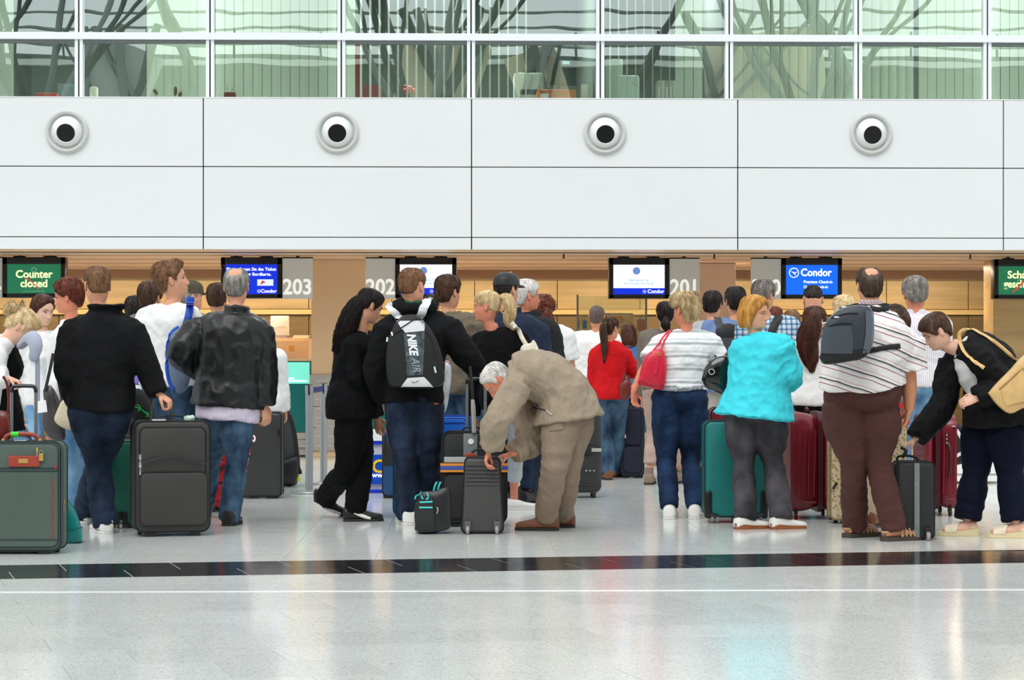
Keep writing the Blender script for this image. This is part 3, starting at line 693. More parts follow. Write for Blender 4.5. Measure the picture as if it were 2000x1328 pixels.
    if glasses:
        gl = MB(); 
        for sgn in (1, -1):
            gl.torus((sgn * 0.033, 0.104, -0.004), 0.0225, 0.0013, 22, 5, M=Matrix.Rotation(PI / 2, 3, 'X'), ry=0.0165)
            gl.tube([(sgn * 0.055, 0.102, 0.0), (sgn * 0.0775, 0.08, 0.002), (sgn * 0.0805, 0.03, 0.002), (sgn * 0.080, -0.01, 0.0)], 0.0015, 6, 2)
        gl.tube([(-0.011, 0.105, -0.001), (0, 0.109, 0.001), (0.011, 0.105, -0.001)], 0.0013, 6, 2)
        me = gl.mesh('glasses', True, None, [mat('spectacle_metal', (150, 120, 100), rough=0.3, metal=0.7)]); me.transform(Matrix.Translation(-org) @ MH); link('glasses', me, root)
    # ---------------- hair
    if hair: make_hair(P_, hair, add, seed, detail, org)
    # ---------------- clothes
    if legs:
        mb = MB(); ez = legs.get('ease', 0.010); lw = legs.get('w', (1.0, 1.0, 1.0, 1.0)); end = legs.get('end', 0.94); tp = legs.get('top', 0.20)
        torso(mb, np.linspace(-0.20, tp, 12), wf, df, add=ez * 0.9, bel=belly, seat=True)
        for s in 'LR':
            hem = KN[s].lerp(AN[s], end) if end <= 1 else AN[s] + (AN[s] - KN[s]).normalized() * (end - 1) * 0.24 * H
            if end > 1.0: hem.z = max(hem.z, 0.022)
            rad = [(0.055 * wf, 0.060 * wf), (0.049 * fa * wf, 0.052 * fa * wf), (0.036, 0.037), (0.035, 0.036), (0.031, 0.032)]
            rad = [(x * H * lw[min(i, 3)] + ez * 0.6, y * H * lw[min(i, 3)] + ez * 0.6) for i, (x, y) in enumerate(rad)]
            mb.tube([HJ[s] + UP * 0.01 * H, HJ[s].lerp(KN[s], 0.42), KN[s], KN[s].lerp(hem, 0.45), hem], rad, n=16, k=4, ax=r)
        me = voxel(mb, legs.get('vox', max(vox * 1.0, .0100)), 4, 'trousers')
        am = legs.get('amp', 0.009)
        def fn(p):
            z = p[2] / H; lo = math.exp(-((z - 0.09) / 0.09) ** 2); kn = math.exp(-((z - 0.27) / 0.06) ** 2); cr = math.exp(-((z - 0.44) / 0.06) ** 2)
            return am * .25 + am * (fold(p, (5, 5, 9), seed) * (0.35 + 0.9 * kn + 0.6 * cr) + fold(p, (6, 6, 16), seed + 5) * lo * 0.7 + 0.35 * fold(p, (14, 14, 22), seed + 9))
        wrinkle(me, fn); P_['trousers'] = add(legs.get('name', 'trousers'), me, legs['m'])
    if shoes:
        for s in 'LR':
            ln = shoes.get('len', 0.160) * H; wd = 0.060 * H; th = shoes.get('sole', 0.02)
            if not shoes.get('sandal'):
                mb = MB(); foot_loft(mb, FT[s], FD[s], ln, wd, k * shoes.get('h', 1.0), heel_up=HU[s], flat=th * 0.6, grow=0.004)
                if shoes.get('collar'): mb.tube([FT[s] + UP * 0.05, FT[s] + UP * (0.05 + shoes['collar'])], [(0.04 * k, 0.05 * k), (0.042 * k, 0.05 * k)], n=14, k=2, ax=UP.cross(FD[s]))
                so = mb.build('shoe', shoes['m'], root, org)
            else:
                mb = MB(); sd = UP.cross(FD[s])
                for t, hgt, tw in shoes['sandal']:
                    c = FT[s] + FD[s] * (t * ln); pts = [c + sd * (wd * 0.56 * math.cos(q)) + FD[s] * (tw * ln * math.cos(q)) + UP * (th + (hgt * 1.22 + .006) * k * math.sin(q)) for q in np.linspace(0, PI, 9)]
                    mb.tube(pts, 0, n=6, k=2, flat=(0.0065 * k * shoes.get('sw', 1), 0.003), ax=FD[s])
                mb.tube([FT[s] + FD[s] * (-0.08 * ln) + sd * (wd * 0.5 * q) + UP * (th + 0.03 * k) - FD[s] * (0.23 * ln * (1 - q * q)) for q in np.linspace(-1, 1, 9)], 0, n=6, k=2, flat=(0.008, 0.003), ax=UP)
                so = mb.build('sandal', shoes['m'], root, org)
            me = sole_mesh(FT[s], FD[s], ln, wd, th, shoes.get('heel', 0.0), HU[s]); me.build('sole', shoes.get('sm') or mat('dark_sole', (40, 36, 34), rough=0.7), so, org, smooth=False)
            if shoes.get('accent'):
                am_ = shoes['accent']; ac = MB(); sd = UP.cross(FD[s])
                for sg in (1, -1):
                    pts = [FT[s] + FD[s] * (t * ln) + sd * (sg * (wd * 0.56)) + UP * z for t, z in ((-0.05, 0.062), (0.1, 0.05), (0.25, 0.034), (0.38, 0.024))]
                    ac.tube(pts, [(0.004, 0.004), (0.012, 0.006), (0.012, 0.006), (0.008, 0.006)], n=8, k=2, ax=UP)
                ac.build('side_stripe', am_, so, org)
    if top:
        for gi, g in enumerate(top if isinstance(top, list) else [top]):
            mb = MB(); inf = g.get('inf', 0.014); hem = g.get('hem', -0.12); tt = g.get('t1', 0.985); gw, gd = g.get('w', (1, 1))
            tab = g.get('table')
            torso(mb, np.concatenate([np.linspace(hem, 0.9, 14), [0.94, tt]]) if tt > .9 else np.linspace(hem, tt, 10), wf * gw, df * gd, add=inf, table=tab, bel=belly)
            sl = g.get('sleeve', 1.0); sr = g.get('sr', 1.0)
            for s in 'LR':
                if tt < .9: continue
                mb.tube([neck - up1 * 0.018 * H, neck.lerp(S[s], 0.5) - up1 * 0.002 * H, S[s]], [0.026 * H + inf * 0.6, 0.03 * H + inf * 0.5, 0.032 * H + inf * 0.5], n=12, k=2)
                if sl <= 0: continue
                if sl > 0.55:
                    u2 = (sl - 0.55) / 0.45; end = E[s].lerp(Wd[s], min(u2, 1.0))
                    pts = [S[s], S[s].lerp(E[s], 0.5), E[s], E[s].lerp(end, 0.5), end]; rr = [0.033, 0.031, 0.0285, 0.0265, 0.0215 if u2 > 0.9 else 0.026]
                else:
                    end = S[s].lerp(E[s], sl / 0.55); pts = [S[s], S[s].lerp(end, 0.5), end]; rr = [0.034, 0.034, 0.036]
                mb.tube(pts, [(q * H * fa + inf * 0.75) * sr for q in rr], n=14, k=4, dome=False)
                mb.ell(S[s], (0.03 * H * fa + inf * 0.7,) * 3, 12, 8)
            col = g.get('collar')
            if col:   # (height, radius, thickness)
                hgt, rad, thk = col; c0 = neck - up1 * 0.012 * H; c1 = c0 + (up1 * 0.75 + (hc - neck).normalized() * 0.25) * hgt * H
                mb.tube([c0, c0.lerp(c1, 0.5), c1], [(rad * H, rad * H * 0.95), (rad * H * 0.97, rad * H * 0.93), (rad * H * g.get('flare', 1.0), rad * H * 0.95 * g.get('flare', 1.0))], n=20, k=2, ax=ac1)
            if g.get('hood'):
                hr_ = g['hood']; c = neck - fo1 * 0.035 * H + up1 * 0.012 * H
                for q in np.linspace(-2.2, 2.2, 13):
                    mb.ell(c + ac1 * (0.062 * H * math.sin(q)) - fo1 * (0.035 * H * math.cos(q)) - up1 * 0.008 * H * math.cos(q), (0.03 * H * hr_,) * 3, 10, 7)
            me = voxel(mb, g.get('vox', max(vox * 0.92, .0095)), g.get('smooth', 5), 'top'); am = g.get('amp', 0.008); fr = g.get('fr', (4.5, 4.5, 4.5))
            def fn(p):
                return 1.3 * am * (fold(p, fr, seed + 3) + 0.75 * fold(p, (fr[0] * 2.3, fr[1] * 2.3, fr[2] * 2.6), seed + 11) + g.get('hf', 0.3) * fold(p, (fr[0] * 5, fr[1] * 5, fr[2] * 5), seed + 2) - 0.25)
            wrinkle(me, fn); o = add(g.get('name', 'jacket'), me, g['m'])
            P_[g.get('key', 'top' if gi == 0 else 'top%d' % gi)] = o
    return P_
def make_hair(P_, st, add, seed, detail, org):
    MH = P_['MH']; rnd = random.Random(seed); m = st['m']; style = st.get('style', 'short'); thk = st.get('t', 0.012); bald = st.get('bald', 0.0); ZL = st.get('zl', -0.10)
    nphi = 48; zs = list(np.linspace(ZL, 0.09, 26)) + [0.098, 0.105, 0.111, 0.1155]
    rough = st.get('rough', 0.004); fr = st.get('fr', 45)
    def thick(phi, z):
        zl = hairline(phi, st); mk = smooth(zl - 0.004, zl + st.get('soft', 0.016), z)
        if bald:
            pc = head_surf(phi, z, False, False); dd_ = (pc - V((0, -.066, .086))).length; mk *= smooth(.03 * bald, .08 * bald + .036, dd_ + .010 * noise.noise(pc * 60))
            top = smooth(0.05 + 0.03 * (1 - bald), 0.085, z) * (1 if abs(phi) < 2.0 else max(0.0, 1 - (abs(phi) - 2.0) / (0.9 + 0.6 * bald) * (1 - bald * 0.5))); mk *= 1 - (min(1.0, top * 1.3) if abs(phi) < 1.3 else 0)
        return mk
    def surf(phi, z, extra=0.0):
        p = head_surf(phi, z, False, False); mk = thick(phi, z); d = (p - V((0, -0.008, 0.01)));
        if d.length < 1e-6: d = V((0, 0, 1))
        d.normalize(); tz = thk * (1 + st.get('top', 0.3) * smooth(0.0, 0.1, z)) * (1 + st.get('backt', 0.0) * smooth(1.6, 2.6, abs(phi)) * smooth(-0.09, -0.02, z))
        q = p + d * (tz * mk + extra * mk - 0.005 * (1 - mk))
        return q
    rings = []
    for z in zs:
        rg = []
        for j in range(nphi):
            phi = 2 * PI * j / nphi; phi = phi - 2 * PI if phi > PI else phi
            p = surf(phi, z); nz = noise.noise(p * fr + V((seed, 0, 0))); d = (p - V((0, -0.008, 0.01))).normalized()
            rg.append(MH @ (p + d * rough * nz * thick(phi, z)))
        rings.append(rg)
    mb = MB().loft(rings)
    # strands lying on the cap
    n = int(st.get('n', 320) * 1.7 * detail); L = st.get('len', 0.05); rad = st.get('r', 0.0017) * 0.72
    for i in range(n):
        z = rnd.uniform(-0.06, 0.112) if rnd.random() < 0.8 else rnd.uniform(0.06, 0.114); phi = rnd.uniform(-PI, PI)
        if thick(phi, z) < 0.55: continue
        pts = []; spike = st.get('spike', 0.0); dphi = rnd.uniform(-0.13, 0.13) + st.get('swirl', 0.0); ns = 4
        for kx in range(ns + 1):
            t = kx / ns; zz = z - L * t * (1 if z < 0.08 else 0.55); ph = phi + dphi * t * (1 if z < 0.08 else 2)
            zz = max(zz, ZL + 0.002)
            if spike: q = surf(phi + dphi * t * 0.5, max(z - L * 0.25 * t, ZL), 0.001 + spike * t * (0.5 + rnd.random()))
            else: q = surf(ph, zz, 0.0008 + 0.0016 * math.sin(PI * t) + st.get('curl', 0.0) * math.sin(t * 9 + i))
            pts.append(MH @ q)
        mb.tube(pts, [rad * P_['k'], rad * P_['k'], rad * P_['k'] * 0.9, rad * P_['k'] * 0.7, rad * P_['k'] * 0.25], n=3, k=1)
    if st.get('curls'):
        nc, cr = st['curls']
        for i in range(nc):
            z = rnd.uniform(st.get('cz', -0.06), 0.112); phi = rnd.uniform(-PI, PI)
            if thick(phi, z) < 0.6: continue
            c = surf(phi, z, cr * 0.3); q = rnd.uniform(0, 6); pts = []
            a, b = V((rnd.uniform(-1, 1), rnd.uniform(-1, 1), rnd.uniform(-1, 1))).normalized(), V((rnd.uniform(-1, 1), rnd.uniform(-1, 1), rnd.uniform(-1, 1))).normalized()
            for kx in range(7): t = kx / 6 * 4.2 + q; pts.append(MH @ (c + a * (cr * math.cos(t)) + b * (cr * math.sin(t)) - V((0, 0, 0.01 * kx / 6))))
            mb.tube(pts, [0.0022, 0.003, 0.003, 0.003, 0.003, 0.0025, 0.001], n=4, k=1)
    # curtain (bob): C-shaped solid hanging round the back and sides
    if st.get('bob'):
        bz, bw, bb, a0_, gap = st['bob']   # bottom z, half width, back y, start angle in degrees, thickness
        outer = []; inner = []; N = 30; K = 12
        for kx in range(K):
            t = kx / (K - 1); z = 0.075 + (bz - 0.075) * t; ro = []; ri = []
            for j in range(N):
                phi = math.radians(a0_ + (360 - 2 * a0_) * j / (N - 1)); c, s = math.cos(phi), math.sin(phi)
                base = surf(phi if phi <= PI else phi - 2 * PI, max(min(z, 0.112), -0.02)); g = smooth(0.0, 0.35, t); flare = 1 + 0.10 * math.sin(t * PI) - 0.10 * smooth(0.8, 1.0, t)
                tx = bw * s * flare; tyy = (bb * c if c < 0 else 0.055 * c) * (1 if c >= 0 else flare)
                p = V((lerp(base.x, tx, g), lerp(base.y, tyy - 0.008, g), z + 0.004 * noise.noise(V((phi * 5, 0, seed))) * (t > 0.9)))
                p = p + V((s, c, 0)) * (0.004 * noise.noise(V((phi * 9, z * 8, seed)))); ro.append(MH @ p); ri.append(MH @ (p - V((s * gap, c * gap, 0))))
            outer.append(ro); inner.append(ri)
        rings = [ro + ri[::-1] for ro, ri in zip(outer, inner)]; mb.loft(rings)
        for i in range(int(260 * detail)):
            j = rnd.uniform(0, N - 1.01); k0 = rnd.randint(0, K - 5); pts = []
            for kx in range(k0, min(K, k0 + 6)):
                a = outer[kx][int(j)].lerp(outer[kx][int(j) + 1], j - int(j)); cdir = (a - MH @ V((0, -0.01, (Matrix.Identity(3) and 0))))
                cdir.normalize(); pts.append(a + cdir * 0.0016)
            mb.tube(pts, [0.0004] + [0.0019] * (len(pts) - 2) + [0.0005], n=3, k=1)
    for tl in st.get('tails', []):   # (list of (px,py,dd), list of radii (a,b), strands)
        pts = [at(q[0], q[1], P_['D'] + q[2]) if len(q) == 3 else MH @ V(q[:3]) for q in tl['path']]; rr = tl['r']
        mb.tube(pts, rr, n=14, k=4, dome=True, ax=(tl.get('ax') or RT))
        DD = crom([tuple(p) + (q if isinstance(q, tuple) else (q, q)) for p, q in zip(pts, rr)], 4)
        for i in range(int(tl.get('n', 160) * 1.5 * detail)):
            a = rnd.uniform(0, 2 * PI); i0 = rnd.randint(0, max(1, len(DD) - 6)); i1 = min(len(DD) - 1, i0 + rnd.randint(6, 14)); sp = []; wv = tl.get('wave', 0.1); ph = rnd.uniform(0, 6)
            for q in range(i0, i1 + 1):
                tg = (V(DD[min(q + 1, len(DD) - 1)][:3]) - V(DD[max(q - 1, 0)][:3])).normalized(); x = RT - tg * RT.dot(tg); x.normalize(); y = tg.cross(x); aa = a + wv * math.sin(q * 1.3 + ph)
                over = 1.03 + tl.get('stray', 0.05) * rnd.random() * (q - i0) / max(1, i1 - i0)
                sp.append(V(DD[q][:3]) + x * (DD[q][3] * over * math.cos(aa)) + y * (DD[q][4] * over * math.sin(aa)))
            if i1 == len(DD) - 1: sp.append(sp[-1] + (sp[-1] - sp[-2]) * rnd.uniform(0.3, 1.2))
            mb.tube(sp, [0.0004] + [0.0016] * (len(sp) - 2) + [0.0004], n=3, k=1)
    me = mb.mesh('hair', True); P_['hair'] = add('hair', me, m)
# ---------------- pieces laid on a garment: found by casting along the line of sight
def tree_of(objs):
    vs = []; fs = []
    for o in objs:
        b = len(vs); M = o.matrix_world if o.parent is None else Matrix.Translation(o.parent.location) @ Matrix.Translation(o.location)
        if o.parent is None: M = Matrix.Translation(o.location)
        vs += [M @ v.co for v in o.data.vertices]; fs += [tuple(b + i for i in p.vertices) for p in o.data.polygons]
    return BVHTree.FromPolygons(vs, fs)
def hit(tr, px, py, lift=0.0, dflt=None):
    d = (at(px, py, 10) - EYE).normalized(); h = tr.ray_cast(EYE, d)
    if h[0] is None: return (at(px, py, dflt) if dflt else None), None
    n = h[1]; n = n if n.dot(d) < 0 else -n
    return h[0] + n * lift, n
def strap(tr, pts, wd, thk=0.005, dflt=15.0, lift=0.006, sub=4):
    """ribbon of half width wd lying on the surfaces of tr along pixel points"""
    P = crom(pts, sub); out = []; last = dflt
    for q in P:
        p, n = hit(tr, q[0], q[1], lift, None)
        if p is None: p = at(q[0], q[1], last)
        else: last = (p - EYE).dot(FW)
        out.append(p)
    return out
# ------------------------------------------------------------------ the people, left to right
blackfleece = cloth('black_fleece', (12, 12, 13), bscale=120, bump=0.3, rgb2=(24, 24, 26), vary=1, vscale=4, spec=.15)
blackknit = cloth('black_knit', (11, 11, 13), spec=.15); whitecot = cloth('white_cotton', (240, 240, 238), vary=0.03); whitejack = cloth('white_jacket', (232, 232, 230), vary=0.04)
blk_leather = mat('black_waxed_jacket', (24, 24, 26), rough=0.38, vary=0.25, vscale=6, bump=0.12, bscale=40, spec=0.45)
jean_d = denim('dark_denim', (13, 18, 30), (44, 58, 82)); jean_m = denim('washed_denim', (20, 38, 62), (86, 118, 146)); jean_l = denim('pale_denim', (84, 130, 176), (140, 182, 214)); jean_n = denim('navy_denim', (12, 24, 46), (38, 62, 98))
jean_g = denim('grey_denim', (42, 40, 44), (82, 79, 84)); jean_grey = denim('light_grey_denim', (150, 158, 162), (190, 196, 198))
white_shoe = mat('white_shoe', (240, 238, 232), rough=0.35); brown_shoe = leather('brown_suede_shoe', (122, 72, 44), 0.6); dark_shoe = leather('dark_shoe', (36, 32, 32)); white_sole = mat('white_sole', (232, 230, 224), rough=0.5); pale_sole = mat('cream_sole', (224, 208, 164), rough=0.6)
SH = dict(m=dark_shoe)
# blurred blonde at the left edge
person('p1', 'blond person in white cardigan and black top bending over the green suitcase at far left', 12, 14.3, 1.68, 75, 'f', head=(42, 640, 82, 48), J=dict(pel=(0, 806), neck=(12, 668, -.02), mid=(-4, 730), wrR=(16, 738, -.3), elR=(-22, 745, -.3), shR=(-6, 690, -.22)),
       feet=dict(R=(-6, 1046, 80), L=(30, 1040, 80)), hair=dict(m=H_BLOND, style='short', t=.020, n=520, len=.09, rough=.008, spike=.006, tails=[dict(path=[(0, -.085, .05, 0), (0, -.12, .08, 0), (0, -.13, .03, 0), (0, -.10, .01, 0)], r=[.03, .05, .05, .02], n=160, stray=.5)]),
       top=[dict(m=blackknit, name='black_top', hem=-.25, inf=.026, sleeve=0), dict(m=whitejack, name='cardigan', table=[(-.1, .11, .08, -.05), (.3, .10, .075, -.05), (.6, .11, .075, -.045), (.8, .11, .065, -.035), (.92, .085, .05, -.02), (1, .04, .04, -.02)], hem=-.05, inf=.034, key='card', sr=1.1)],
       legs=dict(m=jean_l), shoes=SH, hands='R', skin=SKIN_P, hand_pose=dict(R=dict(d=RT * .8 - UP * .3, palm=-UP * .9 + RT * .1, curl=1.5, thumb=-FW)))
person('p2', 'brown-haired person in white jacket looking down, beside the auburn-haired one', 78, 17.0, 1.715, 150, 'f', head=(84, 606, 132, 12), J=dict(neck=(84, 652, .03)), feet={}, hair=dict(m=H_CHEST, t=.014, bob=(-.085, .086, .112, 74, .018), n=260, len=.08, line=[(0, .075), (25, .062), (45, .04), (62, .02), (78, -.02), (90, -.06), (180, -.08)]),
       top=dict(m=whitejack, hem=-.2, inf=.02, w=(1.0, 1.0), collar=(.03, .04, .01)), legs=dict(m=jean_l), shoes=SH, skin=SKIN_P, face=True)
person('p3', 'auburn short-haired person in white jacket in profile, left of the black fleece', 132, 16.0, 1.78, -70, 'f', head=(133, 580, -84, 6), J=dict(neck=(140, 636), shR=(120, 672, .14), shL=(140, 664, -.2), elL=(132, 740, -.2), wrL=(118, 785, -.22)), feet=dict(L=(146, 1002, -60), R=(160, 985, -60)),
       hair=dict(m=H_AUBURN, t=.022, n=420, len=.05, rough=.006, top=.5, line=[(0, .068), (35, .055), (55, .02), (72, .0), (95, .005), (115, -.04), (180, -.085)]), top=dict(m=whitejack, hem=-.3, inf=.026, collar=(.035, .048, .01)), legs=dict(m=jean_l, w=(1, 1, 1.1, 1.15), end=1.1), shoes=SH, skin=SKIN_R, face=True)
person('p4', 'person in black fleece jacket seen from behind, holding the big black suitcase', 196, 14.35, 1.785, 0, head=(190, 557, -22, 2), J=dict(neck=(208, 612), shL=(142, 642), shR=(256, 642), elR=(284, 712, -.02), wrR=(309, 768, -.05), elL=(130, 722, -.06), wrL=(146, 786, .08), pel=(196, 798)),
       feet=dict(L=(203, 1041, -25), R=(166, 1022, -50)), fat=(1.1, 1.15), hair=dict(m=H_LBROWN, t=.007, n=520, len=.022, r=.0015, top=.8, line=[(0, .07), (40, .05), (62, .02), (75, .0), (88, .028), (104, .025), (116, -.03), (140, -.058), (180, -.062)]),
       top=dict(m=blackfleece, hem=-.03, inf=.03, w=(1.05, 1.05), collar=(.045, .058, .02), flare=1.30, amp=.012, sr=1.12, fr=(3.5, 3.5, 3)), legs=dict(m=jean_d, w=(1.12, 1.12, 1.15, 1.3), end=1.12, amp=.014), shoes=dict(m=white_shoe, sm=white_sole), hands='R',
       hand_pose=dict(R=dict(d=RT * .75 - UP * .55, palm=-UP * .6 - RT * .5 + FW * .2, curl=1.15, thumb=-FW)))
person('p5', 'tall person in white sweatshirt with tousled hair looking up to the side', 330, 15.95, 1.915, 28, head=(336, 547, 76, -12), J=dict(neck=(328, 600)), tyaw=32, hair=dict(m=H_LBROWN, t=.014, n=520, len=.05, r=.002, spike=.016, top=.9, rough=.006), fat=(1.1, 1.05),
       top=dict(m=whitecot, hem=-.06, inf=.022, w=(1.0, 1.0)), legs=dict(m=jean_m), shoes=SH, face=True, skin=SKIN)
person('p6', 'brown-haired person almost hidden behind the tall one in white', 297, 18.0, 1.85, 10, head=(294, 582, 20), hair=dict(m=H_BROWN, t=.018, n=300), top=dict(m=cloth('grey_top', (120, 120, 124)), hem=-.1), legs=dict(m=jean_d), shoes=SH, vox=.018)
person('p6b', 'dark-haired person between the black fleece and the white sweatshirt', 262, 20.6, 1.80, 0, head=(263, 604, 10), hair=dict(m=H_DARK, t=.012, n=200), top=dict(m=cloth('navy_top', (40, 48, 70)), hem=-.1), legs=dict(m=jean_d), shoes=SH, vox=.02)
P7 = person('p7', 'person wearing an olive flat cap behind the white sweatshirt', 372, 19.0, 1.89, 40, head=(373, 580, 60), hair=dict(m=H_GREY, t=.008, n=100), top=dict(m=cloth('taupe_top', (150, 140, 128)), hem=-.1), legs=dict(m=jean_d), shoes=SH, vox=.018)
person('p8', 'brown-haired person left of the grey-haired one in black jacket', 424, 20.0, 1.875, 0, head=(424, 582, 0), hair=dict(m=H_BROWN, t=.016, n=300), top=dict(m=cloth('blue_top', (70, 84, 120)), hem=-.1), legs=dict(m=jean_d), shoes=SH, vox=.018)
person('p9', 'grey-haired balding person in creased black jacket and faded jeans, seen from behind', 448, 15.2, 1.825, 0, head=(462, 559, 2, 4), J=dict(neck=(462, 612), shL=(388, 640), shR=(506, 640), elL=(352, 690, -.06), wrL=(392, 728, .16), elR=(516, 722), wrR=(516, 792, -.02), pel=(446, 792), hiR=(462, 806), hiL=(424, 806), knR=(462, 900, -.03)),
       feet=dict(R=(449, 1026, 4), L=(398, 1010, -10)), fat=(1.12, 1.12), hair=dict(m=H_GREY, t=.010, bald=.62, n=560, len=.045, r=.0016, line=[(0, .085), (40, .07), (62, .03), (75, .0), (88, .02), (104, .02), (116, -.04), (140, -.075), (180, -.082)]), skin=SKIN,
       top=[dict(m=blk_leather, hem=-.02, inf=.034, w=(1.08, 1.05), table=[(-.3, .108, .08, 0), (0, .106, .078, 0), (.3, .096, .07, .004), (.6, .103, .073, .006), (.8, .103, .067, 0), (.92, .083, .052, -.004), (1, .046, .044, 0)], collar=(.042, .051, .012), amp=.010, hf=.06, fr=(5, 5, 4), sr=1.2, vox=.0095, smooth=4),
            dict(m=stripes('lilac_stripe_shirt', [(0, (196, 176, 206)), (.5, (236, 228, 238))], 90, (1, 0, 0)), name='shirt', hem=-.16, t1=.6, inf=.032, sleeve=0, key='shirt')],
       legs=dict(m=jean_m, w=(1.0, 1.05, 1.05, 1.15), end=1.13, amp=.013), shoes=SH, hands='R', hand_pose=dict(R=dict(d=-UP + RT * .2, palm=-RT * .6 + FW * .5, curl=.8, thumb=FW)))
person('p9b', 'short person in white blouse mostly hidden behind the creased black jacket', 514, 19.3, 1.53, 0, 'f', head=(508, 654, 0), hair=dict(m=H_BLOND, t=.014, n=150), top=dict(m=whitecot, hem=-.2, inf=.022, w=(1.1, 1.1)), legs=dict(m=jean_l), shoes=SH, vox=.018)
person('p10', 'person all in black with long dark hair, walking past the stanchions', 688, 15.6, 1.71, 75, 'f', head=(722, 598, 62, 22), J=dict(neck=(708, 650), pel=(690, 786), mid=(694, 716), shL=(716, 668, .16), shR=(688, 672, -.15), knL=(708, 908, .05), knR=(674, 916, -.04), wrR=(714, 762, -.12), elR=(694, 735, -.2)),
       feet=dict(R=(636, 1009, 78, .5), L=(694, 1018, 82)), fat=(1.12, 1.15), hair=dict(m=H_BLACK, t=.014, n=420, len=.09, line=[(0, .072), (30, .064), (50, .035), (66, .0), (78, -.03), (84, .02), (98, .02), (108, -.03), (180, -.09)],
       tails=[dict(path=[(708, 584, -.02), (694, 602, -.04), (680, 632, -.06), (668, 662, -.07), (657, 684, -.07)], r=[(.05, .05), (.065, .07), (.065, .07), (.055, .06), (.025, .03)], n=360, wave=.12, stray=.35)]),
       top=dict(m=blackknit, hem=-.22, inf=.024, w=(1.05, 1.12), amp=.01), legs=dict(m=cloth('black_trousers', (11, 11, 13), spec=.15), w=(1.1, 1.1, 1.1, 1.25), end=1.06, amp=.013), shoes=dict(m=mat('black_sneaker', (22, 22, 24), rough=.5), accent=white_shoe, len=.165), face=True, skin=SKIN)
person('p11', 'person in black hooded sweatshirt and dark jeans wearing the black and white backpack', 808, 15.35, 1.84, 6, head=(806, 560, 30, 0), J=dict(neck=(812, 606), shL=(758, 640), shR=(872, 636), elL=(734, 720, -.04), wrL=(748, 778, .12), elR=(908, 692, .0), wrR=(936, 724, .06), pel=(808, 786), hiL=(786, 796), hiR=(832, 796), knL=(792, 898, -.05), knR=(838, 890, -.02)),
       feet=dict(L=(796, 1024, -12), R=(834, 1017, 20)), fat=(1.06, 1.05), hair=dict(m=H_LBROWN, t=.008, n=560, len=.024, r=.0015, top=1.0, line=[(0, .07), (40, .052), (62, .02), (75, .0), (88, .03), (104, .03), (118, -.02), (140, -.05), (180, -.055)]),
       top=dict(m=blackfleece, hem=-.0, inf=.03, w=(1.0, 1.0), hood=1.0, amp=.013, sr=1.22, fr=(4, 4, 3.5)), legs=dict(m=jean_d, w=(1.08, 1.12, 1.12, 1.25), end=1.12, amp=.015), shoes=dict(m=white_shoe, sm=white_sole), face=True)
person('p12', 'brown-haired person in olive jacket and jeans behind the backpack wearer', 893, 17.15, 1.86, 18, head=(876, 571, 40), J=dict(neck=(884, 618)), tyaw=22, hair=dict(m=H_BROWN, t=.013, n=440, len=.04, top=.8), top=dict(m=cloth('olive_jacket', (112, 102, 86)), hem=-.12, inf=.034, collar=(.03, .05, .012), amp=.013, sr=1.15), legs=dict(m=jean_m), shoes=SH, face=True)
person('p13', 'person with blond ponytail in black top with the white handbag', 985, 16.55, 1.735, 30, 'f', head=(950, 598, -78, 2), J=dict(neck=(968, 644), shL=(934, 668, .05), shR=(1018, 664, -.03)), tyaw=10, feet=dict(R=(1004, 995, 75), L=(972, 990, 40)),
       hair=dict(m=H_BLOND, t=.008, n=460, len=.07, swirl=.35, line=[(0, .05), (25, .045), (45, .03), (62, .01), (76, .0), (86, .022), (100, .022), (110, -.03), (180, -.06)], tails=[dict(path=[(974, 580, -.01), (990, 582, -.03), (997, 604, -.05), (994, 626, -.05), (1003, 642, -.05)], r=[.014, .036, .044, .038, .016], n=200, stray=.2)]),
       top=dict(m=blackknit, hem=-.2, inf=.02, w=(1.05, 1.05)), legs=dict(m=jean_grey, end=.62, name='capri_jeans'), shoes=dict(m=white_shoe, sm=white_sole, h=.7), face=True, skin=SKIN_R)
P14 = person('p14', 'person in black baseball cap and navy jacket', 1008, 17.5, 1.89, 25, head=(990, 566, 42), J=dict(neck=(1000, 614), shR=(1052, 646)), hair=dict(m=H_DARK, t=.008, n=120), top=dict(m=cloth('navy_jacket', (34, 44, 66)), hem=-.1, inf=.034, collar=(.04, .046, .01)), legs=dict(m=jean_d), shoes=SH, face=True, fat=(1.08, 1.08))
person('p15', 'white-haired person with glasses and black jacket', 1048, 18.4, 1.86, 35, head=(1030, 578, 68), J=dict(neck=(1036, 620), shR=(1078, 654)), hair=dict(m=H_WHITE, t=.016, n=420, top=.5), top=dict(m=cloth('charcoal_jacket', (34, 35, 38)), hem=-.1, inf=.03, collar=(.04, .05, .01), w=(1.1, 1.1)), legs=dict(m=jean_n), shoes=SH, face=True, glasses=True, skin=SKIN_R, fat=(1.1, 1.1))
person('p16', 'person with curly auburn hair and white blouse', 1074, 19.7, 1.77, 10, 'f', head=(1062, 606, 20), hair=dict(m=H_AUBURN, t=.026, n=60, rough=.012, fr=60, curls=(260, .014), tails=[dict(path=[(1066, 606, -.09), (1070, 630, -.1), (1076, 650, -.1), (1080, 660, -.1)], r=[.05, .062, .05, .02], n=160, wave=.5, stray=.2)]), top=dict(m=whitecot, sleeve=.4, hem=-.2, inf=.025), legs=dict(m=jean_d), shoes=SH, vox=.016)
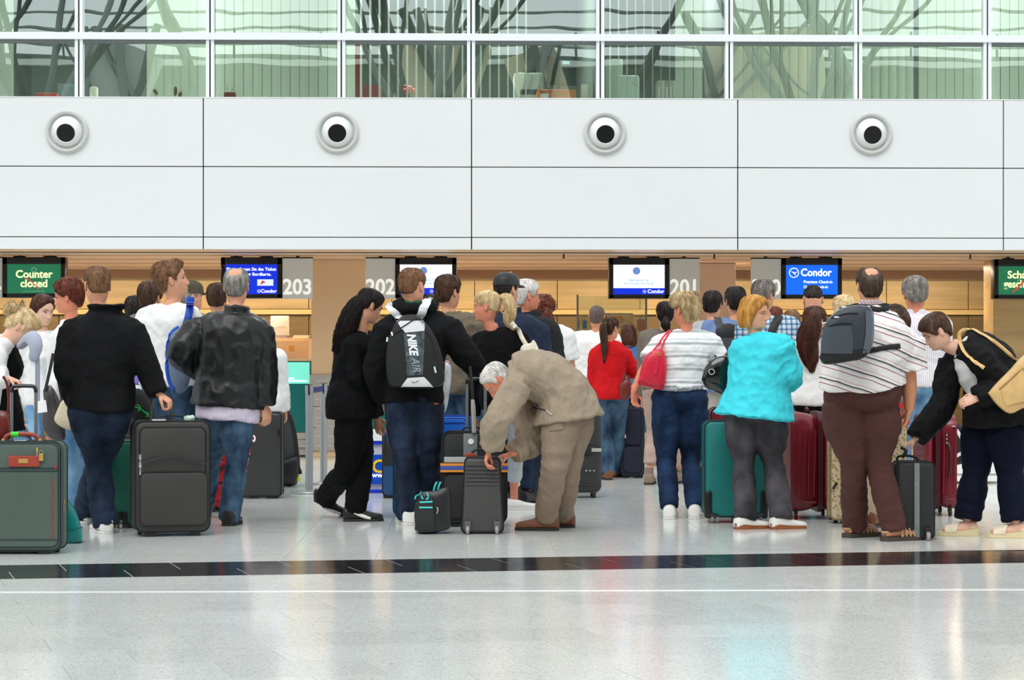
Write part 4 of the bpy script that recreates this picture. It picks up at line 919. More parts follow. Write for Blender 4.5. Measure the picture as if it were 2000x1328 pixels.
person('p17', 'old person in beige jacket and trousers bending down to a small suitcase', 1085, 14.5, 1.74, -88, head=(972, 744, -92, 52), J=dict(pel=(1108, 792), mid=(1076, 742), neck=(1000, 728), shL=(1012, 752, -.2), shR=(1004, 752, .17), elL=(970, 824, -.27), wrL=(958, 874, -.16), elR=(1040, 862, .1), wrR=(1002, 886, .0), hiL=(1100, 806, -.09), hiR=(1124, 800, .08), knL=(1084, 905, -.12), knR=(1112, 900, .08)),
       feet=dict(L=(1066, 1036, -82), R=(1098, 1030, -80)), fat=(1.1, 1.12), hair=dict(m=H_WHITE, t=.008, n=420, len=.04), skin=SKIN_R, face=True,
       top=dict(m=cloth('beige_jacket', (158, 142, 122), rough=.7, bscale=26), hem=-.20, inf=.032, table=[(-.3, .125, .12, .01), (0, .112, .09, 0), (.3, .10, .075, .004), (.6, .103, .075, .006), (.8, .103, .067, 0), (.92, .083, .052, -.004), (1, .046, .044, 0)], collar=(.02, .05, .01), amp=.014, sr=1.25, fr=(5, 5, 4), vox=.0095),
       legs=dict(m=cloth('beige_trousers', (142, 124, 106), rough=.75), w=(1.05, 1.18, 1.22, 1.22), end=.98, amp=.015, vox=.0095), shoes=dict(m=brown_shoe, len=.168, h=1.05), hands='LR', hand_pose=dict(L=dict(d=-UP * .8 - RT * .3, palm=RT * .8 - UP * .2, curl=.8, thumb=RT), R=dict(d=-RT * .95 - UP * .25, palm=-UP * .7 - RT * .3, curl=.95, thumb=-FW)))
person('p18', 'person with shaved head in white T-shirt', 1160, 22.3, 1.76, 5, head=(1166, 619, 12), hair=dict(m=hairmat('stubble', (108, 92, 82), (84, 70, 62)), t=.003, n=0), top=dict(m=whitecot, sleeve=.38, hem=-.12, inf=.03, w=(1.1, 1.1)), legs=dict(m=jean_d), shoes=SH, skin=SKIN_T, fat=(1.1, 1.1))
person('p19', 'person in red sweater with brown ponytail and jeans', 1192, 21.3, 1.64, 8, 'f', head=(1193, 641, 40), J=dict(shL=(1163, 692), shR=(1222, 692), elR=(1238, 722, .05), wrR=(1226, 742, .18)), feet=dict(L=(1186, 937, -10), R=(1203, 932, 30)), hair=dict(m=H_BROWN, t=.007, n=420, len=.07, tails=[dict(path=[(1184, 630, -.1), (1178, 640, -.14), (1180, 668, -.15), (1180, 700, -.14)], r=[.012, .035, .034, .014], n=160)]),
       top=dict(m=cloth('red_sweater', (200, 16, 24), vary=.08), hem=-.12, inf=.022, sleeve=.78), legs=dict(m=jean_m, w=(1.05, 1.1, 1.1, 1.3), end=1.08), shoes=dict(m=brown_shoe), face=False)
person('p20', 'dark-haired person in denim jacket in front of the red sweater', 1229, 23.2, 1.585, 0, 'f', head=(1228, 655, 0), hair=dict(m=H_CHEST, t=.016, bob=(-.12, .09, .11, 60, .02), n=200), top=dict(m=denim('denim_jacket', (58, 92, 140), (96, 130, 172)), hem=-.1), legs=dict(m=jean_d), shoes=SH, vox=.018)
person('p21', 'dark-haired person in grey-brown jacket and pale pink trousers with ankle boots', 1292, 20.4, 1.73, 20, 'f', head=(1299, 614, 0), J=dict(neck=(1294, 646)), feet=dict(L=(1268, 946, 8), R=(1328, 944, 40)), hair=dict(m=H_BLACK, t=.012, n=300, tails=[dict(path=[(1300, 622, -.1), (1300, 634, -.13), (1304, 646, -.12)], r=[.03, .045, .02], n=60)]), top=dict(m=cloth('taupe_jacket', (118, 108, 98)), hem=-.02, inf=.026), legs=dict(m=cloth('pink_beige_trousers', (186, 160, 150)), end=.74, w=(1, 1, .95, 1.1)), shoes=dict(m=leather('taupe_boot', (138, 118, 100), .6), collar=.11), vox=.016)
person('p22', 'person with short spiky blond hair in striped T-shirt carrying the red handbag', 1335, 16.0, 1.70, -8, 'f', head=(1338, 606, -38, 4), J=dict(neck=(1340, 650), shL=(1290, 672, .02), shR=(1386, 668), elL=(1258, 722, -.06), wrL=(1238, 764, -.08), elR=(1408, 712, .04), wrR=(1402, 728, .26), pel=(1328, 778), hiL=(1306, 790), hiR=(1352, 790)),
       feet=dict(L=(1308, 1013, 8), R=(1358, 1012, 12)), fat=(1.16, 1.16), belly=.02, hair=dict(m=hairmat('streaked_blond', (232, 208, 160), (150, 116, 74)), t=.022, n=560, len=.06, r=.0024, spike=.020, top=.7, rough=.008, line=[(0, .055), (35, .045), (55, .02), (70, .005), (80, .01), (88, .025), (100, .018), (112, -.04), (140, -.09), (180, -.10)]),
       top=dict(m=stripes('grey_white_stripe', [(0, (238, 240, 240)), (.42, (176, 182, 184)), (.62, (238, 240, 240)), (.78, (214, 218, 218)), (.92, (238, 240, 240))], 10.5, (0, .1, 1), noise_amp=.25), sleeve=.36, hem=.16, inf=.030, name='striped_shirt', amp=.009, t1=.97), legs=dict(m=jean_n, top=.22, w=(1.04, 1.06, 1.08, 1.12), end=1.0, amp=.011), shoes=dict(m=white_shoe, sm=white_sole, h=.95), skin=SKIN_R, face=True, bare=True, vox=.0065, hands='L', hand_pose=dict(L=dict(d=-UP + RT * .05, palm=RT * .5 - FW * .6, curl=.75, thumb=RT)))
person('p23', 'dark-haired person in pale grey jacket behind the striped T-shirt', 1392, 20.8, 1.835, 10, head=(1392, 595, 20), hair=dict(m=H_DARK, t=.014, n=320), top=dict(m=cloth('pale_grey_jacket', (180, 184, 184)), hem=-.15, inf=.03), legs=dict(m=cloth('stone_trousers', (186, 180, 168))), shoes=SH, vox=.018)
person('p24', 'dark-haired person in blue shirt with a black rucksack', 1428, 19.6, 1.845, 0, head=(1436, 589, -8), J=dict(neck=(1432, 628)), hair=dict(m=H_DARK, t=.014, n=420, spike=.006), top=dict(m=cloth('blue_shirt', (112, 134, 176)), hem=-.15, inf=.03, collar=(.02, .045, .01), w=(1.1, 1.1)), legs=dict(m=cloth('stone_trousers', (186, 180, 168))), shoes=SH, vox=.014, fat=(1.1, 1.1))
person('p25', 'person with golden bob in turquoise jacket looking back over the shoulder', 1482, 15.1, 1.655, 38, 'f', head=(1475, 612, 124, 2, 0), J=dict(neck=(1482, 656), shL=(1448, 678, .06), shR=(1526, 672, -.08), elR=(1546, 738, -.02), wrR=(1512, 752, .2), pel=(1474, 800), mid=(1480, 728), hiL=(1450, 812), hiR=(1500, 812), knL=(1452, 908), knR=(1510, 905)),
       feet=dict(L=(1456, 1033, 62), R=(1526, 1033, 66)), fat=(1.22, 1.3), belly=.03, hair=dict(m=H_GOLD, t=.020, bob=(-.112, .094, .122, 76, .022), n=420, len=.10, r=.002, top=.35, swirl=.1, line=[(0, .070), (30, .052), (48, .03), (62, .0), (75, -.05), (90, -.08), (180, -.09)]),
       top=dict(m=cloth('turquoise_jacket', (64, 212, 226), vary=.06, rough=.7), hem=-.10, inf=.026, table=[(-.3, .145, .12, 0), (-.1, .132, .108, 0), (0, .12, .095, 0), (.3, .094, .078, 0), (.6, .092, .078, .01), (.8, .094, .066, .004), (.92, .075, .05, -.004), (1, .04, .042, 0)], collar=(.028, .046, .01), amp=.013, sr=1.15, vox=.0095),
       legs=dict(m=jean_g, w=(1.0, 1.05, 1.12, 1.3), end=1.06, amp=.014), shoes=dict(m=white_shoe, sm=leather('brown_heel', (150, 84, 44), .5), h=.85, heel=.02), face=True, glasses=True, skin=SKIN, bare=False, hands='')
person('p26', 'grey-haired person in plaid shirt with a black shoulder strap', 1504, 18.6, 1.86, 12, head=(1492, 577, 40), J=dict(neck=(1500, 622)), hair=dict(m=H_GREY, t=.016, n=420), top=dict(m=None, hem=-.15, inf=.028, sleeve=.36), legs=dict(m=jean_m), shoes=SH, vox=.015) if False else None
def plaid():
    m = stripes('blue_plaid', [(0, (226, 234, 240)), (.55, (96, 140, 178)), (.78, (226, 234, 240)), (.86, (40, 78, 120)), (.93, (226, 234, 240))], 22, (1, 0, 0)); nt = m.node_tree; n = nt.nodes; l = nt.links
    b = n['Principled BSDF']; rp = [x for x in n if x.type == 'VALTORGB'][0]; tc = [x for x in n if x.type == 'TEX_COORD'][0]
    sp = n.new('ShaderNodeSeparateXYZ'); l.new(tc.outputs['Object'], sp.inputs[0]); mu = n.new('ShaderNodeMath'); mu.operation = 'MULTIPLY'; mu.inputs[1].default_value = 22; l.new(sp.outputs[2], mu.inputs[0])
    fr = n.new('ShaderNodeMath'); fr.operation = 'FRACT'; l.new(mu.outputs[0], fr.inputs[0]); r2 = n.new('ShaderNodeValToRGB'); r2.color_ramp.interpolation = 'CONSTANT'
    while len(r2.color_ramp.elements) < 5: r2.color_ramp.elements.new(.5)
    for e, s in zip(r2.color_ramp.elements, rp.color_ramp.elements): e.position = s.position; e.color = s.color
    l.new(fr.outputs[0], r2.inputs[0]); mx = n.new('ShaderNodeMix'); mx.data_type = 'RGBA'; mx.blend_type = 'MULTIPLY'; mx.inputs['Factor'].default_value = 1; l.new(rp.outputs[0], mx.inputs['A']); l.new(r2.outputs[0], mx.inputs['B']); l.new(mx.outputs['Result'], b.inputs['Base Color']); return m
person('p26', 'grey-haired person in plaid shirt with a black shoulder strap', 1504, 18.6, 1.86, 12, head=(1492, 577, 40), J=dict(neck=(1500, 622)), hair=dict(m=HGREYD, t=.016, n=420), top=dict(m=plaid(), hem=-.15, inf=.028, sleeve=.36), legs=dict(m=jean_m), shoes=SH, vox=.015)
person('p27', 'person with cropped hair in dark blue T-shirt, head bowed', 1588, 19.4, 1.86, 0, head=(1588, 586, 5, 22), J=dict(neck=(1589, 628), elL=(1541, 700, -.02), shL=(1552, 655)), hair=dict(m=H_DARK, t=.006, n=300, len=.02, line=[(0, .07), (62, .03), (75, .01), (88, .035), (104, .035), (118, .0), (140, -.025), (180, -.03)]), top=dict(m=cloth('dark_blue_shirt', (38, 62, 100)), sleeve=.40, hem=-.15, inf=.03, w=(1.08, 1.08)), legs=dict(m=jean_d), shoes=SH, vox=.015, fat=(1.08, 1.05))
person('p28', 'person with long brown hair in white jacket and black trousers', 1588, 17.4, 1.66, 25, 'f', head=(1592, 628, 40), J=dict(neck=(1592, 668)), hair=dict(m=H_CHEST, t=.018, n=360, len=.08, tails=[dict(path=[(1592, 612, -.09), (1584, 640, -.12), (1576, 668, -.13), (1582, 700, -.13), (1586, 722, -.12)], r=[(.05, .04), (.075, .05), (.07, .045), (.055, .04), (.02, .02)], n=420, wave=.16, stray=.4)]), top=dict(m=whitejack, hem=-.14, inf=.024, w=(.95, 1)), legs=dict(m=cloth('black_trousers', (11, 11, 13), spec=.15)), shoes=SH, vox=.015)
p29m = stripes('red_black_stripe', [(0, (234, 230, 228)), (.20, (150, 42, 64)), (.25, (234, 230, 228)), (.42, (206, 200, 200)), (.50, (34, 32, 36)), (.565, (234, 230, 228)), (.72, (208, 150, 160)), (.76, (234, 230, 228))], 9.5, (.35, 0, 1), noise_amp=.2)
person('p29', 'person in striped shirt and brown trousers stooping forward with the dark backpack', 1700, 13.9, 1.78, 32, head=(1744, 634, 48, 60, 0, .22), J=dict(pel=(1684, 768), mid=(1690, 690), neck=(1726, 640, .12), shL=(1652, 652, .02), shR=(1766, 664, .0), elR=(1776, 744, .02), wrR=(1776, 798, .03), elL=(1640, 740, .2), wrL=(1700, 800, .35), hiL=(1648, 790), hiR=(1712, 790), knL=(1666, 905), knR=(1716, 905)),
       feet=dict(L=(1670, 1049, 55), R=(1746, 1056, 62)), fat=(1.38, 1.45), belly=.05, hair=dict(m=H_BROWN, t=.012, n=300), top=dict(m=p29m, sleeve=.42, hem=.07, inf=.044, name='striped_shirt', amp=.010, sr=1.25, w=(1.0, 1.0)), legs=dict(m=cloth('brown_trousers', (78, 46, 42), rough=.75), w=(.94, 1.02, 1.12, 1.25), end=1.05, amp=.014, vox=.0095, top=.17),
       shoes=dict(sandal=[(.12, .058, .05), (.24, .050, .05), (.36, .042, .06), (.46, .036, .06), (.55, .028, .06)], m=leather('sandal_brown', (172, 134, 96), .5), sole=.028, len=.17, sm=mat('sandal_sole', (70, 58, 50), rough=.8)), hands='R', bare=True, vox=.0065, skin=SKIN_T, hand_pose=dict(R=dict(d=-UP - RT * .25, palm=-RT * .8 - UP * .2, curl=.55, thumb=FW)))
person('p30', 'tall balding person in black vest and beige trousers behind the stooping one', 1700, 15.0, 1.83, 5, head=(1698, 558, -4, 4), feet=dict(L=(1676, 1031, -10), R=(1702, 1030, 20)), hair=dict(m=hairmat('thin_brown_hair', (104, 84, 66), (58, 46, 38)), t=.010, bald=.62, n=560, len=.06, line=[(0, .09), (40, .07), (62, .03), (75, .0), (88, .02), (104, .02), (116, -.05), (140, -.085), (180, -.09)]), skin=SKIN,
       top=[dict(m=cloth('black_vest', (40, 40, 42)), hem=-.05, inf=.03, sleeve=.0, collar=(.03, .046, .01)), dict(m=stripes('pink_plaid', [(0, (226, 206, 206)), (.4, (176, 110, 124)), (.6, (226, 206, 206)), (.8, (120, 110, 120))], 50, (1, 0, .4)), name='shirt', hem=.1, inf=.018, collar=(.045, .043, .01), key='shirt')], legs=dict(m=cloth('sand_trousers', (190, 168, 140)), w=(1.05, 1.1, 1.1, 1.2), end=1.04), shoes=dict(m=brown_shoe), vox=.014)
person('p31', 'person with thick grey hair in finely striped shirt and pale jeans', 1790, 17.0, 1.84, 2, head=(1787, 575, 0, 6), J=dict(neck=(1789, 616)), hair=dict(m=H_GREY, t=.020, n=560, len=.04, rough=.006, top=.4, line=[(0, .07), (62, .02), (75, -.01), (88, .02), (104, .02), (116, -.04), (150, -.07), (180, -.07)]), skin=SKIN_R, top=dict(m=stripes('fine_stripe_shirt', [(0, (214, 200, 216)), (.35, (240, 238, 240))], 60, (1, 0, 0)), sleeve=.42, hem=-.02, inf=.028, collar=(.04, .043, .01)), legs=dict(m=jean_l, w=(1.0, 1.05, 1.05, 1.1)), shoes=SH, vox=.014, fat=(1.05, 1.05))
person('p32', 'person in black blazer bending to the small suitcase with a cream shoulder bag', 1925, 14.25, 1.66, -98, 'f', head=(1828, 648, -94, 30), J=dict(pel=(1944, 804), mid=(1924, 728), neck=(1872, 676), shL=(1910, 694, -.2), shR=(1860, 704, .12), elL=(1958, 752, -.24), wrL=(1908, 778, -.26), elR=(1838, 796, .1), wrR=(1789, 856, .02), hiL=(1960, 822, -.08), hiR=(1922, 818, .08), knL=(1974, 920, -.06), knR=(1906, 920, .08)),
       feet=dict(R=(1888, 1046, -86), L=(1984, 1050, -84)), fat=(1.18, 1.25), belly=.03, hair=dict(m=hairmat('short_brown_hair', (112, 82, 62), (66, 48, 38)), t=.016, n=560, len=.05, top=.4, line=[(0, .05), (25, .045), (50, .02), (66, -.01), (76, -.02), (84, .018), (100, .018), (110, -.03), (150, -.075), (180, -.08)]),
       top=[dict(m=whitecot, name='blouse', hem=-.05, inf=.010, key='blouse', sleeve=0), dict(m=cloth('black_blazer', (12, 12, 14), rough=.7, spec=.2), name='blazer', hem=-.16, inf=.03, sr=1.2, table=[(-.3, .125, .10, -.02), (0, .118, .092, -.018), (.3, .095, .072, -.022), (.6, .10, .072, -.022), (.8, .10, .06, -.016), (.92, .08, .046, -.014), (1, .045, .04, -.012)], amp=.012, vox=.0095)],
       legs=dict(m=cloth('navy_trousers', (10, 14, 34), rough=.8, spec=.15), w=(1.05, 1.15, 1.3, 1.5), end=.92, amp=.012, vox=.0095), shoes=dict(sandal=[(.18, .05, .14), (.30, .044, .10), (.42, .036, .06), (.50, .03, .02)], sw=2.0, m=leather('cream_sandal', (228, 212, 186), .45), sole=.026, heel=.028, sm=pale_sole), hands='LR', face=True, glasses=True, skin=SKIN_P,
       hand_pose=dict(L=dict(d=-RT * .9 - UP * .25, palm=-UP * .4 + FW * .7, curl=.8, thumb=UP), R=dict(d=-RT * .75 - UP * .55, palm=-UP * .6 + RT * .6, curl=.7, thumb=-FW)))
person('p33', 'dark red haired person far off beside the counter, right of the plaid shirt', 1513, 23.0, 1.70, 0, 'f', head=(1513, 622, 0), hair=dict(m=H_AUBURN, t=.018, n=120), top=dict(m=cloth('grey_top', (120, 120, 124)), hem=-.1), legs=dict(m=jean_d), shoes=SH, vox=.022)
person('p34', 'fair-haired person far off left of the dark blue T-shirt', 1548, 22.6, 1.66, 0, 'f', head=(1546, 628, 0), hair=dict(m=H_LBROWN, t=.018, n=120), top=dict(m=cloth('navy_top', (40, 48, 70)), hem=-.1), legs=dict(m=jean_d), shoes=SH, vox=.022)
person('p35', 'fair curly-haired person between the long brown hair and the balding head', 1650, 18.6, 1.74, 0, 'f', head=(1648, 606, 10), hair=dict(m=H_BLOND, t=.02, n=100, curls=(120, .012)), top=dict(m=cloth('grey_top', (120, 120, 124)), hem=-.1), legs=dict(m=jean_d), shoes=SH, vox=.02)
person('p36', 'dark-haired person far off between the backpack wearer and the olive jacket', 846, 22.0, 1.70, 0, head=(843, 598, 10), hair=dict(m=H_DARK, t=.012, n=120), top=dict(m=cloth('navy_top', (40, 48, 70)), hem=-.1), legs=dict(m=jean_d), shoes=SH, vox=.022)
# caps
def cap(P, m, peak_m, yaw_off, white=None, flat=False):
    MH = P['MH']; org = P['org']; mb = MB(); rings = []
    for z in np.linspace(0.028, 0.112, 12):
        rg = []
        for j in range(36):
            p = head_surf(2 * PI * j / 36, z, False, False); d = (p - V((0, -.008, .0))).normalized(); rg.append(MH @ (p + d * (.016 + (.012 if flat else .004) * smooth(.04, .09, z))))
        rings.append(rg)
    mb.loft(rings); o = mb.build('cap', m, P['root'], org)
    pk = MB(); up = []; lo = []
    for i in range(13):
        a = -1.0 + 2.0 * i / 12; p = head_surf(a, .034, False, False); d = V((math.sin(a), math.cos(a), 0)); L = (.03 if flat else .072) * (math.cos(a) ** .6)
        for lst, dz in ((up, .004), (lo, -.002)): lst.append([MH @ (p + d * .008 + V((0, 0, dz))), MH @ (p + V((0, 1, 0)) * L * .6 + d * .012 + V((0, 0, dz - .004))), MH @ (p + V((0, 1, 0)) * L + d * .012 + V((0, 0, dz - .014)))])
    rr = [u + l_[::-1] for u, l_ in zip(up, lo)]; pk.loft(rr); pk.build('peak', peak_m, o, org)
    if white:
        wb = MB(); wb.tube([MH @ (head_surf(a, z, False, False) + (head_surf(a, z, False, False) - V((0, -.008, 0))).normalized() * .022) for a, z in ((.25, .05), (.28, .075), (.3, .095), (.5, .112))], 0, n=6, k=3, flat=(.016, .003), ax=MH.to_3x3() @ V((1, 0, 0))); wb.build('front_panel', white, o, org)
cap(P14, mat('cap_black', (24, 24, 26), rough=.5), mat('cap_peak', (34, 34, 36), rough=.5), 0, white=mat('cap_white', (238, 238, 236), rough=.6))
cap(P7, cloth('olive_cap', (84, 78, 62)), cloth('olive_peak', (64, 60, 48)), 0, flat=True)

P = PEOPLE['p11']; d_, x_, y_ = P['frame'](.95); c_ = P['neck'] + d_ * .045 - y_ * .005
MB().tube([c_ + x_ * (.080 * math.sin(q)) - y_ * (.085 * math.cos(q)) + d_ * .006 * math.sin(q * 5) for q in np.linspace(-1.9, 1.9, 15)], [(.020, .018)] * 15, n=10, k=2, dome=True).build('hood_lining', cloth('green_lining', (28, 84, 58)), P['root'], P['org'])
# ================================================================== LUGGAGE
rubber = mat('black_rubber', (24, 24, 25), rough=.6); chrome = mat('chrome', (214, 214, 212), rough=.2, metal=.9); alu = mat('brushed_grey_tube', (128, 128, 126), rough=.35, metal=.5)
brass = mat('brass', (224, 186, 104), rough=.3, metal=.7); blkplast = plastic('black_plastic', (22, 22, 23)); nylon_k = mat('black_nylon', (33, 33, 34), rough=.7, bump=.25, bscale=220, vary=.12, vscale=5)
def rrect(w, h, r, n=5, z0=0.0):
    pts = []
    for cx, cz, a0_ in ((w / 2 - r, z0 + r, -PI / 2), (w / 2 - r, z0 + h - r, 0), (-w / 2 + r, z0 + h - r, PI / 2), (-w / 2 + r, z0 + r, PI)):
        for i in range(n + 1): a = a0_ + PI / 2 * i / n; pts.append((cx + r * math.cos(a), cz + r * math.sin(a)))
    return pts
def rslab(mb, w, h, r, y0, y1, z0=0.0, soft=0.02, mi=0, x0=0.0, top_taper=0.0):
    """rounded-rectangle slab between y0 and y1 with softened front and back rims"""
    rings = []
    for y, s in ((y0, 1), (y0 + soft * .3, .35), (y0 + soft, 0), (y1 - soft, 0), (y1 - soft * .3, .35), (y1, 1)):
        q = rrect(w - 2 * soft * s, h - 2 * soft * s, max(r - soft * s * .6, .004), 5, z0 + soft * s)
        rings.append([V((x0 + x * (1 - top_taper * (z - z0) / h), y, z)) for x, z in q])
    mb.loft(rings, mi=mi)
def loop_tube(mb, pts, r, n=6):
    P = [V(p) for p in pts]; N = len(P); rings = []
    for i in range(N):
        t = (P[(i + 1) % N] - P[i - 1]).normalized(); y = V((0, 1, 0)); x = t.cross(y).normalized(); rings.append([P[i] + x * (r * math.cos(2 * PI * j / n)) + y * (r * math.sin(2 * PI * j / n)) for j in range(n)])
    b = len(mb.v)
    for rg in rings: mb.v.extend([tuple(p) for p in rg])
    for i in range(N):
        for j in range(n): i2, j2 = (i + 1) % N, (j + 1) % n; mb.f.append((b + i * n + j, b + i2 * n + j, b + i2 * n + j2, b + i * n + j2)); mb.m.append(0)
def case(label, px, D, W, Hh, Dp, yaw=0.0, m=nylon_k, clear=.03, r=.05, pockets=(), pipe=None, wheels=2, handle=True, pole=0.0, pole_x=None, feet=True, cat='suitcase', name='suitcase', soft=.02, group=None, trim=None, wheel_m=None, htop=None, hm=None, pole_m=None, corner=False, gusset=True, taper=0.0):
    c = at(px, HY, D); c.z = 0; a = math.radians(yaw) - PSI
    bk = V((-math.sin(a), math.cos(a), 0)); c = c + bk * (Dp / 2)
    t = thing(name, c, label, cat, group, a)
    mb = MB(); rslab(mb, W, Hh - clear, r, -Dp / 2, Dp / 2, clear, soft, top_taper=taper); mb.build('body', m, t)
    pipe = pipe or blkplast
    for y in (-Dp / 2 + soft * .8, Dp / 2 - soft * .8):
        pm = MB(); loop_tube(pm, [(x * (1 - taper * (z - clear) / (Hh - clear)), y, z) for x, z in rrect(W + .002, Hh - clear + .002, r, 6, clear - .001)], .0055); pm.build('piping', pipe, t)
    if gusset:
        gm = MB(); loop_tube(gm, [(x * (1 - taper * (z - clear) / (Hh - clear)), -Dp * .18, z) for x, z in rrect(W + .001, Hh - clear + .001, r, 6, clear)], .0035); gm.build('zip', pipe, t)
    for (x0, z0, x1, z1, th, pm_) in pockets:
        pb = MB(); w, h = (x1 - x0) * W, (z1 - z0) * Hh; rslab(pb, w, h, min(.045, h * .3), -Dp / 2 - th, -Dp / 2 + .012, z0 * Hh + clear * (1 - z0), min(.012, th), x0=(x0 + x1) / 2 * W - W / 2)
        po = pb.build('pocket', pm_ or m, t)
        zz = MB(); loop_tube(zz, [((x0 + x1) / 2 * W - W / 2 + x, -Dp / 2 - th * .7, z) for x, z in rrect(w + .002, h + .002, min(.045, h * .3), 5, z0 * Hh + clear * (1 - z0) - .001)], .003); zz.build('zip', pipe, po)
    for sx in (-1, 1):
        if wheels:
            wm = MB(); yb = Dp / 2 - .04
            for yy in ((yb,) if wheels == 2 else (yb, -yb)):
                x = sx * (W / 2 - .055); wm.cyl((x - .013, yy, .028), (x + .013, yy, .028), .028, 14)
            wo = wm.build('wheel', wheel_m or rubber, t)
            if wheels == 2: MB().box((sx * (W / 2 - .055) - .024, yb - .02, .03), (sx * (W / 2 - .055) + .024, yb + .042, .10), .008).build('wheel_housing', blkplast, t)
            else: 
                for yy in (yb, -yb): MB().box((sx * (W / 2 - .055) - .018, yy - .018, .03), (sx * (W / 2 - .055) + .018, yy + .018, clear + .03), .006).build('wheel_fork', blkplast, t)
        if feet and wheels == 2: MB().box((sx * W * .3 - .035, -Dp / 2 + .015, 0.001), (sx * W * .3 + .035, -Dp / 2 + .05, clear + .01), .006).build('foot', blkplast, t)
        if corner:
            for yy in (-1,):
                cm = MB(); rslab(cm, .052, .20, .02, -Dp / 2 - .014, -Dp / 2 + .05, clear - .012, .008, x0=sx * (W / 2 - .022)); cm.tube([(sx * (W / 2 - .03), -Dp / 2 - .004, .06), (sx * (W / 2 - .09), -Dp / 2 - .004, .045)], .018, 8, 1); cm.build('corner_guard', blkplast, t)
                cw = MB()
                for q in (.05, .085): cw.cyl((sx * (W / 2 - q) - .010, -Dp / 2 + .0, .027), (sx * (W / 2 - q) + .010, -Dp / 2 + .0, .027), .026, 12)
                cw.build('wheel', mat('grey_wheel', (120, 122, 124), rough=.4), t)
    if handle:
        hw, hh, hr_ = handle if isinstance(handle, tuple) else (.13, .035, .010)
        hmb = MB(); hmb.tube([(-hw / 2 - .012, 0, Hh - .008), (-hw / 2, 0, Hh + hh * .7), (-hw / 4, 0, Hh + hh), (hw / 4, 0, Hh + hh), (hw / 2, 0, Hh + hh * .7), (hw / 2 + .012, 0, Hh - .008)], [(hr_ * 1.2, hr_ * .6)] * 6, n=8, k=3, ax=(0, 1, 0)); hmb.build('carry_handle', hm or blkplast, t)
    if pole:
        pxs = pole_x or (-.08, .08); yb = Dp / 2 - .05; pm = MB()
        for x in pxs: po = MB().tube([(x, yb, Hh - .02), (x, yb, Hh + pole)], 0, n=8, k=1, flat=(.011, .008), ax=(1, 0, 0)).build('pull_pole', pole_m or alu, t)
        g = MB(); g.tube([(pxs[0], yb, Hh + pole - .03), (pxs[0] + .004, yb, Hh + pole - .006), (pxs[0] + .025, yb, Hh + pole + .008), (pxs[1] - .025, yb, Hh + pole + .008), (pxs[1] - .004, yb, Hh + pole - .006), (pxs[1], yb, Hh + pole - .03)], 0, n=8, k=2, flat=(.014, .012), ax=(0, 1, 0)); g.build('grip', blkplast, t)
    return t
def zip_pull(t, x, y, z, m=chrome, s=1.0):
    mb = MB(); mb.box((x - .006 * s, y - .006, z - .01 * s), (x + .006 * s, y, z + .01 * s), .002); mb.box((x - .003 * s, y - .009, z - .042 * s), (x + .004 * s, y - .005, z - .006 * s), .002); mb.build('zip_pull', m, t)
def pillow(name, outline, D, thick, m, label, cat, parent=None, back=None, pwr=.5, sub=3, group=None, lean=0.0):
    """bag with real depth: outline in pixels at depth D, bulged to both sides"""
    P = crom(list(outline) + [outline[0]], sub)[:-1]; cx, cy = np.mean(np.array(outline), 0); ymin = min(p[1] for p in outline); 
    base = at(cx, cy, D); rings = []
    prof = [(.02, 1), (.30, .985), (.6, .87), (.85, .62), (.96, .36), (1.0, .0)]
    for s, o in prof: rings.append([at(cx + (x - cx) * s, cy + (y - cy) * s, D - thick / 2 * (1 - (1 - o) ** 1.0) ** pwr + lean * (y - cy)) for x, y in P])
    for s, o in reversed(prof[:-1]): rings.append([at(cx + (x - cx) * s, cy + (y - cy) * s, D + (thick if back is None else back) / 2 * o ** pwr + lean * (y - cy)) for x, y in P])
    mb = MB().loft(rings)
    if parent is None:
        low = V(base); t = thing(name, low, label, cat, group); o = mb.build('body', m, t, low); return t, o, low
    return mb.build(name, m, parent, V(parent.location))
def tree(o): return tree_of([o])
def patch(tr, left, right, cols, lift, thick, m, name, parent, D, sub=3):
    Lp, Rp = crom(left, sub), crom(right, sub); G = []; org = V(parent.location)
    for a, b in zip(Lp, Rp):
        row = []
        for j in range(cols + 1):
            q = a + (b - a) * j / cols; p, n = hit(tr, q[0], q[1], lift); row.append(p if p is not None else at(q[0], q[1], D))
        G.append(row)
    ring = [[p for p in r] + [p + FW * thick for p in reversed(r)] for r in G]
    return MB().loft(ring).build(name, m, parent, org)
def proj_text(tr, s, size, cx, cy, ang, m, parent, D, lift=.003, bold=.03, shear=0.0, sx=1.0, name='lettering'):
    me = text_mesh(s, 1.0, 0.0, bold, 'CENTER', shear, sx); ca, sa = math.cos(ang), math.sin(ang); org = V(parent.location)
    bm = bmesh.new(); bm.from_mesh(me); bmesh.ops.subdivide_edges(bm, edges=[e for e in bm.edges if e.calc_length() > .2], cuts=2); bmesh.ops.triangulate(bm, faces=bm.faces[:]); bm.to_mesh(me); bm.free()
    for v in me.vertices:
        u, w_ = v.co.x * size, v.co.y * size; px_, py_ = cx + u * ca + w_ * sa, cy + u * sa - w_ * ca
        p, n = hit(tr, px_, py_, lift); v.co = (p if p is not None else at(px_, py_, D)) - org
    me.update(); me.materials.clear(); me.materials.append(m); return link(name, me, parent)
def ribbon(name, pts, wd, thk, m, parent, axis=None):
    org = V(parent.location); return MB().tube(pts, 0, n=8, k=2, flat=(wd, thk), ax=axis or RT).build(name, m, parent, org)
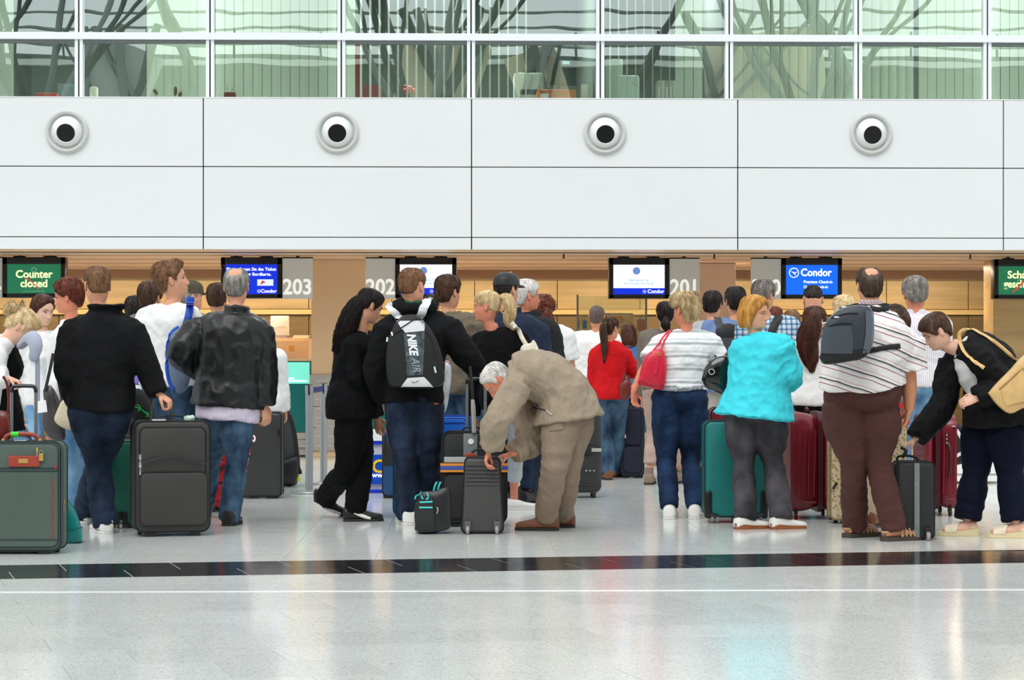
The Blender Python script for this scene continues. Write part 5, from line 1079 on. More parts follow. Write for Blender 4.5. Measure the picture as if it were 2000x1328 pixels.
# ---- left group
g_green = mat('grey_green_canvas', (78, 94, 86), rough=.7, bump=.2, bscale=180, vary=.08, vscale=3); g_pipe = mat('dark_green_piping', (28, 46, 48), rough=.5); tagred = leather('red_leather', (160, 62, 46), .4)
t = case('grey-green soft suitcase with red leather plate and padlock at the left edge', 34, 12.87, .51, .672, .22, 0, g_green, .022, .05, pipe=g_pipe, handle=False, pockets=((.02, .03, .985, .955, .012, None),), wheels=2)
MB().tube([(-.10, -.03, .668), (-.088, -.03, .70), (-.05, -.03, .716), (.06, -.03, .716), (.10, -.03, .70), (.118, -.03, .668)], [(.010, .010), (.012, .012), (.014, .013), (.014, .013), (.012, .012), (.010, .010)], n=10, k=3).build('carry_handle', tagred, t)
for x in (-.102, .12): MB().box((x - .009, -.045, .662), (x + .009, -.015, .69), .004).build('handle_mount', brass, t)
MB().cyl((-.055, -.03, .716), (-.01, -.03, .716), .0165, 12).build('ribbon', mat('bright_green_ribbon', (52, 214, 44), rough=.6), t)
MB().box((-.035, -.05, .668), (.04, -.012, .682), .004).build('lock_bar', chrome, t)
yf = -.11 - .013
pl = MB().box((-.05, yf - .012, .525), (.138, yf + .002, .592), .006).build('name_plate', tagred, t); MB().box((.012, yf - .017, .547), (.07, yf - .010, .572), .003).build('buckle', brass, pl)
for z in (.50, .516, .088): MB().box((-.25, yf - .003, z - .003), (.243, yf + .002, z + .003), .001).build('seam', g_pipe, t, smooth=False)
MB().box((.212, yf - .003, .09), (.217, yf + .002, .46), .001).build('seam', tagred, t, smooth=False)
MB().box((.226, yf - .006, .516), (.240, yf + .002, .530), .003).build('red_tab', mat('tab_red', (196, 44, 40)), t)
zip_pull(t, .122, yf, .628, brass, 1.2); pad = MB().box((.135, yf - .018, .56), (.162, yf - .006, .605), .004).build('padlock', brass, t); MB().torus((.148, yf - .012, .612), .011, .003, 16, 6, M=Matrix.Rotation(PI / 2, 3, 'X')).build('shackle', chrome, pad)
zip_pull(t, .258, -.02, .31, brass, 1.3)
t = case('dark suitcase with raised grey pull handle just behind the grey-green one', 30, 13.2, .40, .66, .22, 0, nylon_k, pole=.335, pole_x=(-.063, .088), cat='suitcase')
pillow('handbag', [(-14, 808), (0, 802), (16, 806), (22, 826), (22, 850), (12, 862), (-16, 864), (-22, 830)], 13.4, .10, leather('oxblood_leather', (104, 30, 26), .3), 'oxblood leather handbag hanging at the far left edge', 'handbag')
hb = [o for o in COL.objects if o.name.startswith('handbag')][-1]
ribbon('strap', [at(x, y, 13.4) for x, y in ((16, 806), (17, 780), (14, 750), (6, 735))], .009, .003, leather('oxblood_leather', (104, 30, 26), .3), hb)
t_, o_, l_ = pillow('vanity_case', [(52, 1062), (52, 1010), (58, 984), (78, 971), (108, 967), (134, 977), (150, 1002), (160, 1035), (162, 1054), (156, 1060), (110, 1064)], 13.75, .22, mat('teal_vinyl', (0, 128, 122), rough=.28), 'teal rounded vanity case on the floor behind the grey-green suitcase', 'case', pwr=.25)
tr_ = tree(o_); ribbon('seam', strap(tr_, [(118, 1036), (140, 1034), (161, 1030)], .004, lift=.003), .003, .002, mat('teal_seam', (0, 92, 90), rough=.5), t_, UP)
dgreen = mat('dark_green_canvas', (18, 104, 84), rough=.6, bump=.2, bscale=160, vary=.08)
t = case('dark green suitcase behind the legs of the black fleece', 236, 14.95, .27, .60, .45, 0, dgreen, .03, .05, pipe=mat('green_piping', (8, 56, 44), rough=.5), handle=(.10, .03, .01)); MB().box((-.03, -.245, .03), (.045, -.215, .11), .012).build('wheel_guard', blkplast, t); MB().cyl((.0, -.25, .03), (.018, -.25, .03), .03, 14).build('wheel', chrome, t)
# the big black one
blk_can = mat('black_canvas', (52, 50, 48), rough=.62, bump=.22, bscale=200, vary=.08, vscale=3)
t = case('big black soft suitcase with silver zip pulls, held by the black fleece', 338, 14.22, .49, .76, .30, 16, blk_can, .03, .055, pockets=((.05, .50, .94, .93, .014, None), (.05, .06, .96, .52, .030, None)), handle=(.17, .035, .009), pole=.155, pole_x=(-.115, .02), pole_m=mat('pole_grey', (86, 86, 84), rough=.4, metal=.3))
MB().tube([(-.205, -.185, .485), (-.10, -.187, .515), (.02, -.188, .525), (.12, -.187, .49), (.22, -.185, .478)], .006, 6, 3).build('pocket_welt', blkplast, t)
for z in (.475, .53): zip_pull(t, -.218, -.16, z, chrome, 1.5)
MB().box((-.12, -.02, .758), (-.03, .03, .772), .004).build('address_tag', mat('tag_white', (236, 236, 230), rough=.5), t)
rb = MB(); rb.ell((.12, 0, .775), (.035, .025, .022), 12, 8); rb.ell((.145, .0, .78), (.02, .02, .02), 10, 6); rb.build('paper_tag', mat('green_white_paper', (226, 238, 228), rough=.7, vary=1, vscale=40, rgb2=(150, 196, 160)), t)
red_bag = mat('red_nylon', (206, 14, 22), rough=.5, bump=.2, bscale=80)
t = case('red rolling duffel bag behind the faded jeans', 424, 16.6, .17, .60, .28, 0, red_bag, .04, .05, pockets=((.05, .08, .95, .30, .02, None), (.05, .34, .95, .62, .02, None)), pipe=mat('red_dark', (120, 8, 14), rough=.6), cat='bag', name='duffel_bag', wheels=2)
MB().box((-.03, -.172, .47), (-.005, -.160, .55), .004).build('luggage_label', mat('label_white', (240, 240, 238)), t); MB().tube([(-.05, -.17, .30), (.03, -.18, .33), (.07, -.17, .36)], .014, 8, 2).build('grab_handle', blkplast, t)
t = case('charcoal hard suitcase with a red and white racing sticker', 496, 18.25, .46, .73, .28, 2, mat('charcoal_shell', (50, 50, 50), rough=.45, bump=.1, bscale=150), .02, .03, handle=(.12, .03, .012), gusset=False, wheels=2)
for nm, mm, dp, bo in (('sticker_outline', mat('sticker_red', (200, 28, 40)), .001, .05), ('sticker_lettering', mat('sticker_white', (246, 240, 238)), .0016, .015)): lettering('Racing', .125, (-.075, -.142 - (.001 if bo < .03 else 0), .39), mm, t, depth=dp, bold=bo, shear=.35, rot=Matrix.Rotation(PI / 2, 4, 'X') @ Matrix.Rotation(math.radians(80), 4, 'Z'), name=nm)
MB().tube([(-.07, -.15, .70), (-.072, -.155, .64), (-.07, -.15, .60)], [.012, .015, .006], 8, 2).build('hanging_tag', rubber, t)
MB().box((.205, -.155, .53), (.235, -.13, .60), .005).build('latch', blkplast, t)
t_, o_, l_ = pillow('travel_backpack', [(536, 948), (538, 800), (548, 790), (562, 796), (574, 820), (582, 868), (586, 905), (582, 938), (574, 948)], 20.2, .30, mat('grey_black_nylon', (58, 58, 60), rough=.6, vary=.2, vscale=6), 'black rolling backpack with a yellow tag standing behind the charcoal suitcase', 'backpack', pwr=.3)
tr_ = tree(o_); pillow('lower_pocket', [(540, 944), (542, 905), (560, 896), (580, 890), (584, 910), (580, 938), (566, 946)], 20.06, .16, mat('black_gloss_nylon', (24, 24, 26), rough=.4), '', '', parent=t_)
ribbon('strap', strap(tr_, [(552, 796), (566, 815), (574, 850), (580, 900), (583, 925)], .01, lift=.02, dflt=20.1), .018, .006, rubber, t_); MB().box(at(583, 934, 20.05) - V((.012, 0, .03)), at(583, 934, 20.05) + V((.016, .01, .03)), .003).build('yellow_tag', mat('yellow_tag', (232, 240, 40), rough=.5), t_, V(t_.location))
for x in (548, 566): MB().box(at(x, 958, 20.2) - V((.012, .02, 0)), at(x, 942, 20.2) + V((.012, .02, 0)), .004).build('foot', rubber, t_, V(t_.location))
# bits between the fleece and the white sweatshirt
t_, o_, l_ = pillow('shoulder_bag', [(256, 768), (270, 758), (292, 775), (302, 812), (296, 824), (262, 822), (254, 800)], 14.95, .12, nylon_k, 'black shoulder bag with a green print beside the pull handle', 'bag')
for k_, pts in enumerate((((264, 794), (276, 800), (288, 810), (296, 818)), ((268, 790), (274, 796), (270, 803)), ((282, 804), (290, 808), (286, 814)))): ribbon('green_print', strap(tree(o_), pts, .003, lift=.004), .004, .0015, mat('print_green', (40, 190, 84), rough=.5), t_)
bxs = case('dark suitcase carrying purple and white boxes', 276, 16.9, .34, .845, .24, 0, nylon_k, pole=0)
for i, (y0, y1, c_, dx) in enumerate(((768, 782, (140, 126, 200), 4), (752, 766, (236, 238, 244), -2), (728, 750, (132, 118, 196), 0), (716, 727, (238, 240, 246), 0))):
    a_, b_ = at(262 + dx, y1, 16.95), at(292 + dx, y0, 16.95); o = thing('carton', V(((a_.x + b_.x) / 2, a_.y, a_.z)), ('purple carton lowest of the small stack', 'white carton second from the bottom of the stack', 'purple carton third from the bottom of the stack', 'white carton on top of the small stack')[i], 'box', 'cartons stacked on the dark suitcase')
    MB().box((-(b_.x - a_.x) / 2, 0, 0), ((b_.x - a_.x) / 2, .16, b_.z - a_.z), .003).build('carton_body', mat('carton_%d' % i, c_, rough=.5), o); MB().box((-(b_.x - a_.x) / 2 - .001, .06, b_.z - a_.z - .001), ((b_.x - a_.x) / 2 + .001, .10, b_.z - a_.z + .001)).build('tape', mat('carton_tape', (210, 206, 214), rough=.4), o)
t_, o_, l_ = pillow('tote_bag', [(112, 800), (122, 782), (140, 784), (146, 806), (142, 838), (120, 834), (106, 820)], 15.55, .09, cloth('beige_canvas', (206, 192, 168)), 'beige tote bag hanging at the hip of the auburn-haired person', 'bag'); ribbon('strap', [at(x, y, 15.55) for x, y in ((122, 784), (114, 740), (110, 700), (116, 668))], .012, .004, cloth('dark_strap', (52, 54, 58)), t_)
t_, o_, l_ = pillow('shoulder_bag', [(84, 762), (100, 752), (120, 792), (128, 846), (122, 862), (96, 856), (82, 830)], 15.7, .12, mat('grey_patent', (64, 62, 62), rough=.25, vary=.3, vscale=8), 'glossy grey shoulder bag behind the dark suitcase at left', 'bag'); ribbon('strap', [at(x, y, 15.65) for x, y in ((88, 764), (98, 720), (104, 690))], .012, .004, cloth('dark_strap', (52, 54, 58)), t_)
sc = thing('scarf', at(66, 680, 14.15), 'pale grey and white scarf hanging from the neck of the blurred blond person', 'scarf'); org_ = V(sc.location)
MB().tube([at(x, y, 14.02 + d) for x, y, d in ((44, 672, .12), (60, 658, .0), (70, 676, -.03), (66, 700, -.03))], [(.05, .03), (.055, .035), (.045, .03), (.03, .02)], 12, 3, dome=True).build('knot', cloth('scarf_grey', (170, 176, 192)), sc, org_)
ribbon('tail', [at(x, y, 14.0) for x, y in ((66, 690), (70, 730), (74, 770), (78, 804))], .034, .006, stripes('scarf_stripe', [(0, (236, 238, 242)), (.55, (150, 150, 164))], 14, (1, 0, 0)), sc)
ribbon('fringe', [at(x, y, 14.0) for x, y in ((77, 783), (80, 806))], .042, .008, cloth('scarf_white', (240, 240, 240)), sc)
# ---- middle group
blue_shell = mat('blue_canvas', (0, 96, 160), rough=.5, bump=.15, bscale=140)
t = case('blue suitcase standing behind the legs in dark jeans', 800, 15.95, .25, .86, .40, -8, blue_shell, .02, .045, pipe=mat('blue_piping', (0, 60, 110), rough=.5), handle=(.1, .03, .01), pockets=((.1, .62, .9, .94, .012, None), (.1, .08, .9, .58, .012, None)))
t = case('dark blue suitcase with black straps, left of the dark jeans', 770, 18.3, .20, .60, .36, 0, mat('navy_canvas', (10, 66, 112), rough=.5), .02, .04, handle=(.08, .03, .01)); MB().box((-.103, -.19, .28), (.03, -.17, .48), .01).build('strap_buckle', rubber, t); MB().box((-.103, -.20, .36), (-.07, -.17, .55), .012).build('strap', rubber, t)
t = case('bright royal blue suitcase peeking over the striped-strap suitcase', 885, 16.4, .24, .745, .24, 0, mat('royal_blue_nylon', (10, 104, 214), rough=.45), .03, .035, pipe=mat('royal_piping', (0, 60, 150), rough=.5), pockets=((.04, .06, .94, .94, .010, None),), handle=False); MB().box((-.10, -.136, .69), (.09, -.128, .697)).build('seam', mat('royal_piping', (0, 60, 150), rough=.5), t, smooth=False)
t = case('black suitcase with grey centre stripe and an orange and blue luggage strap', 926, 15.05, .455, .665, .26, 0, nylon_k, .025, .06, pockets=((.03, .55, .97, .97, .012, None), (.03, .05, .97, .52, .016, None)), handle=(.15, .03, .009), pole=.365, pole_x=(-.055, .075), wheels=2)
MB().box((-.075, -.150, .50), (.022, -.138, .655), .004).build('grey_stripe', mat('grey_webbing', (112, 118, 118), rough=.6), t); MB().cyl((-.022, -.158, .60), (-.022, -.150, .60), .020, 20).build('round_badge', mat('badge_white', (232, 232, 230), rough=.4), t)
MB().box((-.21, -.150, .452), (.20, -.138, .492), .004).build('reflective_band', mat('silver_band', (170, 176, 176), rough=.4), t)
for z0, z1, c_ in ((.385, .400, (236, 146, 40)), (.400, .430, (64, 84, 160)), (.430, .446, (236, 146, 40))): MB().box((-.236, -.160, z0), (.236, .136, z1), .002).build('luggage_strap', mat('strap_%d' % c_[0], c_, rough=.6), t)
umb = thing('umbrella', at(926, 846, 15.05), 'folded silver umbrella strapped to the pull handle', 'umbrella'); MB().tube([at(x, y, 15.02) for x, y in ((926, 845), (925, 820), (924, 795), (923, 780))], [.016, .017, .017, .012], 10, 2).build('canopy', mat('silver_cloth', (176, 174, 166), rough=.3, metal=.4), umb, V(umb.location)); MB().tube([at(x, y, 15.02) for x, y in ((923, 782), (922, 760), (920, 740), (918, 715))], [.008, .012, .012, .010], 8, 2).build('shaft_handle', rubber, umb, V(umb.location))
ch = mat('charcoal_vinyl', (66, 64, 64), rough=.5, bump=.12, bscale=120)
t = case('small charcoal wheeled case whose zip the old person is fastening', 942, 14.42, .282, .51, .20, 0, ch, .012, .03, wheels=0, handle=False, gusset=True, taper=.18)
for i in range(6): MB().tube([(-.112 + .004 * i * 0, -.103, .335 + .026 * i), (.112, -.103, .335 + .026 * i)], 0, n=8, k=1, flat=(.006, .010), ax=(0, 1, 0)).build('rib', ch, t)
for sx in (-1, 1):
    g_ = MB().box((sx * .098 - .021, -.118, .018), (sx * .098 + .021, -.09, .088), .006).build('wheel_guard', mat('guard_grey', (92, 90, 90), rough=.4), t); MB().cyl((sx * .098 - .010, -.118, .028), (sx * .098 + .010, -.118, .028), .0275, 16).build('wheel', mat('wheel_grey', (150, 148, 146), rough=.4), g_)
MB().tube([(-.06, 0, .51), (-.07, 0, .545), (-.02, 0, .565), (.03, 0, .545), (.05, 0, .508)], [(.008, .008)] * 5, 8, 3).build('carry_handle', rubber, t); MB().box((-.12, -.02, .515), (-.05, .01, .54), .004).build('leather_label', tagred, t)
t_, o_, l_ = pillow('cooler_bag', [(811, 1032), (812, 1000), (816, 974), (824, 960), (850, 958), (866, 952), (878, 956), (881, 990), (880, 1028), (868, 1036), (842, 1041), (818, 1041)], 14.5, .22, mat('black_gloss_nylon', (24, 24, 26), rough=.4), 'small black cooler bag with teal trim on the floor beside the dark jeans', 'bag', pwr=.2)
tr_ = tree(o_); teal = mat('teal_webbing', (60, 210, 206), rough=.5)
patch(tr_, [(816, 972), (813, 1000), (813, 1034)], [(844, 968), (847, 1000), (850, 1036)], 6, .012, .02, nylon_k, 'front_flap', t_, 14.38)
for pts in (((821, 981), (845, 980)), ((820, 991), (845, 991)), ((823, 960), (824, 968), (827, 975)), ((811, 975), (813, 968), (822, 966)), ((834, 964), (837, 972), (833, 976))): ribbon('teal_trim', strap(tr_, pts, .004, lift=.016, sub=2), .0055, .003, teal, t_, UP)
for x in (849, 857): ribbon('teal_handle', [at(x - 2, 960, 14.5), at(x, 950, 14.5), at(x + 4, 941, 14.5)], .006, .003, teal, t_)
ribbon('handle', [at(852, 960, 14.52), at(856, 948, 14.52), at(860, 941, 14.52)], .02, .003, rubber, t_); MB().tube([at(x, y, 14.36) for x, y in ((854, 990), (855, 997), (853, 1003))], .005, 6, 2).build('zip_pull', chrome, t_, V(t_.location))
t_, o_, l_ = pillow('wrapped_parcel', [(864, 720), (868, 706), (878, 706), (882, 730), (878, 770), (872, 800), (866, 806), (864, 780)], 16.2, .12, mat('clear_wrap', (196, 200, 202), rough=.18, vary=.25, vscale=14, spec=.8), 'crumpled plastic-wrapped parcel between the backpack wearer and the olive jacket', 'parcel'); ribbon('pink_edge', strap(tree(o_), [(866, 708), (874, 707), (880, 712)], .004, lift=.003), .004, .002, mat('pink_edge', (214, 96, 132)), t_)
t = case('black suitcase with grey belt and three studs behind the old person', 1141, 18.35, .285, .745, .27, 3, mat('graphite_nylon', (48, 48, 49), rough=.55), .05, .055, pockets=((.08, .56, .93, .94, .012, None), (.08, .10, .93, .52, .016, None)), handle=(.12, .03, .01), wheels=4, pipe=mat('grey_piping', (84, 84, 86), rough=.4))
MB().box((-.145, -.165, .395), (.145, -.145, .425), .003).build('belt', mat('belt_grey', (176, 178, 168), rough=.5), t); MB().box((.0, -.175, .375), (.06, -.15, .44), .005).build('buckle', rubber, t)
for i in range(3): MB().cyl((.015 + .033 * i, -.165, .235), (.015 + .033 * i, -.15, .235), .009, 10).build('stud', chrome, t)
t = case('navy suitcase on the floor right of the red sweater', 1236, 21.6, .223, .715, .30, 0, mat('navy_nylon', (24, 30, 52), rough=.6), .02, .04, handle=(.09, .035, .012), pockets=((.05, .05, .9, .42, .016, None), (.05, .45, .9, .94, .010, None))); MB().box((-.085, -.175, .40), (-.07, -.16, .44), .003).build('white_tag', mat('label_white', (240, 240, 238)), t)
# ---- right group
teal_c = mat('teal_canvas', (0, 116, 112), rough=.5, bump=.14, bscale=150, vary=.08, vscale=3)
t = case('teal suitcase with black corner guards behind the turquoise jacket', 1438, 15.42, .445, .73, .28, 0, teal_c, .045, .05, corner=True, wheels=0, handle=(.06, .03, .01), pipe=mat('teal_piping', (10, 48, 50), rough=.5)); MB().box((-.03, -.14, .001), (.03, -.05, .06), .006).build('foot', blkplast, t); zip_pull(t, -.04, -.02, .745, chrome)
maroon = mat('maroon_shell', (116, 14, 34), rough=.32, coat=.2, vary=.05); maroon_d = mat('maroon_seam', (66, 8, 22), rough=.4)
def hard(label, px, D, W, Hh, Dp, yaw, seam, lock, handle_z=None, ribs=4, wheel=.055):
    """hard case seen from its narrow side: two shells, seam, ribs, lock, wheels"""
    c = at(px, HY, D); c.z = 0; a = math.radians(yaw) - PSI; c = c + V((-math.sin(a), math.cos(a), 0)) * (Dp / 2); t = thing('suitcase', c, label, 'suitcase', None, a); xs_ = -W / 2 + W * seam
    for nm, x0, x1, tp in (('front_shell', -W / 2, xs_ - .012, .0), ('rear_shell', xs_ + .012, W / 2, .0)):
        mb = MB(); w = x1 - x0; rings = []
        for i in range(9):
            q = i / 8; x = x0 + w * q; e = (1 - abs(q - (1.0 if nm == 'front_shell' else 0.0))); s_ = .045 * (e ** 3)
            rings.append([V((x, y, z)) for y, z in rrect(Dp - 2 * s_, Hh - wheel - 2 * s_, .09 - s_ * .5, 5, wheel + s_)])
        mb.loft(rings); sh = mb.build(nm, maroon, t)
        for j in range(ribs if w > .1 else 0):
            xx = x0 + w * (.22 + .6 * j / max(1, ribs - 1)); MB().tube([(xx, -Dp / 2 - .001, wheel + .11), (xx + .004, -Dp / 2 - .003, Hh * .5), (xx + .01, -Dp / 2 - .001, Hh - .13)], [(.006, .004), (.009, .005), (.006, .004)], 8, 3, ax=(1, 0, 0)).build('rib', maroon, sh)
        if w > .1: MB().tube([(x0 + w * .35, -Dp / 2 - .001, wheel + .10), (x0 + w * .5, -Dp / 2 - .004, wheel + .075), (x1 - .02, -Dp / 2 - .002, wheel + .075)], .009, 8, 3).build('moulded_edge', maroon, sh)
    sm = MB(); loop = rrect(Dp + .004, Hh - wheel + .004, .09, 6, wheel - .002)
    for dx in (-.012, 0, .012): sm.loft([[V((xs_ + dx - .005, y * k_, wheel + (z - wheel) * 1.0)) for y, z in loop] for k_ in (1, 1)] + [[V((xs_ + dx + .005, y, z)) for y, z in loop]])
    sm.build('seam', maroon_d, t)
    lx = xs_ + lock; lk = MB().box((lx - .012, -Dp / 2 - .012, Hh - .22), (lx + .012, -Dp / 2 + .006, Hh - .125), .006).build('lock', mat('lock_dark', (60, 24, 32), rough=.4), t)
    for j in range(3): MB().ell((lx, -Dp / 2 - .012, Hh - .205 + .03 * j), (.005, .005, .008), 8, 6).build('dial', chrome, lk)
    if handle_z: MB().tube([(lx + .01, -Dp / 2 - .002, handle_z), (lx + .02, -Dp / 2 - .03, handle_z + .03), (lx + .024, -Dp / 2 - .036, handle_z + .13), (lx + .018, -Dp / 2 - .03, handle_z + .22), (lx + .008, -Dp / 2 - .002, handle_z + .26)], [(.010, .006)] * 5, 8, 3, ax=(1, 0, 0)).build('side_handle', maroon_d, t)
    for sx in (-1, 1):
        for sy in (-1, 1):
            x, y = sx * (W / 2 - .045), sy * (Dp / 2 - .05); f_ = MB().box((x - .014, y - .018, .03), (x + .014, y + .018, wheel + .02), .006).build('wheel_fork', blkplast, t); MB().cyl((x - .01, y - .01, .026), (x + .01, y - .01, .026), .026, 14).build('wheel', rubber, f_)
    MB().tube([(-.02, -.05, Hh - .004), (-.02, -.045, Hh + .02), (-.02, .045, Hh + .02), (-.02, .05, Hh - .004)], .010, 8, 2).build('carry_handle', maroon_d, t)
    return t
hard('large maroon hard-shell suitcase between the turquoise jacket and the brown trousers', 1590, 15.75, .345, .79, .50, 0, .64, .055)
hard('maroon hard-shell suitcase with side handle right of the small black case', 1838, 16.1, .24, .755, .48, 0, .40, .065, handle_z=.30, ribs=3)
t = case('maroon suitcase top visible behind the teal one', 1410, 16.7, .165, .80, .25, 0, maroon, .03, .045, handle=False, gusset=False, wheels=2)
beige = stripes('beige_monogram', [(0, (214, 194, 158)), (.5, (196, 172, 132))], 60, (1, 0, 1))
nb_ = beige.node_tree; vv = nb_.nodes.new('ShaderNodeTexVoronoi'); vv.inputs['Scale'].default_value = 46; tcx = [x for x in nb_.nodes if x.type == 'TEX_COORD'][0]; nb_.links.new(tcx.outputs['Object'], vv.inputs[0])
rpx = [x for x in nb_.nodes if x.type == 'VALTORGB'][0]; rpx.color_ramp.elements[0].position = 0; rpx.color_ramp.elements[1].position = .42; rpx.color_ramp.elements[0].color = lin((176, 148, 106)); rpx.color_ramp.elements[1].color = lin((216, 198, 166)); nb_.links.new(vv.outputs['Distance'], rpx.inputs[0])
t = case('beige patterned suitcase half hidden behind the brown trousers', 1698, 15.35, .545, .71, .20, 0, beige, .03, .04, pipe=mat('beige_piping', (150, 124, 84), rough=.5), handle=False, wheels=2, pole=.12, pole_x=(.20, .24)); 
for z in (.56, .25): MB().tube([(-.262, -.105, z), (-.235, -.112, z + .045)], .008, 8, 1).build('clip', rubber, t)
t = case('small black case with a grey centre stripe, handle raised to the blazer hand', 1789, 13.9, .242, .505, .20, 0, nylon_k, .012, .03, wheels=0, handle=False, pipe=blkplast)
MB().box((-.012, -.112, .02), (.022, -.098, .50), .003).build('grey_stripe', mat('grey_webbing', (112, 118, 118), rough=.6), t)
for z in (.12, .36): MB().ell((.005, -.113, z), (.004, .003, .004), 8, 6).build('rivet', chrome, t)
for sx in (-.095, .075):
    g_ = MB().box((sx - .022, -.118, .03), (sx + .022, -.092, .085), .014).build('wheel_guard', blkplast, t); MB().cyl((sx - .011, -.118, .0285), (sx + .011, -.118, .0285), .028, 16).build('wheel', mat('wheel_grey', (150, 148, 146), rough=.4), g_)
MB().tube([(-.10, 0, .50), (-.10, 0, .535), (-.04, 0, .545), (.02, 0, .53), (.04, 0, .50)], [(.010, .008)] * 5, 8, 3).build('carry_handle', rubber, t); MB().tube([(-.075, -.02, .535), (-.05, -.03, .575), (-.085, -.02, .60)], [.013, .013, .010], 8, 2).build('handle_wrap', rubber, t)
t = case('red suitcase glimpsed right of the turquoise jacket', 1548, 16.9, .12, .76, .24, 0, red_bag, .03, .03, handle=(.06, .03, .01), pipe=mat('red_dark', (120, 8, 14), rough=.6))
t_, o_, l_ = pillow('handbag', [(1750, 832), (1748, 790), (1754, 768), (1764, 764), (1772, 790), (1776, 828)], 15.9, .10, red_bag, 'red bag hanging behind the bare forearm of the stooping person', 'bag'); ribbon('strap', [at(x, y, 15.9) for x, y in ((1757, 768), (1760, 740), (1764, 715))], .008, .003, rubber, t_)
t_, o_, l_ = pillow('duffel_bag', [(1858, 850), (1866, 826), (1880, 836), (1890, 880), (1886, 902), (1862, 904)], 17.4, .16, nylon_k, 'black bag with white bands behind the navy trousers', 'bag')
for pts in (((1862, 832), (1872, 846), (1882, 864)), ((1866, 892), (1876, 886), (1886, 884))): ribbon('white_band', strap(tree(o_), pts, .01, lift=.004), .014, .002, mat('label_white', (240, 240, 238)), t_)
# ---- bags carried
red_l = leather('cherry_leather', (214, 26, 58), .35)
P22 = PEOPLE['p22']; t_, o_, l_ = pillow('handbag', [(1248, 738), (1256, 704), (1268, 688), (1286, 681), (1298, 688), (1302, 720), (1298, 752), (1290, 762), (1262, 756), (1246, 750)], 15.86, .15, red_l, 'cherry red leather handbag on the shoulder of the striped T-shirt', 'handbag', pwr=.35)
tr_ = tree(o_)
s22 = tree_of([P22['top']])
for dx in (0, 9): ribbon('strap', [at(1272 + dx * 1.8, 690, 15.80)] + strap(s22, [(1290 + dx * .8, 668), (1300 + dx * .6, 654), (1308 + dx * .5, 645)], .01, lift=.004, dflt=15.85), .008, .004, red_l, t_)
ribbon('tassel', strap(tr_, [(1285, 700), (1283, 716), (1280, 732)], .006, lift=.01), .012, .004, red_l, t_); MB().torus(hit(tr_, 1287, 692, .012)[0] or at(1287, 692, 15.7), .012, .003, 14, 6, M=Matrix.Rotation(PI / 2, 3, 'X')).build('ring', brass, t_, V(t_.location)); ribbon('base_seam', strap(tr_, [(1250, 744), (1270, 752), (1294, 754)], .003, lift=.002), .003, .0015, leather('cherry_seam', (150, 12, 36)), t_, UP)
t_, o_, l_ = pillow('handbag', [(1369, 742), (1376, 718), (1390, 702), (1412, 694), (1428, 700), (1434, 740), (1428, 776), (1400, 766), (1380, 758)], 15.45, .16, mat('black_patent', (14, 14, 15), rough=.12, coat=.5), 'black patent handbag between the striped T-shirt and the turquoise jacket', 'handbag', pwr=.4)
MB().torus(at(1390, 726, 15.36), .020, .003, 16, 6, M=Matrix.Rotation(PI / 2.4, 3, 'X')).build('ring', chrome, t_, V(t_.location)); ribbon('strap', [at(x, y, d) for x, y, d in ((1386, 706, 15.42), (1394, 692, 15.6), (1404, 706, 15.8), (1412, 698, 15.5))], .010, .004, mat('black_patent', (14, 14, 15)), t_)
t_, o_, l_ = pillow('handbag', [(1020, 706), (1016, 682), (1024, 672), (1036, 670), (1042, 664), (1050, 676), (1060, 706), (1058, 716), (1022, 716)], 16.28, .10, leather('ivory_leather', (232, 224, 204), .5), 'ivory leather handbag under the arm of the blond ponytail', 'handbag', pwr=.35)
ribbon('strap', strap(tree_of([PEOPLE['p13']['top']]), [(998, 630), (1008, 640), (1018, 658), (1026, 674)], .01, lift=.012, dflt=16.35), .017, .005, leather('ivory_leather', (232, 224, 204), .5), t_)
t_, o_, l_ = pillow('handbag', [(1210, 772), (1210, 752), (1220, 740), (1232, 742), (1236, 764), (1228, 778), (1216, 780)], 21.1, .12, leather('brown_leather', (112, 44, 34), .3), 'brown leather handbag at the elbow of the red sweater', 'handbag'); ribbon('strap', [at(x, y, 21.05) for x, y in ((1216, 744), (1222, 730), (1230, 742))], .01, .004, leather('brown_leather', (112, 44, 34), .3), t_)
cream = leather('cream_leather', (224, 184, 122), .45)
t_, o_, l_ = pillow('shoulder_bag', [(1929, 768), (1946, 748), (1972, 722), (1994, 698), (2016, 690), (2030, 740), (2020, 786), (1996, 798), (1972, 808), (1948, 792)], 13.88, .15, cream, 'cream leather shoulder bag hanging from the black blazer', 'bag', pwr=.3)
tr_ = tree(o_); ribbon('flap_seam', strap(tr_, [(1952, 760), (1972, 742), (1992, 724), (2006, 716)], .004, lift=.004), .005, .003, leather('cream_seam', (176, 134, 80)), t_)
patch(tr_, [(1956, 762), (1960, 780), (1966, 792)], [(1996, 722), (2002, 750), (2006, 782)], 6, .008, .012, cream, 'front_pocket', t_, 13.8)
bt = tree_of([PEOPLE['p32']['top1']]) if 'top1' in PEOPLE['p32'] else tree_of([PEOPLE['p32']['top']])
ribbon('strap', strap(bt, [(1922, 718), (1902, 704), (1886, 688), (1876, 668), (1874, 652), (1884, 644), (1900, 645)], .01, lift=.008, dflt=13.95), .013, .005, cream, t_); ribbon('strap', strap(bt, [(1900, 645), (1925, 658), (1950, 676), (1975, 698), (1988, 706)], .01, lift=.010, dflt=13.95), .012, .005, cream, t_)
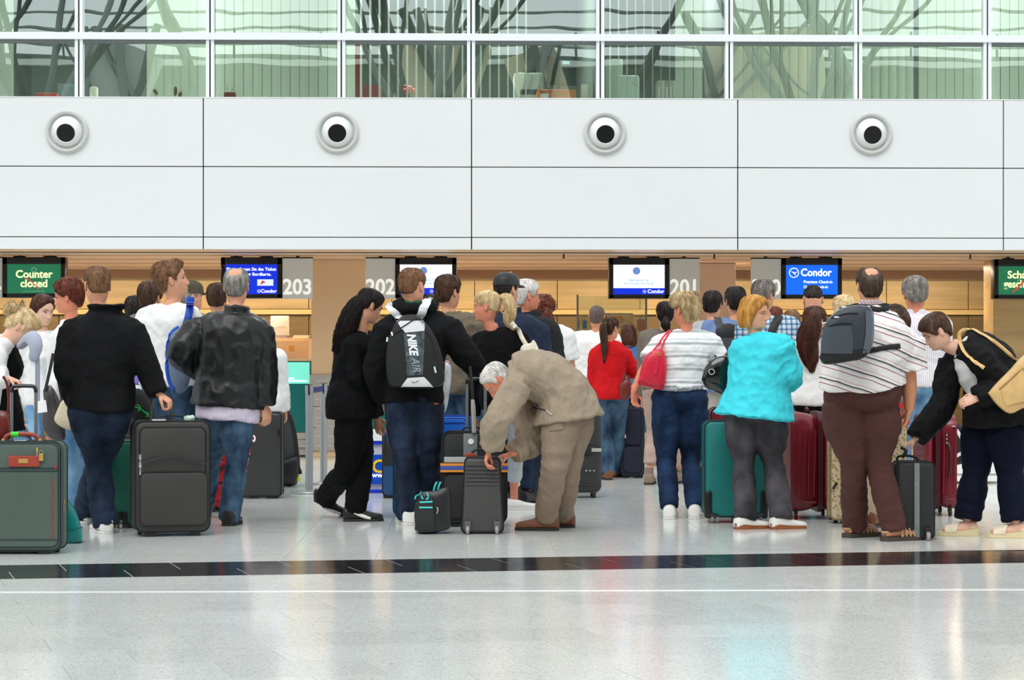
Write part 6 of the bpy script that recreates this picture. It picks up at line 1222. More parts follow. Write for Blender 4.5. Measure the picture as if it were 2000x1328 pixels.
# ---- backpacks
bp_k = mat('backpack_black', (17, 17, 18), rough=.55, bump=.2, bscale=40, vary=.15); bp_w = mat('backpack_white', (226, 228, 230), rough=.5, bump=.08, bscale=40); print_m = mat('grey_camo_print', (30, 34, 37), rough=.5, vary=1, vscale=26, rgb2=(92, 106, 112))
t_, o_, l_ = pillow('backpack', [(774, 628), (786, 617), (800, 614), (815, 615), (827, 626), (846, 650), (861, 686), (868, 724), (866, 750), (846, 758), (814, 759), (781, 757), (760, 752), (754, 716), (756, 678), (763, 650)], 15.07, .20, bp_k, 'black and white sports backpack worn over the black hooded sweatshirt', 'backpack', pwr=.22)
tr_ = tree(o_)
patch(tr_, [(775, 627), (783, 640), (789, 650)], [(827, 626), (829, 636), (829, 646)], 8, .004, .01, bp_w, 'top_panel', t_, 14.92)
patch(tr_, [(788, 651), (792, 690), (795, 734)], [(829, 647), (828, 690), (826, 732)], 8, .004, .01, print_m, 'print_panel', t_, 14.92)
patch(tr_, [(796, 738), (790, 746), (783, 755)], [(828, 736), (838, 746), (846, 755)], 8, .005, .01, bp_w, 'bottom_panel', t_, 14.92)
proj_text(tr_, 'NIKE', 22, 805, 672, math.radians(82), mat('print_white', (240, 242, 244), rough=.5), t_, 14.9, lift=.008, bold=.05, shear=.25, sx=.86); proj_text(tr_, 'AIR', 22, 811.5, 712, math.radians(82), mat('print_grey', (166, 174, 180), rough=.5), t_, 14.9, lift=.008, bold=.0, shear=.3, sx=.86)
ribbon('swoosh', strap(tr_, [(804, 744), (807, 747), (812, 746), (818, 743)], .002, lift=.010), .0022, .001, mat('swoosh_grey', (96, 98, 102)), t_, UP)
for pts in (((783, 641), (797, 632), (806, 626), (815, 624), (824, 628)), ((832, 646), (846, 668), (852, 700)), ((770, 652), (784, 644), (790, 650))): ribbon('zip', strap(tr_, pts, .003, lift=.008), .004, .003, rubber, t_, UP)
for pts in (((766, 649), (768, 656)), ((760, 660), (759, 668)), ((848, 716), (851, 728))): ribbon('zip_pull', strap(tr_, pts, .003, lift=.012), .006, .003, bp_w, t_)
ht = tree_of([PEOPLE['p11']['top']])
for pts in (((785, 620), (776, 610), (766, 600), (759, 596)), ((819, 618), (826, 604), (833, 592), (838, 587))): ribbon('shoulder_strap', strap(ht, pts, .02, lift=.014, dflt=15.15), .030, .006, bp_w, t_)
t_, o_, l_ = pillow('backpack', [(1638, 604), (1660, 597), (1686, 596), (1703, 604), (1706, 640), (1702, 676), (1694, 694), (1676, 702), (1640, 710), (1612, 712), (1602, 702), (1604, 672), (1606, 642), (1620, 620)], 13.50, .26, mat('slate_nylon', (46, 52, 60), rough=.45, vary=.12, bump=.12, bscale=50), 'dark slate backpack on the back of the stooping striped shirt', 'backpack', pwr=.22)
tr_ = tree(o_)
patch(tr_, [(1612, 640), (1607, 665), (1606, 690)], [(1662, 636), (1666, 662), (1664, 690)], 8, .014, .02, mat('slate_nylon_light', (64, 72, 80), rough=.4, bump=.15, bscale=30), 'front_pocket', t_, 13.4); patch(tr_, [(1606, 688), (1604, 700), (1612, 709)], [(1690, 682), (1690, 694), (1672, 702)], 8, .008, .02, bp_k, 'base_panel', t_, 13.4); patch(tr_, [(1690, 606), (1690, 650), (1684, 690)], [(1704, 610), (1705, 650), (1700, 684)], 4, .008, .02, mat('slate_edge', (84, 92, 102), rough=.5), 'side_panel', t_, 13.5)
for pts in (((1624, 622), (1650, 613), (1676, 612)), ((1608, 642), (1636, 632), (1664, 632))): ribbon('zip', strap(tr_, pts, .003, lift=.006), .004, .003, rubber, t_, UP)
for x, y in ((1648, 600), (1634, 620), (1612, 632)): p_ = hit(tr_, x, y, .006)[0] or at(x, y, 13.4); MB().ell(p_, (.018, .006, .006), 10, 6).build('reflector', bp_w, t_, V(t_.location))
sh_ = tree_of([PEOPLE['p29']['top']]); ribbon('hip_strap', strap(sh_, [(1698, 686), (1720, 681), (1744, 677), (1756, 676)], .01, lift=.012, dflt=13.7), .017, .005, bp_k, t_, UP); ribbon('shoulder_strap', strap(sh_, [(1700, 606), (1716, 608), (1734, 606)], .01, lift=.014, dflt=13.75), .018, .005, bp_k, t_, UP)
t_, o_, l_ = pillow('backpack', [(1398, 642), (1412, 632), (1434, 634), (1448, 650), (1452, 690), (1446, 730), (1404, 730), (1398, 690)], 19.15, .22, bp_k, 'black rucksack on the blue shirt', 'backpack', pwr=.22)
tr_ = tree(o_); patch(tr_, [(1402, 660), (1400, 690), (1404, 722)], [(1446, 660), (1448, 690), (1444, 722)], 6, .02, .03, mat('rucksack_grey', (70, 68, 70), rough=.5), 'front_pocket', t_, 19.0); ht = tree_of([PEOPLE['p24']['top']])
for pts in (((1410, 640), (1404, 630), (1400, 622)), ((1444, 644), (1450, 634), (1456, 626))): ribbon('shoulder_strap', strap(ht, pts, .02, lift=.02, dflt=19.3), .032, .006, mat('rucksack_strap', (60, 60, 62), rough=.6), t_)
t_, o_, l_ = pillow('backpack', [(324, 690), (330, 660), (344, 642), (362, 636), (374, 660), (372, 740), (356, 768), (338, 762), (326, 730)], 15.55, .18, mat('grey_blue_nylon', (110, 128, 150), rough=.5), 'grey and blue backpack hanging off one shoulder of the white sweatshirt', 'backpack', pwr=.25)
tr_ = tree(o_); bl = mat('vivid_blue', (24, 84, 196), rough=.5)
ribbon('edge_band', strap(tr_, [(350, 640), (334, 652), (328, 680), (327, 715), (332, 745), (342, 764)], .01, lift=.006), .014, .006, bl, t_, UP); ht = tree_of([PEOPLE['p5']['top']]); ribbon('shoulder_strap', strap(ht, [(372, 580), (371, 598), (368, 620), (362, 645)], .02, lift=.012, dflt=15.35), .028, .006, bl, t_)
# shoulder strap of the plaid shirt
st_ = tree_of([PEOPLE['p26']['top']]); cb = thing('messenger_bag', at(1524, 740, 18.3), 'black messenger bag slung over the plaid shirt', 'bag'); MB().box(V((-.12, -.06, -.16)), V((.12, .06, .10)), .03).build('body', nylon_k, cb); ribbon('strap', strap(st_, [(1522, 618), (1514, 634), (1506, 652), (1498, 670), (1490, 700)], .02, lift=.012, dflt=18.4), .036, .006, rubber, cb)
# belt of the striped T-shirt, jeans pockets
P = PEOPLE['p22']; tt_ = tree_of([P['trousers']]); bx = []
MB().tube(strap(tt_, [(1279, 757), (1300, 760), (1328, 761), (1356, 759), (1378, 755)], .01, lift=.012), 0, n=8, k=2, flat=(.016, .005), ax=UP).build('belt', mat('studded_belt', (196, 198, 200), rough=.4, vary=1, vscale=60, rgb2=(90, 96, 110)), P['root'], V(P['root'].location))
def back_pocket(key, L_, R_, m): 
    P = PEOPLE[key]; tr_ = tree_of([P['trousers']]); patch(tr_, L_, R_, 6, .005, .004, m, 'back_pocket', P['root'], P['D'])
back_pocket('p22', [(1284, 774), (1284, 796), (1296, 812)], [(1318, 776), (1319, 798), (1306, 812)], jean_n); back_pocket('p22', [(1348, 776), (1348, 796), (1356, 810)], [(1376, 773), (1377, 794), (1368, 810)], jean_n)
back_pocket('p11', [(762, 780), (764, 800), (774, 818)], [(790, 784), (792, 802), (784, 818)], jean_d); back_pocket('p11', [(816, 786), (816, 806), (824, 820)], [(846, 784), (846, 802), (838, 818)], jean_d)
P = PEOPLE['p11']; patch(tree_of([P['trousers']]), [(846, 786), (846, 790)], [(855, 786), (855, 790)], 2, .008, .004, leather('label_leather', (180, 104, 60)), 'leather_patch', P['root'], P['D'], sub=1)
back_pocket('p19', [(1186, 786), (1186, 800), (1194, 810)], [(1208, 784), (1208, 798), (1201, 810)], jean_m)
P = PEOPLE['p17']; tr_ = tree_of([P['trousers']]); patch(tr_, [(1072, 826), (1073, 842)], [(1098, 822), (1100, 838)], 4, .008, .006, cloth('beige_trousers', (142, 124, 106)), 'cargo_pocket', P['root'], P['D'], sub=2)
tr_ = tree_of([P['top']]); MB().tube(strap(tr_, [(1040, 796), (1056, 799), (1072, 803)], .003, lift=.003), 0, n=6, k=2, flat=(.004, .002), ax=UP).build('pocket_zip', mat('zip_dark', (60, 54, 50)), P['root'], V(P['root'].location)); MB().tube(strap(tr_, [(1069, 802), (1078, 810)], .003, lift=.008), .005, 6, 2).build('zip_pull', mat('zip_silver', (190, 190, 186), rough=.3), P['root'], V(P['root'].location))
# ================================================================== COUNTERS, SIGNS, BARRIERS, OFFICE ITEMS
scr_blue = mat('screen_blue', (8, 40, 190), rough=.3, emit=.9); scr_sky = mat('screen_bright_blue', (10, 92, 232), rough=.3, emit=.9); scr_white = mat('screen_white', (226, 236, 248), rough=.3, emit=.95); scr_green = mat('screen_green', (30, 112, 78), rough=.3, emit=.55)
ink_w = mat('screen_ink_white', (246, 248, 255), rough=.4, emit=1.0); ink_y = mat('screen_ink_cream', (250, 240, 176), rough=.4, emit=1.0); ink_b = mat('screen_ink_blue', (96, 130, 196), rough=.4, emit=.7); ink_r = mat('screen_ink_red', (200, 60, 56), rough=.4, emit=.6); ink_p = mat('screen_ink_pale', (190, 206, 226), rough=.4, emit=.9); ink_g = mat('screen_ink_green', (120, 168, 128), rough=.4, emit=.6)
housing = plastic('monitor_black', (18, 18, 20), .3); sign_grey = mat('sign_grey', (208, 211, 206), rough=.5); YS = 25.6
def sx_(px): return onY(px, 540, YS).x
def sz_(py): return onY(1000, py, YS).z
def monitor(label, x0, x1, y0=503, y1=583, scr=scr_blue):
    c = V(((sx_(x0) + sx_(x1)) / 2, YS, sz_(y1))); t = thing('monitor', c, label, 'monitor'); w, h = sx_(x1) - sx_(x0), sz_(y0) - sz_(y1)
    MB().box((-w / 2, 0, 0), (w / 2, .16, h), .012).build('housing', housing, t)
    bz = MB(); 
    for a, b in (((-w / 2 + .004, -.012, 0.004), (-w / 2 + .055, .004, h - .004)), ((w / 2 - .055, -.012, .004), (w / 2 - .004, .004, h - .004)), ((-w / 2 + .004, -.012, h - .085), (w / 2 - .004, .004, h - .004)), ((-w / 2 + .004, -.012, .004), (w / 2 - .004, .004, .05))): bz.box(a, b, .004)
    bz.build('bezel', housing, t)
    s_ = MB().box((-w / 2 + .05, -.004, .045), (w / 2 - .05, .002, h - .08)).build('screen', scr, t, smooth=False)
    for q in (-.25, .25):
        MB().cyl((q * w, .08, h - .01), (q * w, .08, Z0 + .01 - c.z), .022, 10).build('ceiling_mount', housing, t); MB().box((q * w - .07, .05, h - .002), (q * w + .07, .11, h + .016), .005).build('mount_plate', housing, t)
    MB().tube([(w * .12, .08, h), (w * .16, .07, h + .02), (w * .2, .08, Z0 - c.z + .005)], .005, 6, 2).build('cable', housing, t)
    return t, s_, w, h
def sign(num, label, x0, x1, y0=505, y1=584):
    c = V(((sx_(x0) + sx_(x1)) / 2, YS, sz_(y1))); t = thing('number_sign', c, label, 'sign'); w, h = sx_(x1) - sx_(x0), sz_(y0) - sz_(y1)
    MB().box((-w / 2 + .003, .0, 0), (w / 2 - .003, .05, h), .004).build('panel', sign_grey, t, smooth=False); MB().box((-w / 2, .01, h - .002), (w / 2, .09, h + .016), .004).build('top_rail', housing, t); MB().cyl((0, .06, h), (0, .06, Z0 + .01 - c.z), .022, 10).build('ceiling_mount', housing, t)
    lettering(num, .255, (0, -.004, .135), mat('sign_digits', (250, 250, 244), rough=.4, emit=.35), t, depth=.003, bold=.022, sx=.92); return t
def logo(t, x, y, z, s, m):
    mb = MB(); mb.torus((x, y, z), s, s * .09, 24, 5, M=Matrix.Rotation(PI / 2, 3, 'X')); mb.build('emblem_ring', m, t)
    MB().poly([(x - s * .75, y, z + s * .35), (x + s * .1, y, z + s * .05), (x + s * .8, y, z + s * .25), (x + s * .2, y, z - s * .15), (x + s * .45, y, z - s * .7), (x - s * .1, y, z - s * .1)], (0, -.001, 0)).build('emblem', m, t, smooth=False)
yl = -.007
t, s_, w, h = monitor('black ceiling monitor with green counter-closed screen at far left', 5, 128, 503, 582, scr_green)
lettering('Counter', .125, (0, yl, .275), ink_y, s_, bold=.02); lettering('closed', .125, (0, yl, .165), ink_y, s_, bold=.02); MB().tube([(-.10, yl + .003, .24), (-.04, yl + .003, .20), (.03, yl + .003, .13), (.05, yl + .003, .09)], .008, 6, 2).build('slash', ink_r, s_)
mb = MB(); mb.torus((.0, yl + .003, .33), .026, .004, 18, 5, M=Matrix.Rotation(PI / 2, 3, 'X'))
for a, b in (((-.1, .1), (-.1, .22)), ((.1, .1), (.1, .22)), ((-.1, .22), (-.05, .26)), ((.1, .22), (.05, .26)), ((-.13, .075), (.13, .075)), ((-.05, .10), (-.05, .2)), ((.05, .1), (.05, .2))): mb.tube([(a[0], yl + .004, a[1]), (b[0], yl + .004, b[1])], .003, 5, 1)
mb.build('pictogram', ink_g, s_)
sign('204', 'grey number sign mostly cut off by the left edge', -58, 5)
t, s_, w, h = monitor('black ceiling monitor with blue boarding-pass message beside sign 203', 431, 551)
lettering('Bitte nehmen Sie das Ticket', .052, (.0, yl, .345), ink_w, s_, bold=.012); lettering('und/oder Bordkarte.', .052, (.02, yl, .285), ink_w, s_, bold=.012); MB().box((.07, yl, .15), (.26, yl + .003, .225)).build('ticket_picture', ink_p, s_, smooth=False); MB().poly([(.10, yl - .002, .16), (.13, yl - .002, .215), (.17, yl - .002, .19)], (0, .001, 0)).build('ticket_mark', ink_r, s_, smooth=False); logo(s_, .09, yl, .085, .018, ink_w); lettering('Condor', .058, (.205, yl, .085), ink_w, s_, bold=.015)
sign('203', 'grey number sign right of the blue boarding-pass monitor', 551, 611)
sign('202', 'grey number sign above the long dark hair', 714, 772)
def welcome(s_):
    MB().box((-.32, -.008, .046), (.32, -.002, .125)).build('blue_bar', scr_blue, s_, smooth=False); logo(s_, .065, yl - .004, .085, .018, ink_w); lettering('Condor', .062, (.2, yl - .004, .085), ink_w, s_, bold=.015)
    MB().cyl((-.03, yl, .33), (-.03, yl + .003, .33), .045, 24).build('clock_symbol', ink_b, s_); lettering('Bitte warten Sie,', .036, (0, yl, .22), ink_b, s_, bold=.008); lettering('wir sind gleich für Sie da.', .036, (0, yl, .18), ink_b, s_, bold=.008)
t, s_, w, h = monitor('black ceiling monitor with white screen above the backpack wearer', 772, 892, scr=scr_white); welcome(s_)
t, s_, w, h = monitor('black ceiling monitor with white screen above the shaved head', 1189, 1307, scr=scr_white); welcome(s_)
sign('201', 'grey number sign above the spiky blond hair', 1307, 1367); sign('200', 'grey number sign above the grey-haired plaid shirt', 1467, 1526)
t, s_, w, h = monitor('black ceiling monitor with bright blue premium check-in screen', 1526, 1645, scr=scr_sky)
lettering('Condor', .125, (.05, yl, .31), ink_w, s_, bold=.02, sx=.92); logo(s_, -.215, yl, .31, .055, ink_w); lettering('Premium Check-in', .046, (-.10, yl, .20), ink_w, s_, bold=.012, align='LEFT'); lettering('Quick Check-in', .046, (-.10, yl, .14), ink_w, s_, bold=.012, align='LEFT')
t, s_, w, h = monitor('black ceiling monitor with green closed message at the right edge', 1941, 2066, 505, 583, scr_green)
lettering('Schalter', .125, (-.02, yl, .285), ink_y, s_, bold=.02); lettering('geschlossen', .125, (.0, yl, .175), ink_y, s_, bold=.02, sx=.9); MB().tube([(-.16, yl + .003, .08), (-.08, yl + .003, .15), (.0, yl + .003, .24)], .012, 6, 2).build('slash', ink_r, s_); mb = MB(); mb.torus((.0, yl + .003, .33), .026, .004, 18, 5, M=Matrix.Rotation(PI / 2, 3, 'X')); mb.tube([(-.1, yl + .004, .1), (-.1, yl + .004, .22), (.0, yl + .004, .28)], .003, 5, 1); mb.build('pictogram', ink_g, s_)
# ---- check-in counters
lt_wood = mat('pale_laminate', (226, 196, 156), rough=.4, vary=.04, vscale=2); grey_lam = mat('grey_laminate', (186, 182, 172), rough=.5); teal_panel = mat('teal_backlit', (0, 150, 140), rough=.3, emit=.35)
YC = 26.7
def cx_(px): return onY(px, 700, YC).x
def counter(label, x0, x1, light=True):
    a, b = cx_(x0), cx_(x1); c = V(((a + b) / 2, YC, 0)); t = thing('check_in_counter', c, label, 'counter'); w = b - a; z1 = onY(1000, 702, YC).z; z0 = onY(1000, 843, YC).z
    MB().box((-w / 2, .02, 0.02), (w / 2, .55, z1 - .02), .004).build('carcass', grey_lam, t, smooth=False); MB().box((-w / 2 - .02, -.02, z1 - .02), (w / 2 + .02, .6, z1 + .012), .004).build('worktop', lt_wood, t, smooth=False)
    f_ = MB().box((-w / 2 + .01, -.01, z0), (w / 2 - .01, .018, z1 - .025), .003).build('teal_panel', mat('teal_front', (0, 118, 116), rough=.3), t, smooth=False)
    if light:
        MB().box((-w / 2 + .02, -.014, z1 - .30), (w / 2 - .02, -.008, z1 - .035)).build('light_field', mat('teal_light', (120, 226, 206), rough=.3, emit=.55), f_, smooth=False)
        for k_, (zz, q) in enumerate(((.235, .8), (.265, 1.0))): MB().box((-w / 2 + .03, -.018, z1 - zz - .01), (-w / 2 + .03 + (w - .08) * q, -.012, z1 - zz + .008)).build('lettering_bar', mat('teal_strip', (220, 250, 244), rough=.3, emit=.9), f_, smooth=False)  # plain glowing bars standing in for unreadable lettering on the panel
    MB().box((-w / 2 + .01, .0, .22), (w / 2 - .01, .02, z0 - .012), .003).build('lower_panel', grey_lam, t, smooth=False); MB().box((-w / 2 + .01, -.03, z0 - .19), (w / 2 - .01, .0, z0 - .175), .003).build('rail', chrome, t, smooth=False); MB().box((-w / 2 + .03, .03, 0.0), (w / 2 - .03, .5, .03)).build('plinth', rubber, t, smooth=False)
    return t
counter('teal fronted check-in counter with lit panel under sign 203', 470, 608); counter('teal fronted check-in counter hidden behind the backpack wearer', 716, 900, False); counter('teal fronted check-in counter hidden behind the red sweater', 1100, 1364, False); counter('teal fronted check-in counter hidden behind the turquoise jacket', 1440, 1660, False)
YD = 27.6
def dx_(px, Y=YD): return onY(px, 680, Y).x
a, b = dx_(520), dx_(603); zt = onY(1000, 660, YD).z; zb = onY(1000, 700, YD).z
t = thing('cabinet', V(((a + b) / 2, YD, 0)), 'pale wooden cabinet with a drawer behind the lit counter', 'cabinet'); w = b - a
MB().box((-w / 2, 0, 0.02), (w / 2, .5, zt), .004).build('body', lt_wood, t, smooth=False); d_ = MB().box((-w / 2 + .06, -.018, zb - .12), (w / 2 - .015, -.001, zt - .03), .003).build('drawer', mat('drawer_cream', (236, 208, 172), rough=.4), t, smooth=False); MB().box((.02, -.022, zt - .17), (.09, -.016, zt - .10), .002).build('yellow_label', mat('label_ochre', (226, 170, 80)), d_, smooth=False)
a, b = dx_(527), dx_(563); t = thing('desk_monitor', V(((a + b) / 2, YD + .1, zt)), 'white desk monitor on the pale cabinet', 'monitor'); w = b - a
MB().box((-w / 2, 0, .03), (w / 2, .06, onY(1000, 617, YD + .1).z - zt), .008).build('case', mat('monitor_white', (236, 234, 226), rough=.4), t); MB().box((-w * .4, -.03, 0), (w * .4, .12, .022), .006).build('stand', mat('stand_grey', (150, 140, 160), rough=.4), t); MB().tube([(-.1, -.004, .12), (0, -.006, .16), (.08, -.004, .15)], .003, 6, 2).build('cable', mat('cable_cream', (206, 200, 184)), t)
t = thing('paper_stack', V((dx_(588), YD + .1, zt)), 'flat stack of papers on the pale cabinet, right of the white monitor', 'paper'); 
for k_ in range(3): MB().box((-.12 + .01 * k_, 0, .012 * k_), (.08 + .006 * k_, .22, .012 * k_ + .011), .001).build('sheaf', mat('paper_cream', (238, 226, 204), rough=.7), t, smooth=False)
# posters and notes around counter 201
for (x0, x1, y0, y1, c1, lab) in ((1180, 1236, 612, 640, (238, 150, 60), 'colourful orange poster over the counter behind the red sweater'), (1244, 1262, 624, 646, (226, 150, 110), 'small pinkish notice hanging right of the orange poster'), (1126, 1132, 626, 642, (90, 150, 200), 'small blue sticker on the counter glass'), (1138, 1146, 626, 642, (90, 150, 200), 'small blue sticker right of its twin on the counter glass')):
    Yp = 27.0; A, B_ = onY(x0, y1, Yp), onY(x1, y0, Yp); t = thing('notice', V((A.x, Yp, A.z)), lab, 'poster'); MB().box((0, 0, 0), (B_.x - A.x, .006, B_.z - A.z)).build('sheet', mat('notice_%d_%d' % (x0, c1[0]), c1, rough=.6, vary=1 if x0 < 1200 and x0 > 1150 else 0, vscale=12, rgb2=(250, 226, 190)), t, smooth=False); MB().box((0, -.002, B_.z - A.z - .012), (B_.x - A.x, .008, B_.z - A.z + .002)).build('clip', chrome, t, smooth=False)
t = thing('counter_screen', V((onY(1060, 700, 26.95).x, 26.95, 0)), 'tall glass screen on the counter behind the curly auburn hair', 'screen')
gp_ = mat('screen_glass', (225, 235, 228), rough=.05, trans=1.0); xa, xb = onY(1128, 700, 26.95).x - t.location.x, onY(1262, 700, 26.95).x - t.location.x; MB().box((xa, 0, 1.15), (xb, .012, 2.0)).build('pane', gp_, t, smooth=False)
for x in (xa, xb): MB().box((x - .012, -.01, .0), (x + .012, .03, 2.02), .002).build('post', alu, t, smooth=False)
# a row of ceiling sprinklers and spots
for i, (px, py, k_) in enumerate(((1101, 499, 0), (1395, 499, 0), (1895, 500, 0), (1004, 519, 1), (1025, 518, 1), (1080, 518, 1), (205, 500, 1), (225, 500, 1), (292, 500, 1), (305, 500, 1))):
    pass
for i, px in enumerate((1101, 1395, 1895)):
    x = onY(px, 495, 25.2).x; t = thing('sprinkler', V((x, 25.2, Z0)), ('ceiling sprinkler left of sign 201', 'ceiling sprinkler right of sign 201', 'ceiling sprinkler near the right edge')[i], 'sprinkler', 'sprinklers under the soffit'); MB().cyl((0, 0, -.045), (0, 0, .01), .010, 8).build('stem', housing, t); MB().cyl((0, 0, -.05), (0, 0, -.044), .022, 12).build('deflector', housing, t)
for i in range(9):
    x = -5.6 + 1.4 * i; t = thing('downlight', V((x, 28.2, Z0)), 'small round recessed downlight in the tan soffit', 'lamp', 'downlights in the soffit over the counters'); MB().torus((0, 0, .002), .06, .010, 20, 6).build('trim_ring', mat('downlight_trim', (220, 190, 150), rough=.4), t); MB().cyl((0, 0, .001), (0, 0, .006), .055, 18).build('lens', mat('downlight_lens', (255, 226, 170), rough=.3, emit=2.5), t)
# ---- round air nozzles in the fascia
nz_w = mat('nozzle_white', (236, 238, 236), rough=.35); nz_g = mat('nozzle_ring', (206, 208, 204), rough=.35)
for i, (px, py) in enumerate(((131, 257), (659, 257.5), (1181, 259.5), (1701, 261))):
    p = onY(px, py, YP); t = thing('air_nozzle', V((p.x, YP, p.z)), 'white ball-shaped air nozzle with black opening, %s' % ('at far left of the fascia', 'second of four along the fascia', 'third of four along the fascia', 'at far right of the fascia')[i], 'vent')
    R_ = Matrix.Rotation(PI / 2, 3, 'X'); pr = [(.232, -.001), (.243, -.012), (.240, -.035), (.222, -.050), (.205, -.046), (.190, -.02), (.186, .01)]
    MB().loft([[V((r_ * math.cos(2 * PI * j / 48), y_, r_ * math.sin(2 * PI * j / 48))) for j in range(48)] for r_, y_ in pr], cap=False).build('ring', nz_g, t)
    bl_ = MB(); n_ = 40; rings = []; ax = V((.02, -1, -.20)).normalized(); ux = V((1, 0, 0)) - ax * ax.x; ux.normalize(); uz = ux.cross(ax); Rb = .182; op = .63
    for q in np.linspace(op, 2.0, 18): rings.append([ax * (Rb * math.cos(q)) + ux * (Rb * math.sin(q) * math.cos(2 * PI * j / n_)) + uz * (Rb * math.sin(q) * math.sin(2 * PI * j / n_)) for j in range(n_)])
    for q, dpt in ((.59, -.012), (.57, -.05), (.48, -.09)): rings.insert(0, [ax * (Rb * math.cos(op) + dpt) + ux * (Rb * math.sin(q) * math.cos(2 * PI * j / n_)) + uz * (Rb * math.sin(q) * math.sin(2 * PI * j / n_)) for j in range(n_)])
    cen_ = V((0, .035, 0)); bl_.loft([[p_ + cen_ for p_ in r_] for r_ in rings], cap=False); bl_.build('ball', nz_w, t)
    MB().loft([[cen_ + ax * (Rb * math.cos(op) + d_) + ux * (r_ * math.cos(2 * PI * j / 32)) + uz * (r_ * math.sin(2 * PI * j / 32)) for j in range(32)] for d_, r_ in ((-.016, .104), (-.022, .104))]).build('opening', mat('nozzle_black', (10, 10, 11), rough=.25), t)
# ---- stanchions
stn = mat('satin_steel', (176, 180, 182), rough=.35, metal=.55); beltm = mat('belt_blue', (28, 52, 120), rough=.6)
posts = []
for i, (px, py, yt) in enumerate(((604, 963, 754), (632, 945, 756), (662, 936, 757))):
    p = gp(px, py); t = thing('stanchion', p, ('steel barrier post with blue belt, leftmost of three', 'steel barrier post in the middle of the three', 'steel barrier post half hidden behind the black-clad walker')[i], 'barrier', 'barrier posts beside the counter')
    MB().loft([[V((r_ * math.cos(2 * PI * j / 32), r_ * math.sin(2 * PI * j / 32), z)) for j in range(32)] for r_, z in ((.165, .001), (.170, .008), (.165, .016), (.06, .026), (.04, .03))]).build('base', stn, t); MB().cyl((0, 0, .02), (0, 0, .90), .034, 20).build('pole', stn, t); MB().cyl((0, 0, .885), (0, 0, .955), .037, 20).build('belt_head', stn, t); MB().cyl((0, 0, .953), (0, 0, .960), .030, 20).build('cap', rubber, t); MB().box((-.008, -.040, .87), (.008, -.03, .955), .002).build('slot', rubber, t); posts.append((t, p))
for i in range(2):
    t, p = posts[i]; q = posts[i + 1][1]; MB().tube([V((0, 0, .915)), (q - p) * .5 + V((0, 0, .908)), (q - p) + V((0, 0, .915))], 0, n=6, k=3, flat=(.026, .0015), ax=UP).build('belt', beltm, t)
# ---- blue airline stand
D_ = Dg(963); A, B_ = at(704, 963, D_), at(796, 838, D_); t = thing('sign_stand', V(((A.x + B_.x) / 2, A.y, 0)), 'blue and white airline sign stand behind the black-clad walker', 'sign'); w = (B_.x - A.x) / 2; zz = lambda py: at(750, py, D_).z
MB().box((-w, .03, 0.01), (w, .30, zz(840)), .005).build('cabinet', mat('stand_grey_white', (206, 208, 210), rough=.4), t, smooth=False)
for y0, y1, m_ in ((888, 946, mat('airline_blue', (0, 72, 190), rough=.3)), (956, 962, mat('stand_blue', (0, 50, 200), rough=.3)), (862, 868, mat('stand_blue', (0, 50, 200), rough=.3)), (840, 861, mat('stand_white', (240, 242, 244), rough=.3))): MB().box((-w, .0, zz(y1)), (w, .032, zz(y0)), .002).build('front_band', m_, t, smooth=False)
xl = at(726, 915, D_).x - t.location.x; lettering('Condor', .165, (xl, -.004, zz(912)), mat('airline_yellow', (250, 204, 40), rough=.4), t, bold=.02, align='LEFT'); lettering('www.condor.com', .064, (xl + .004, -.004, zz(928)), ink_w, t, bold=.012, align='LEFT')
# ---- white plinth at right
D_ = 20.6; A, B_ = at(1862, 945, D_), at(1962, 884, D_); t = thing('baggage_scale', V(((A.x + B_.x) / 2, A.y, 0)), 'white baggage scale plinth behind the navy trousers', 'scale'); w = (B_.x - A.x) / 2
MB().box((-w, 0, 0.02), (w, .6, .27), .006).build('plinth', mat('plinth_white', (232, 234, 232), rough=.4), t, smooth=False); MB().box((-w - .01, -.01, .27), (w + .01, .62, .30), .006).build('platform', mat('platform_grey', (206, 208, 206), rough=.4), t, smooth=False); MB().box((-w + .02, -.004, .08), (w - .02, .002, .095)).build('groove', chrome, t, smooth=False)
# ---- office items behind the windows
def opx(px, py, Y): return onY(px, py, Y)
def obox(name, label, cat, x0, x1, y0, Y, m, dep=.2, bev=.01, zb=Z3 - .012, part='body'):
    a, b = opx(x0, 180, Y), opx(x1, 180, Y); t = thing(name, V(((a.x + b.x) / 2, Y, zb)), label, cat); w = (b.x - a.x) / 2; h = opx(1000, y0, Y).z - zb; MB().box((-w, 0, 0), (w, dep, h), bev).build(part, m, t); return t, w, h
om = lambda n_, c_, r_=.5: mat(n_, c_, rough=r_)
t, w, h = obox('flower_pot', 'small red pot with dry twigs on the window board', 'pot', 437, 460, 181, YW + .06, om('pot_red', (200, 16, 22)), .09, .02); MB().tube([(-.02, .04, h), (-.035, .04, h + .05), (-.03, .04, h + .09)], .003, 5, 2).build('twig', om('twig_tan', (170, 140, 90)), t); MB().tube([(.02, .04, h), (.03, .04, h + .06)], .003, 5, 2).build('twig', om('twig_tan', (170, 140, 90)), t)
orn = thing('wooden_ornament', V((opx(326, 180, YW + .08).x, YW + .08, Z3 - .012)), 'carved wooden ornament with leaf shapes on the window board', 'ornament'); MB().box((-.14, 0, 0), (.16, .06, .02), .004).build('base', om('cream_wood', (226, 206, 160)), orn)
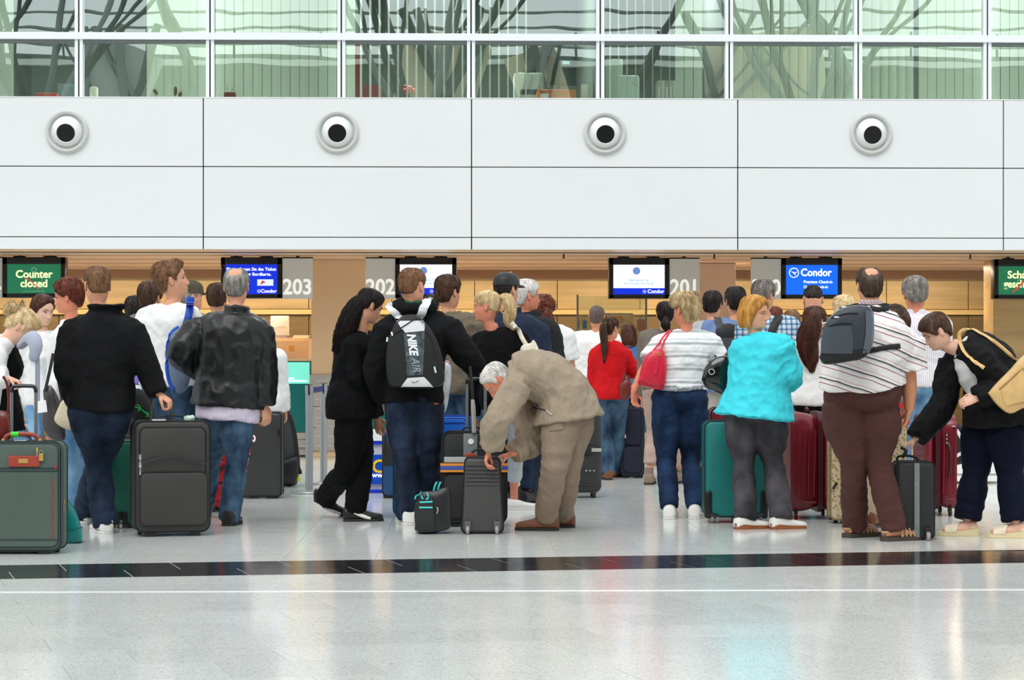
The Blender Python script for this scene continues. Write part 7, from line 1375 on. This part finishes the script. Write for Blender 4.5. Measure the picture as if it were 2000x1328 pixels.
for px, py, l_, tl in ((303, 172, .075, -.6), (342, 168, .10, .05), (351, 178, .07, .3)):
    q = opx(px, py, YW + .08) - V(orn.location); MB().tube([(q.x, .03, .01), (q.x, .03, q.z - l_)], .005, 6, 1).build('stem', om('carved_wood', (160, 110, 60)), orn); MB().ell((q.x, .03, q.z - l_ * .55), (.022, .012, l_ * .55), 10, 8, M=Matrix.Rotation(tl, 3, 'Y')).build('leaf_shape', om('carved_wood', (160, 110, 60)), orn)
obox('box', 'low red box on the far left window board', 'box', 68, 111, 184, YW + .2, om('box_red', (206, 60, 44)), .12)[0]; obox('cup', 'cream cup on the second window board', 'cup', 174, 190, 171, YW + .25, om('cup_cream', (220, 220, 190)), .09, .03); obox('grey_case', 'grey plastic case beside the red box', 'box', 112, 146, 166, YW + .6, om('case_grey', (120, 140, 140)), .2)
t, w, h = obox('folder', 'tall dark red folder standing behind the edge-on slats', 'folder', 691, 703, 84, YW + .5, om('folder_red', (150, 8, 14)), .06, .004); obox('box', 'red storage box behind the edge-on slats', 'box', 708, 744, 167, YW + .5, om('box_crimson', (150, 36, 50)), .3)
t, w, h = obox('bouquet', 'bunch of red flowers in a vase behind the slats', 'flowers', 795, 804, 182, YW + .5, om('vase_dark', (60, 50, 50)), .06, .01, part='vase')
for i in range(9): MB().ell((random.uniform(-.06, .06), .03 + random.uniform(-.04, .04), h + random.uniform(0, .10)), (.028, .028, .024), 8, 6).build('bloom', om('bloom_red', (206, 20, 30)), t)
t, w, h = obox('printer', 'white office printer left of the black monitor', 'printer', 1004, 1062, 142, YW + .9, om('printer_white', (214, 224, 214)), .4, .02); MB().box((-w * .6, -.004, h * .5), (w * .7, .005, h * .62)).build('paper_slot', om('slot_dark', (60, 70, 66)), t, smooth=False); MB().box((-w * .5, .05, h), (w * .5, .35, h + .05), .01).build('top_tray', om('slot_dark', (60, 70, 66)), t)
c_ = opx(1098, 135, YW + .7); t = thing('office_monitor', V((c_.x, YW + .7, Z3 - .012)), 'black office monitor on an arm seen through the window', 'monitor', rz=.25); hz = c_.z - Z3; MB().box((-.19, 0, hz - .18), (.18, .05, hz + .17), .01).build('case', om('mon_case', (28, 34, 34), .3), t); s_ = MB().box((-.16, -.006, hz - .15), (.15, .0, hz + .145)).build('screen', om('mon_screen', (30, 48, 46), .15), t, smooth=False); MB().box((.0, -.010, hz + .07), (.09, -.004, hz + .11)).build('open_window', mat('mon_window', (190, 220, 220), emit=.6), s_, smooth=False); MB().tube([(-.02, .06, 0), (-.02, .10, hz * .5), (0, .05, hz)], .02, 8, 2).build('arm', om('mon_case', (28, 34, 34), .3), t); MB().box((-.12, 0, 0), (.1, .14, .015), .004).build('foot', om('mon_case', (28, 34, 34), .3), t)
t, w, h = obox('basket', 'orange wooden basket below the office monitor', 'basket', 1048, 1126, 174, YW + .35, om('basket_orange', (190, 104, 40)), .2, .03); MB().box((-w * .8, -.004, h * .2), (-w * .4, .004, h * .8)).build('label', om('paper_white2', (226, 226, 220)), t, smooth=False)
t, w, h = obox('desk_lamp', 'cream cylindrical lamp right of the orange basket', 'lamp', 1134, 1150, 164, YW + .5, om('lamp_cream', (226, 224, 200)), .09, .02)
t, w, h = obox('office_chair', 'pale office chair with high back behind the edge-on slats', 'chair', 1182, 1216, 114, YW + 1.3, om('chair_pale', (200, 214, 202)), .05, .02, part='backrest'); MB().box((-w, -.4, -.1), (w, .0, .0), .02).build('seat', om('chair_pale', (200, 214, 202)), t)
t, w, h = obox('armchair', 'white armchair with its backrest behind the slats', 'chair', 1208, 1249, 146, YW + 1.0, om('chair_white', (222, 236, 224)), .08, .03, part='backrest'); MB().box((-w, -.35, -.05), (w, 0, .08), .03).build('seat', om('chair_white', (222, 236, 224)), t)
x = 1284
for i in range(6):
    wd = 7.6; t, w, h = obox('binder', 'office binder, number %s from the left in the row on the board' % ('one', 'two', 'three', 'four', 'five', 'six')[i], 'binder', x, x + wd - .6, 156, YW + .45, om('binder_%d' % (i % 3), ((196, 186, 180), (214, 214, 206), (170, 166, 164))[i % 3]), .26, .003); t['group'] = 'binders on the window board'; MB().box((-w * .6, -.003, h * .45), (w * .6, .003, h * .8)).build('spine_label', om('paper_white2', (226, 226, 220)), t, smooth=False); x += wd
bz_ = Z3 - .012
for i in range(4):
    a, b = opx(1334, 180, YW + .45), opx(1364 - i, 180, YW + .45); t = thing('book', V(((a.x + b.x) / 2, YW + .45, bz_)), ('lowest book of the flat stack', 'second book up in the flat stack', 'third book up in the flat stack', 'top book of the flat stack')[i], 'book', 'books stacked on the window board'); w = (b.x - a.x) / 2; MB().box((-w, 0, 0), (w, .2, .022), .002).build('cover', om('book_%d' % i, ((210, 210, 204), (120, 140, 150), (200, 196, 190), (90, 110, 120))[i]), t, smooth=False); MB().box((-w + .005, -.001, .003), (w - .005, .19, .019)).build('pages', om('pages', (236, 234, 226)), t, smooth=False); bz_ += .0225
t, w, h = obox('plant', 'small blue-green potted plant on the book stack', 'plant', 1340, 1352, 171, YW + .5, om('pot_blue', (40, 120, 140)), .05, .01, zb=bz_, part='pot')
for i in range(7): MB().ell((random.uniform(-.05, .07), .03, h + random.uniform(.0, .05)), (.02, .02, .016), 8, 6).build('leaf', om('leaf_teal', (40, 110, 120)), t)
bpy.data.scenes.remove(TMP)
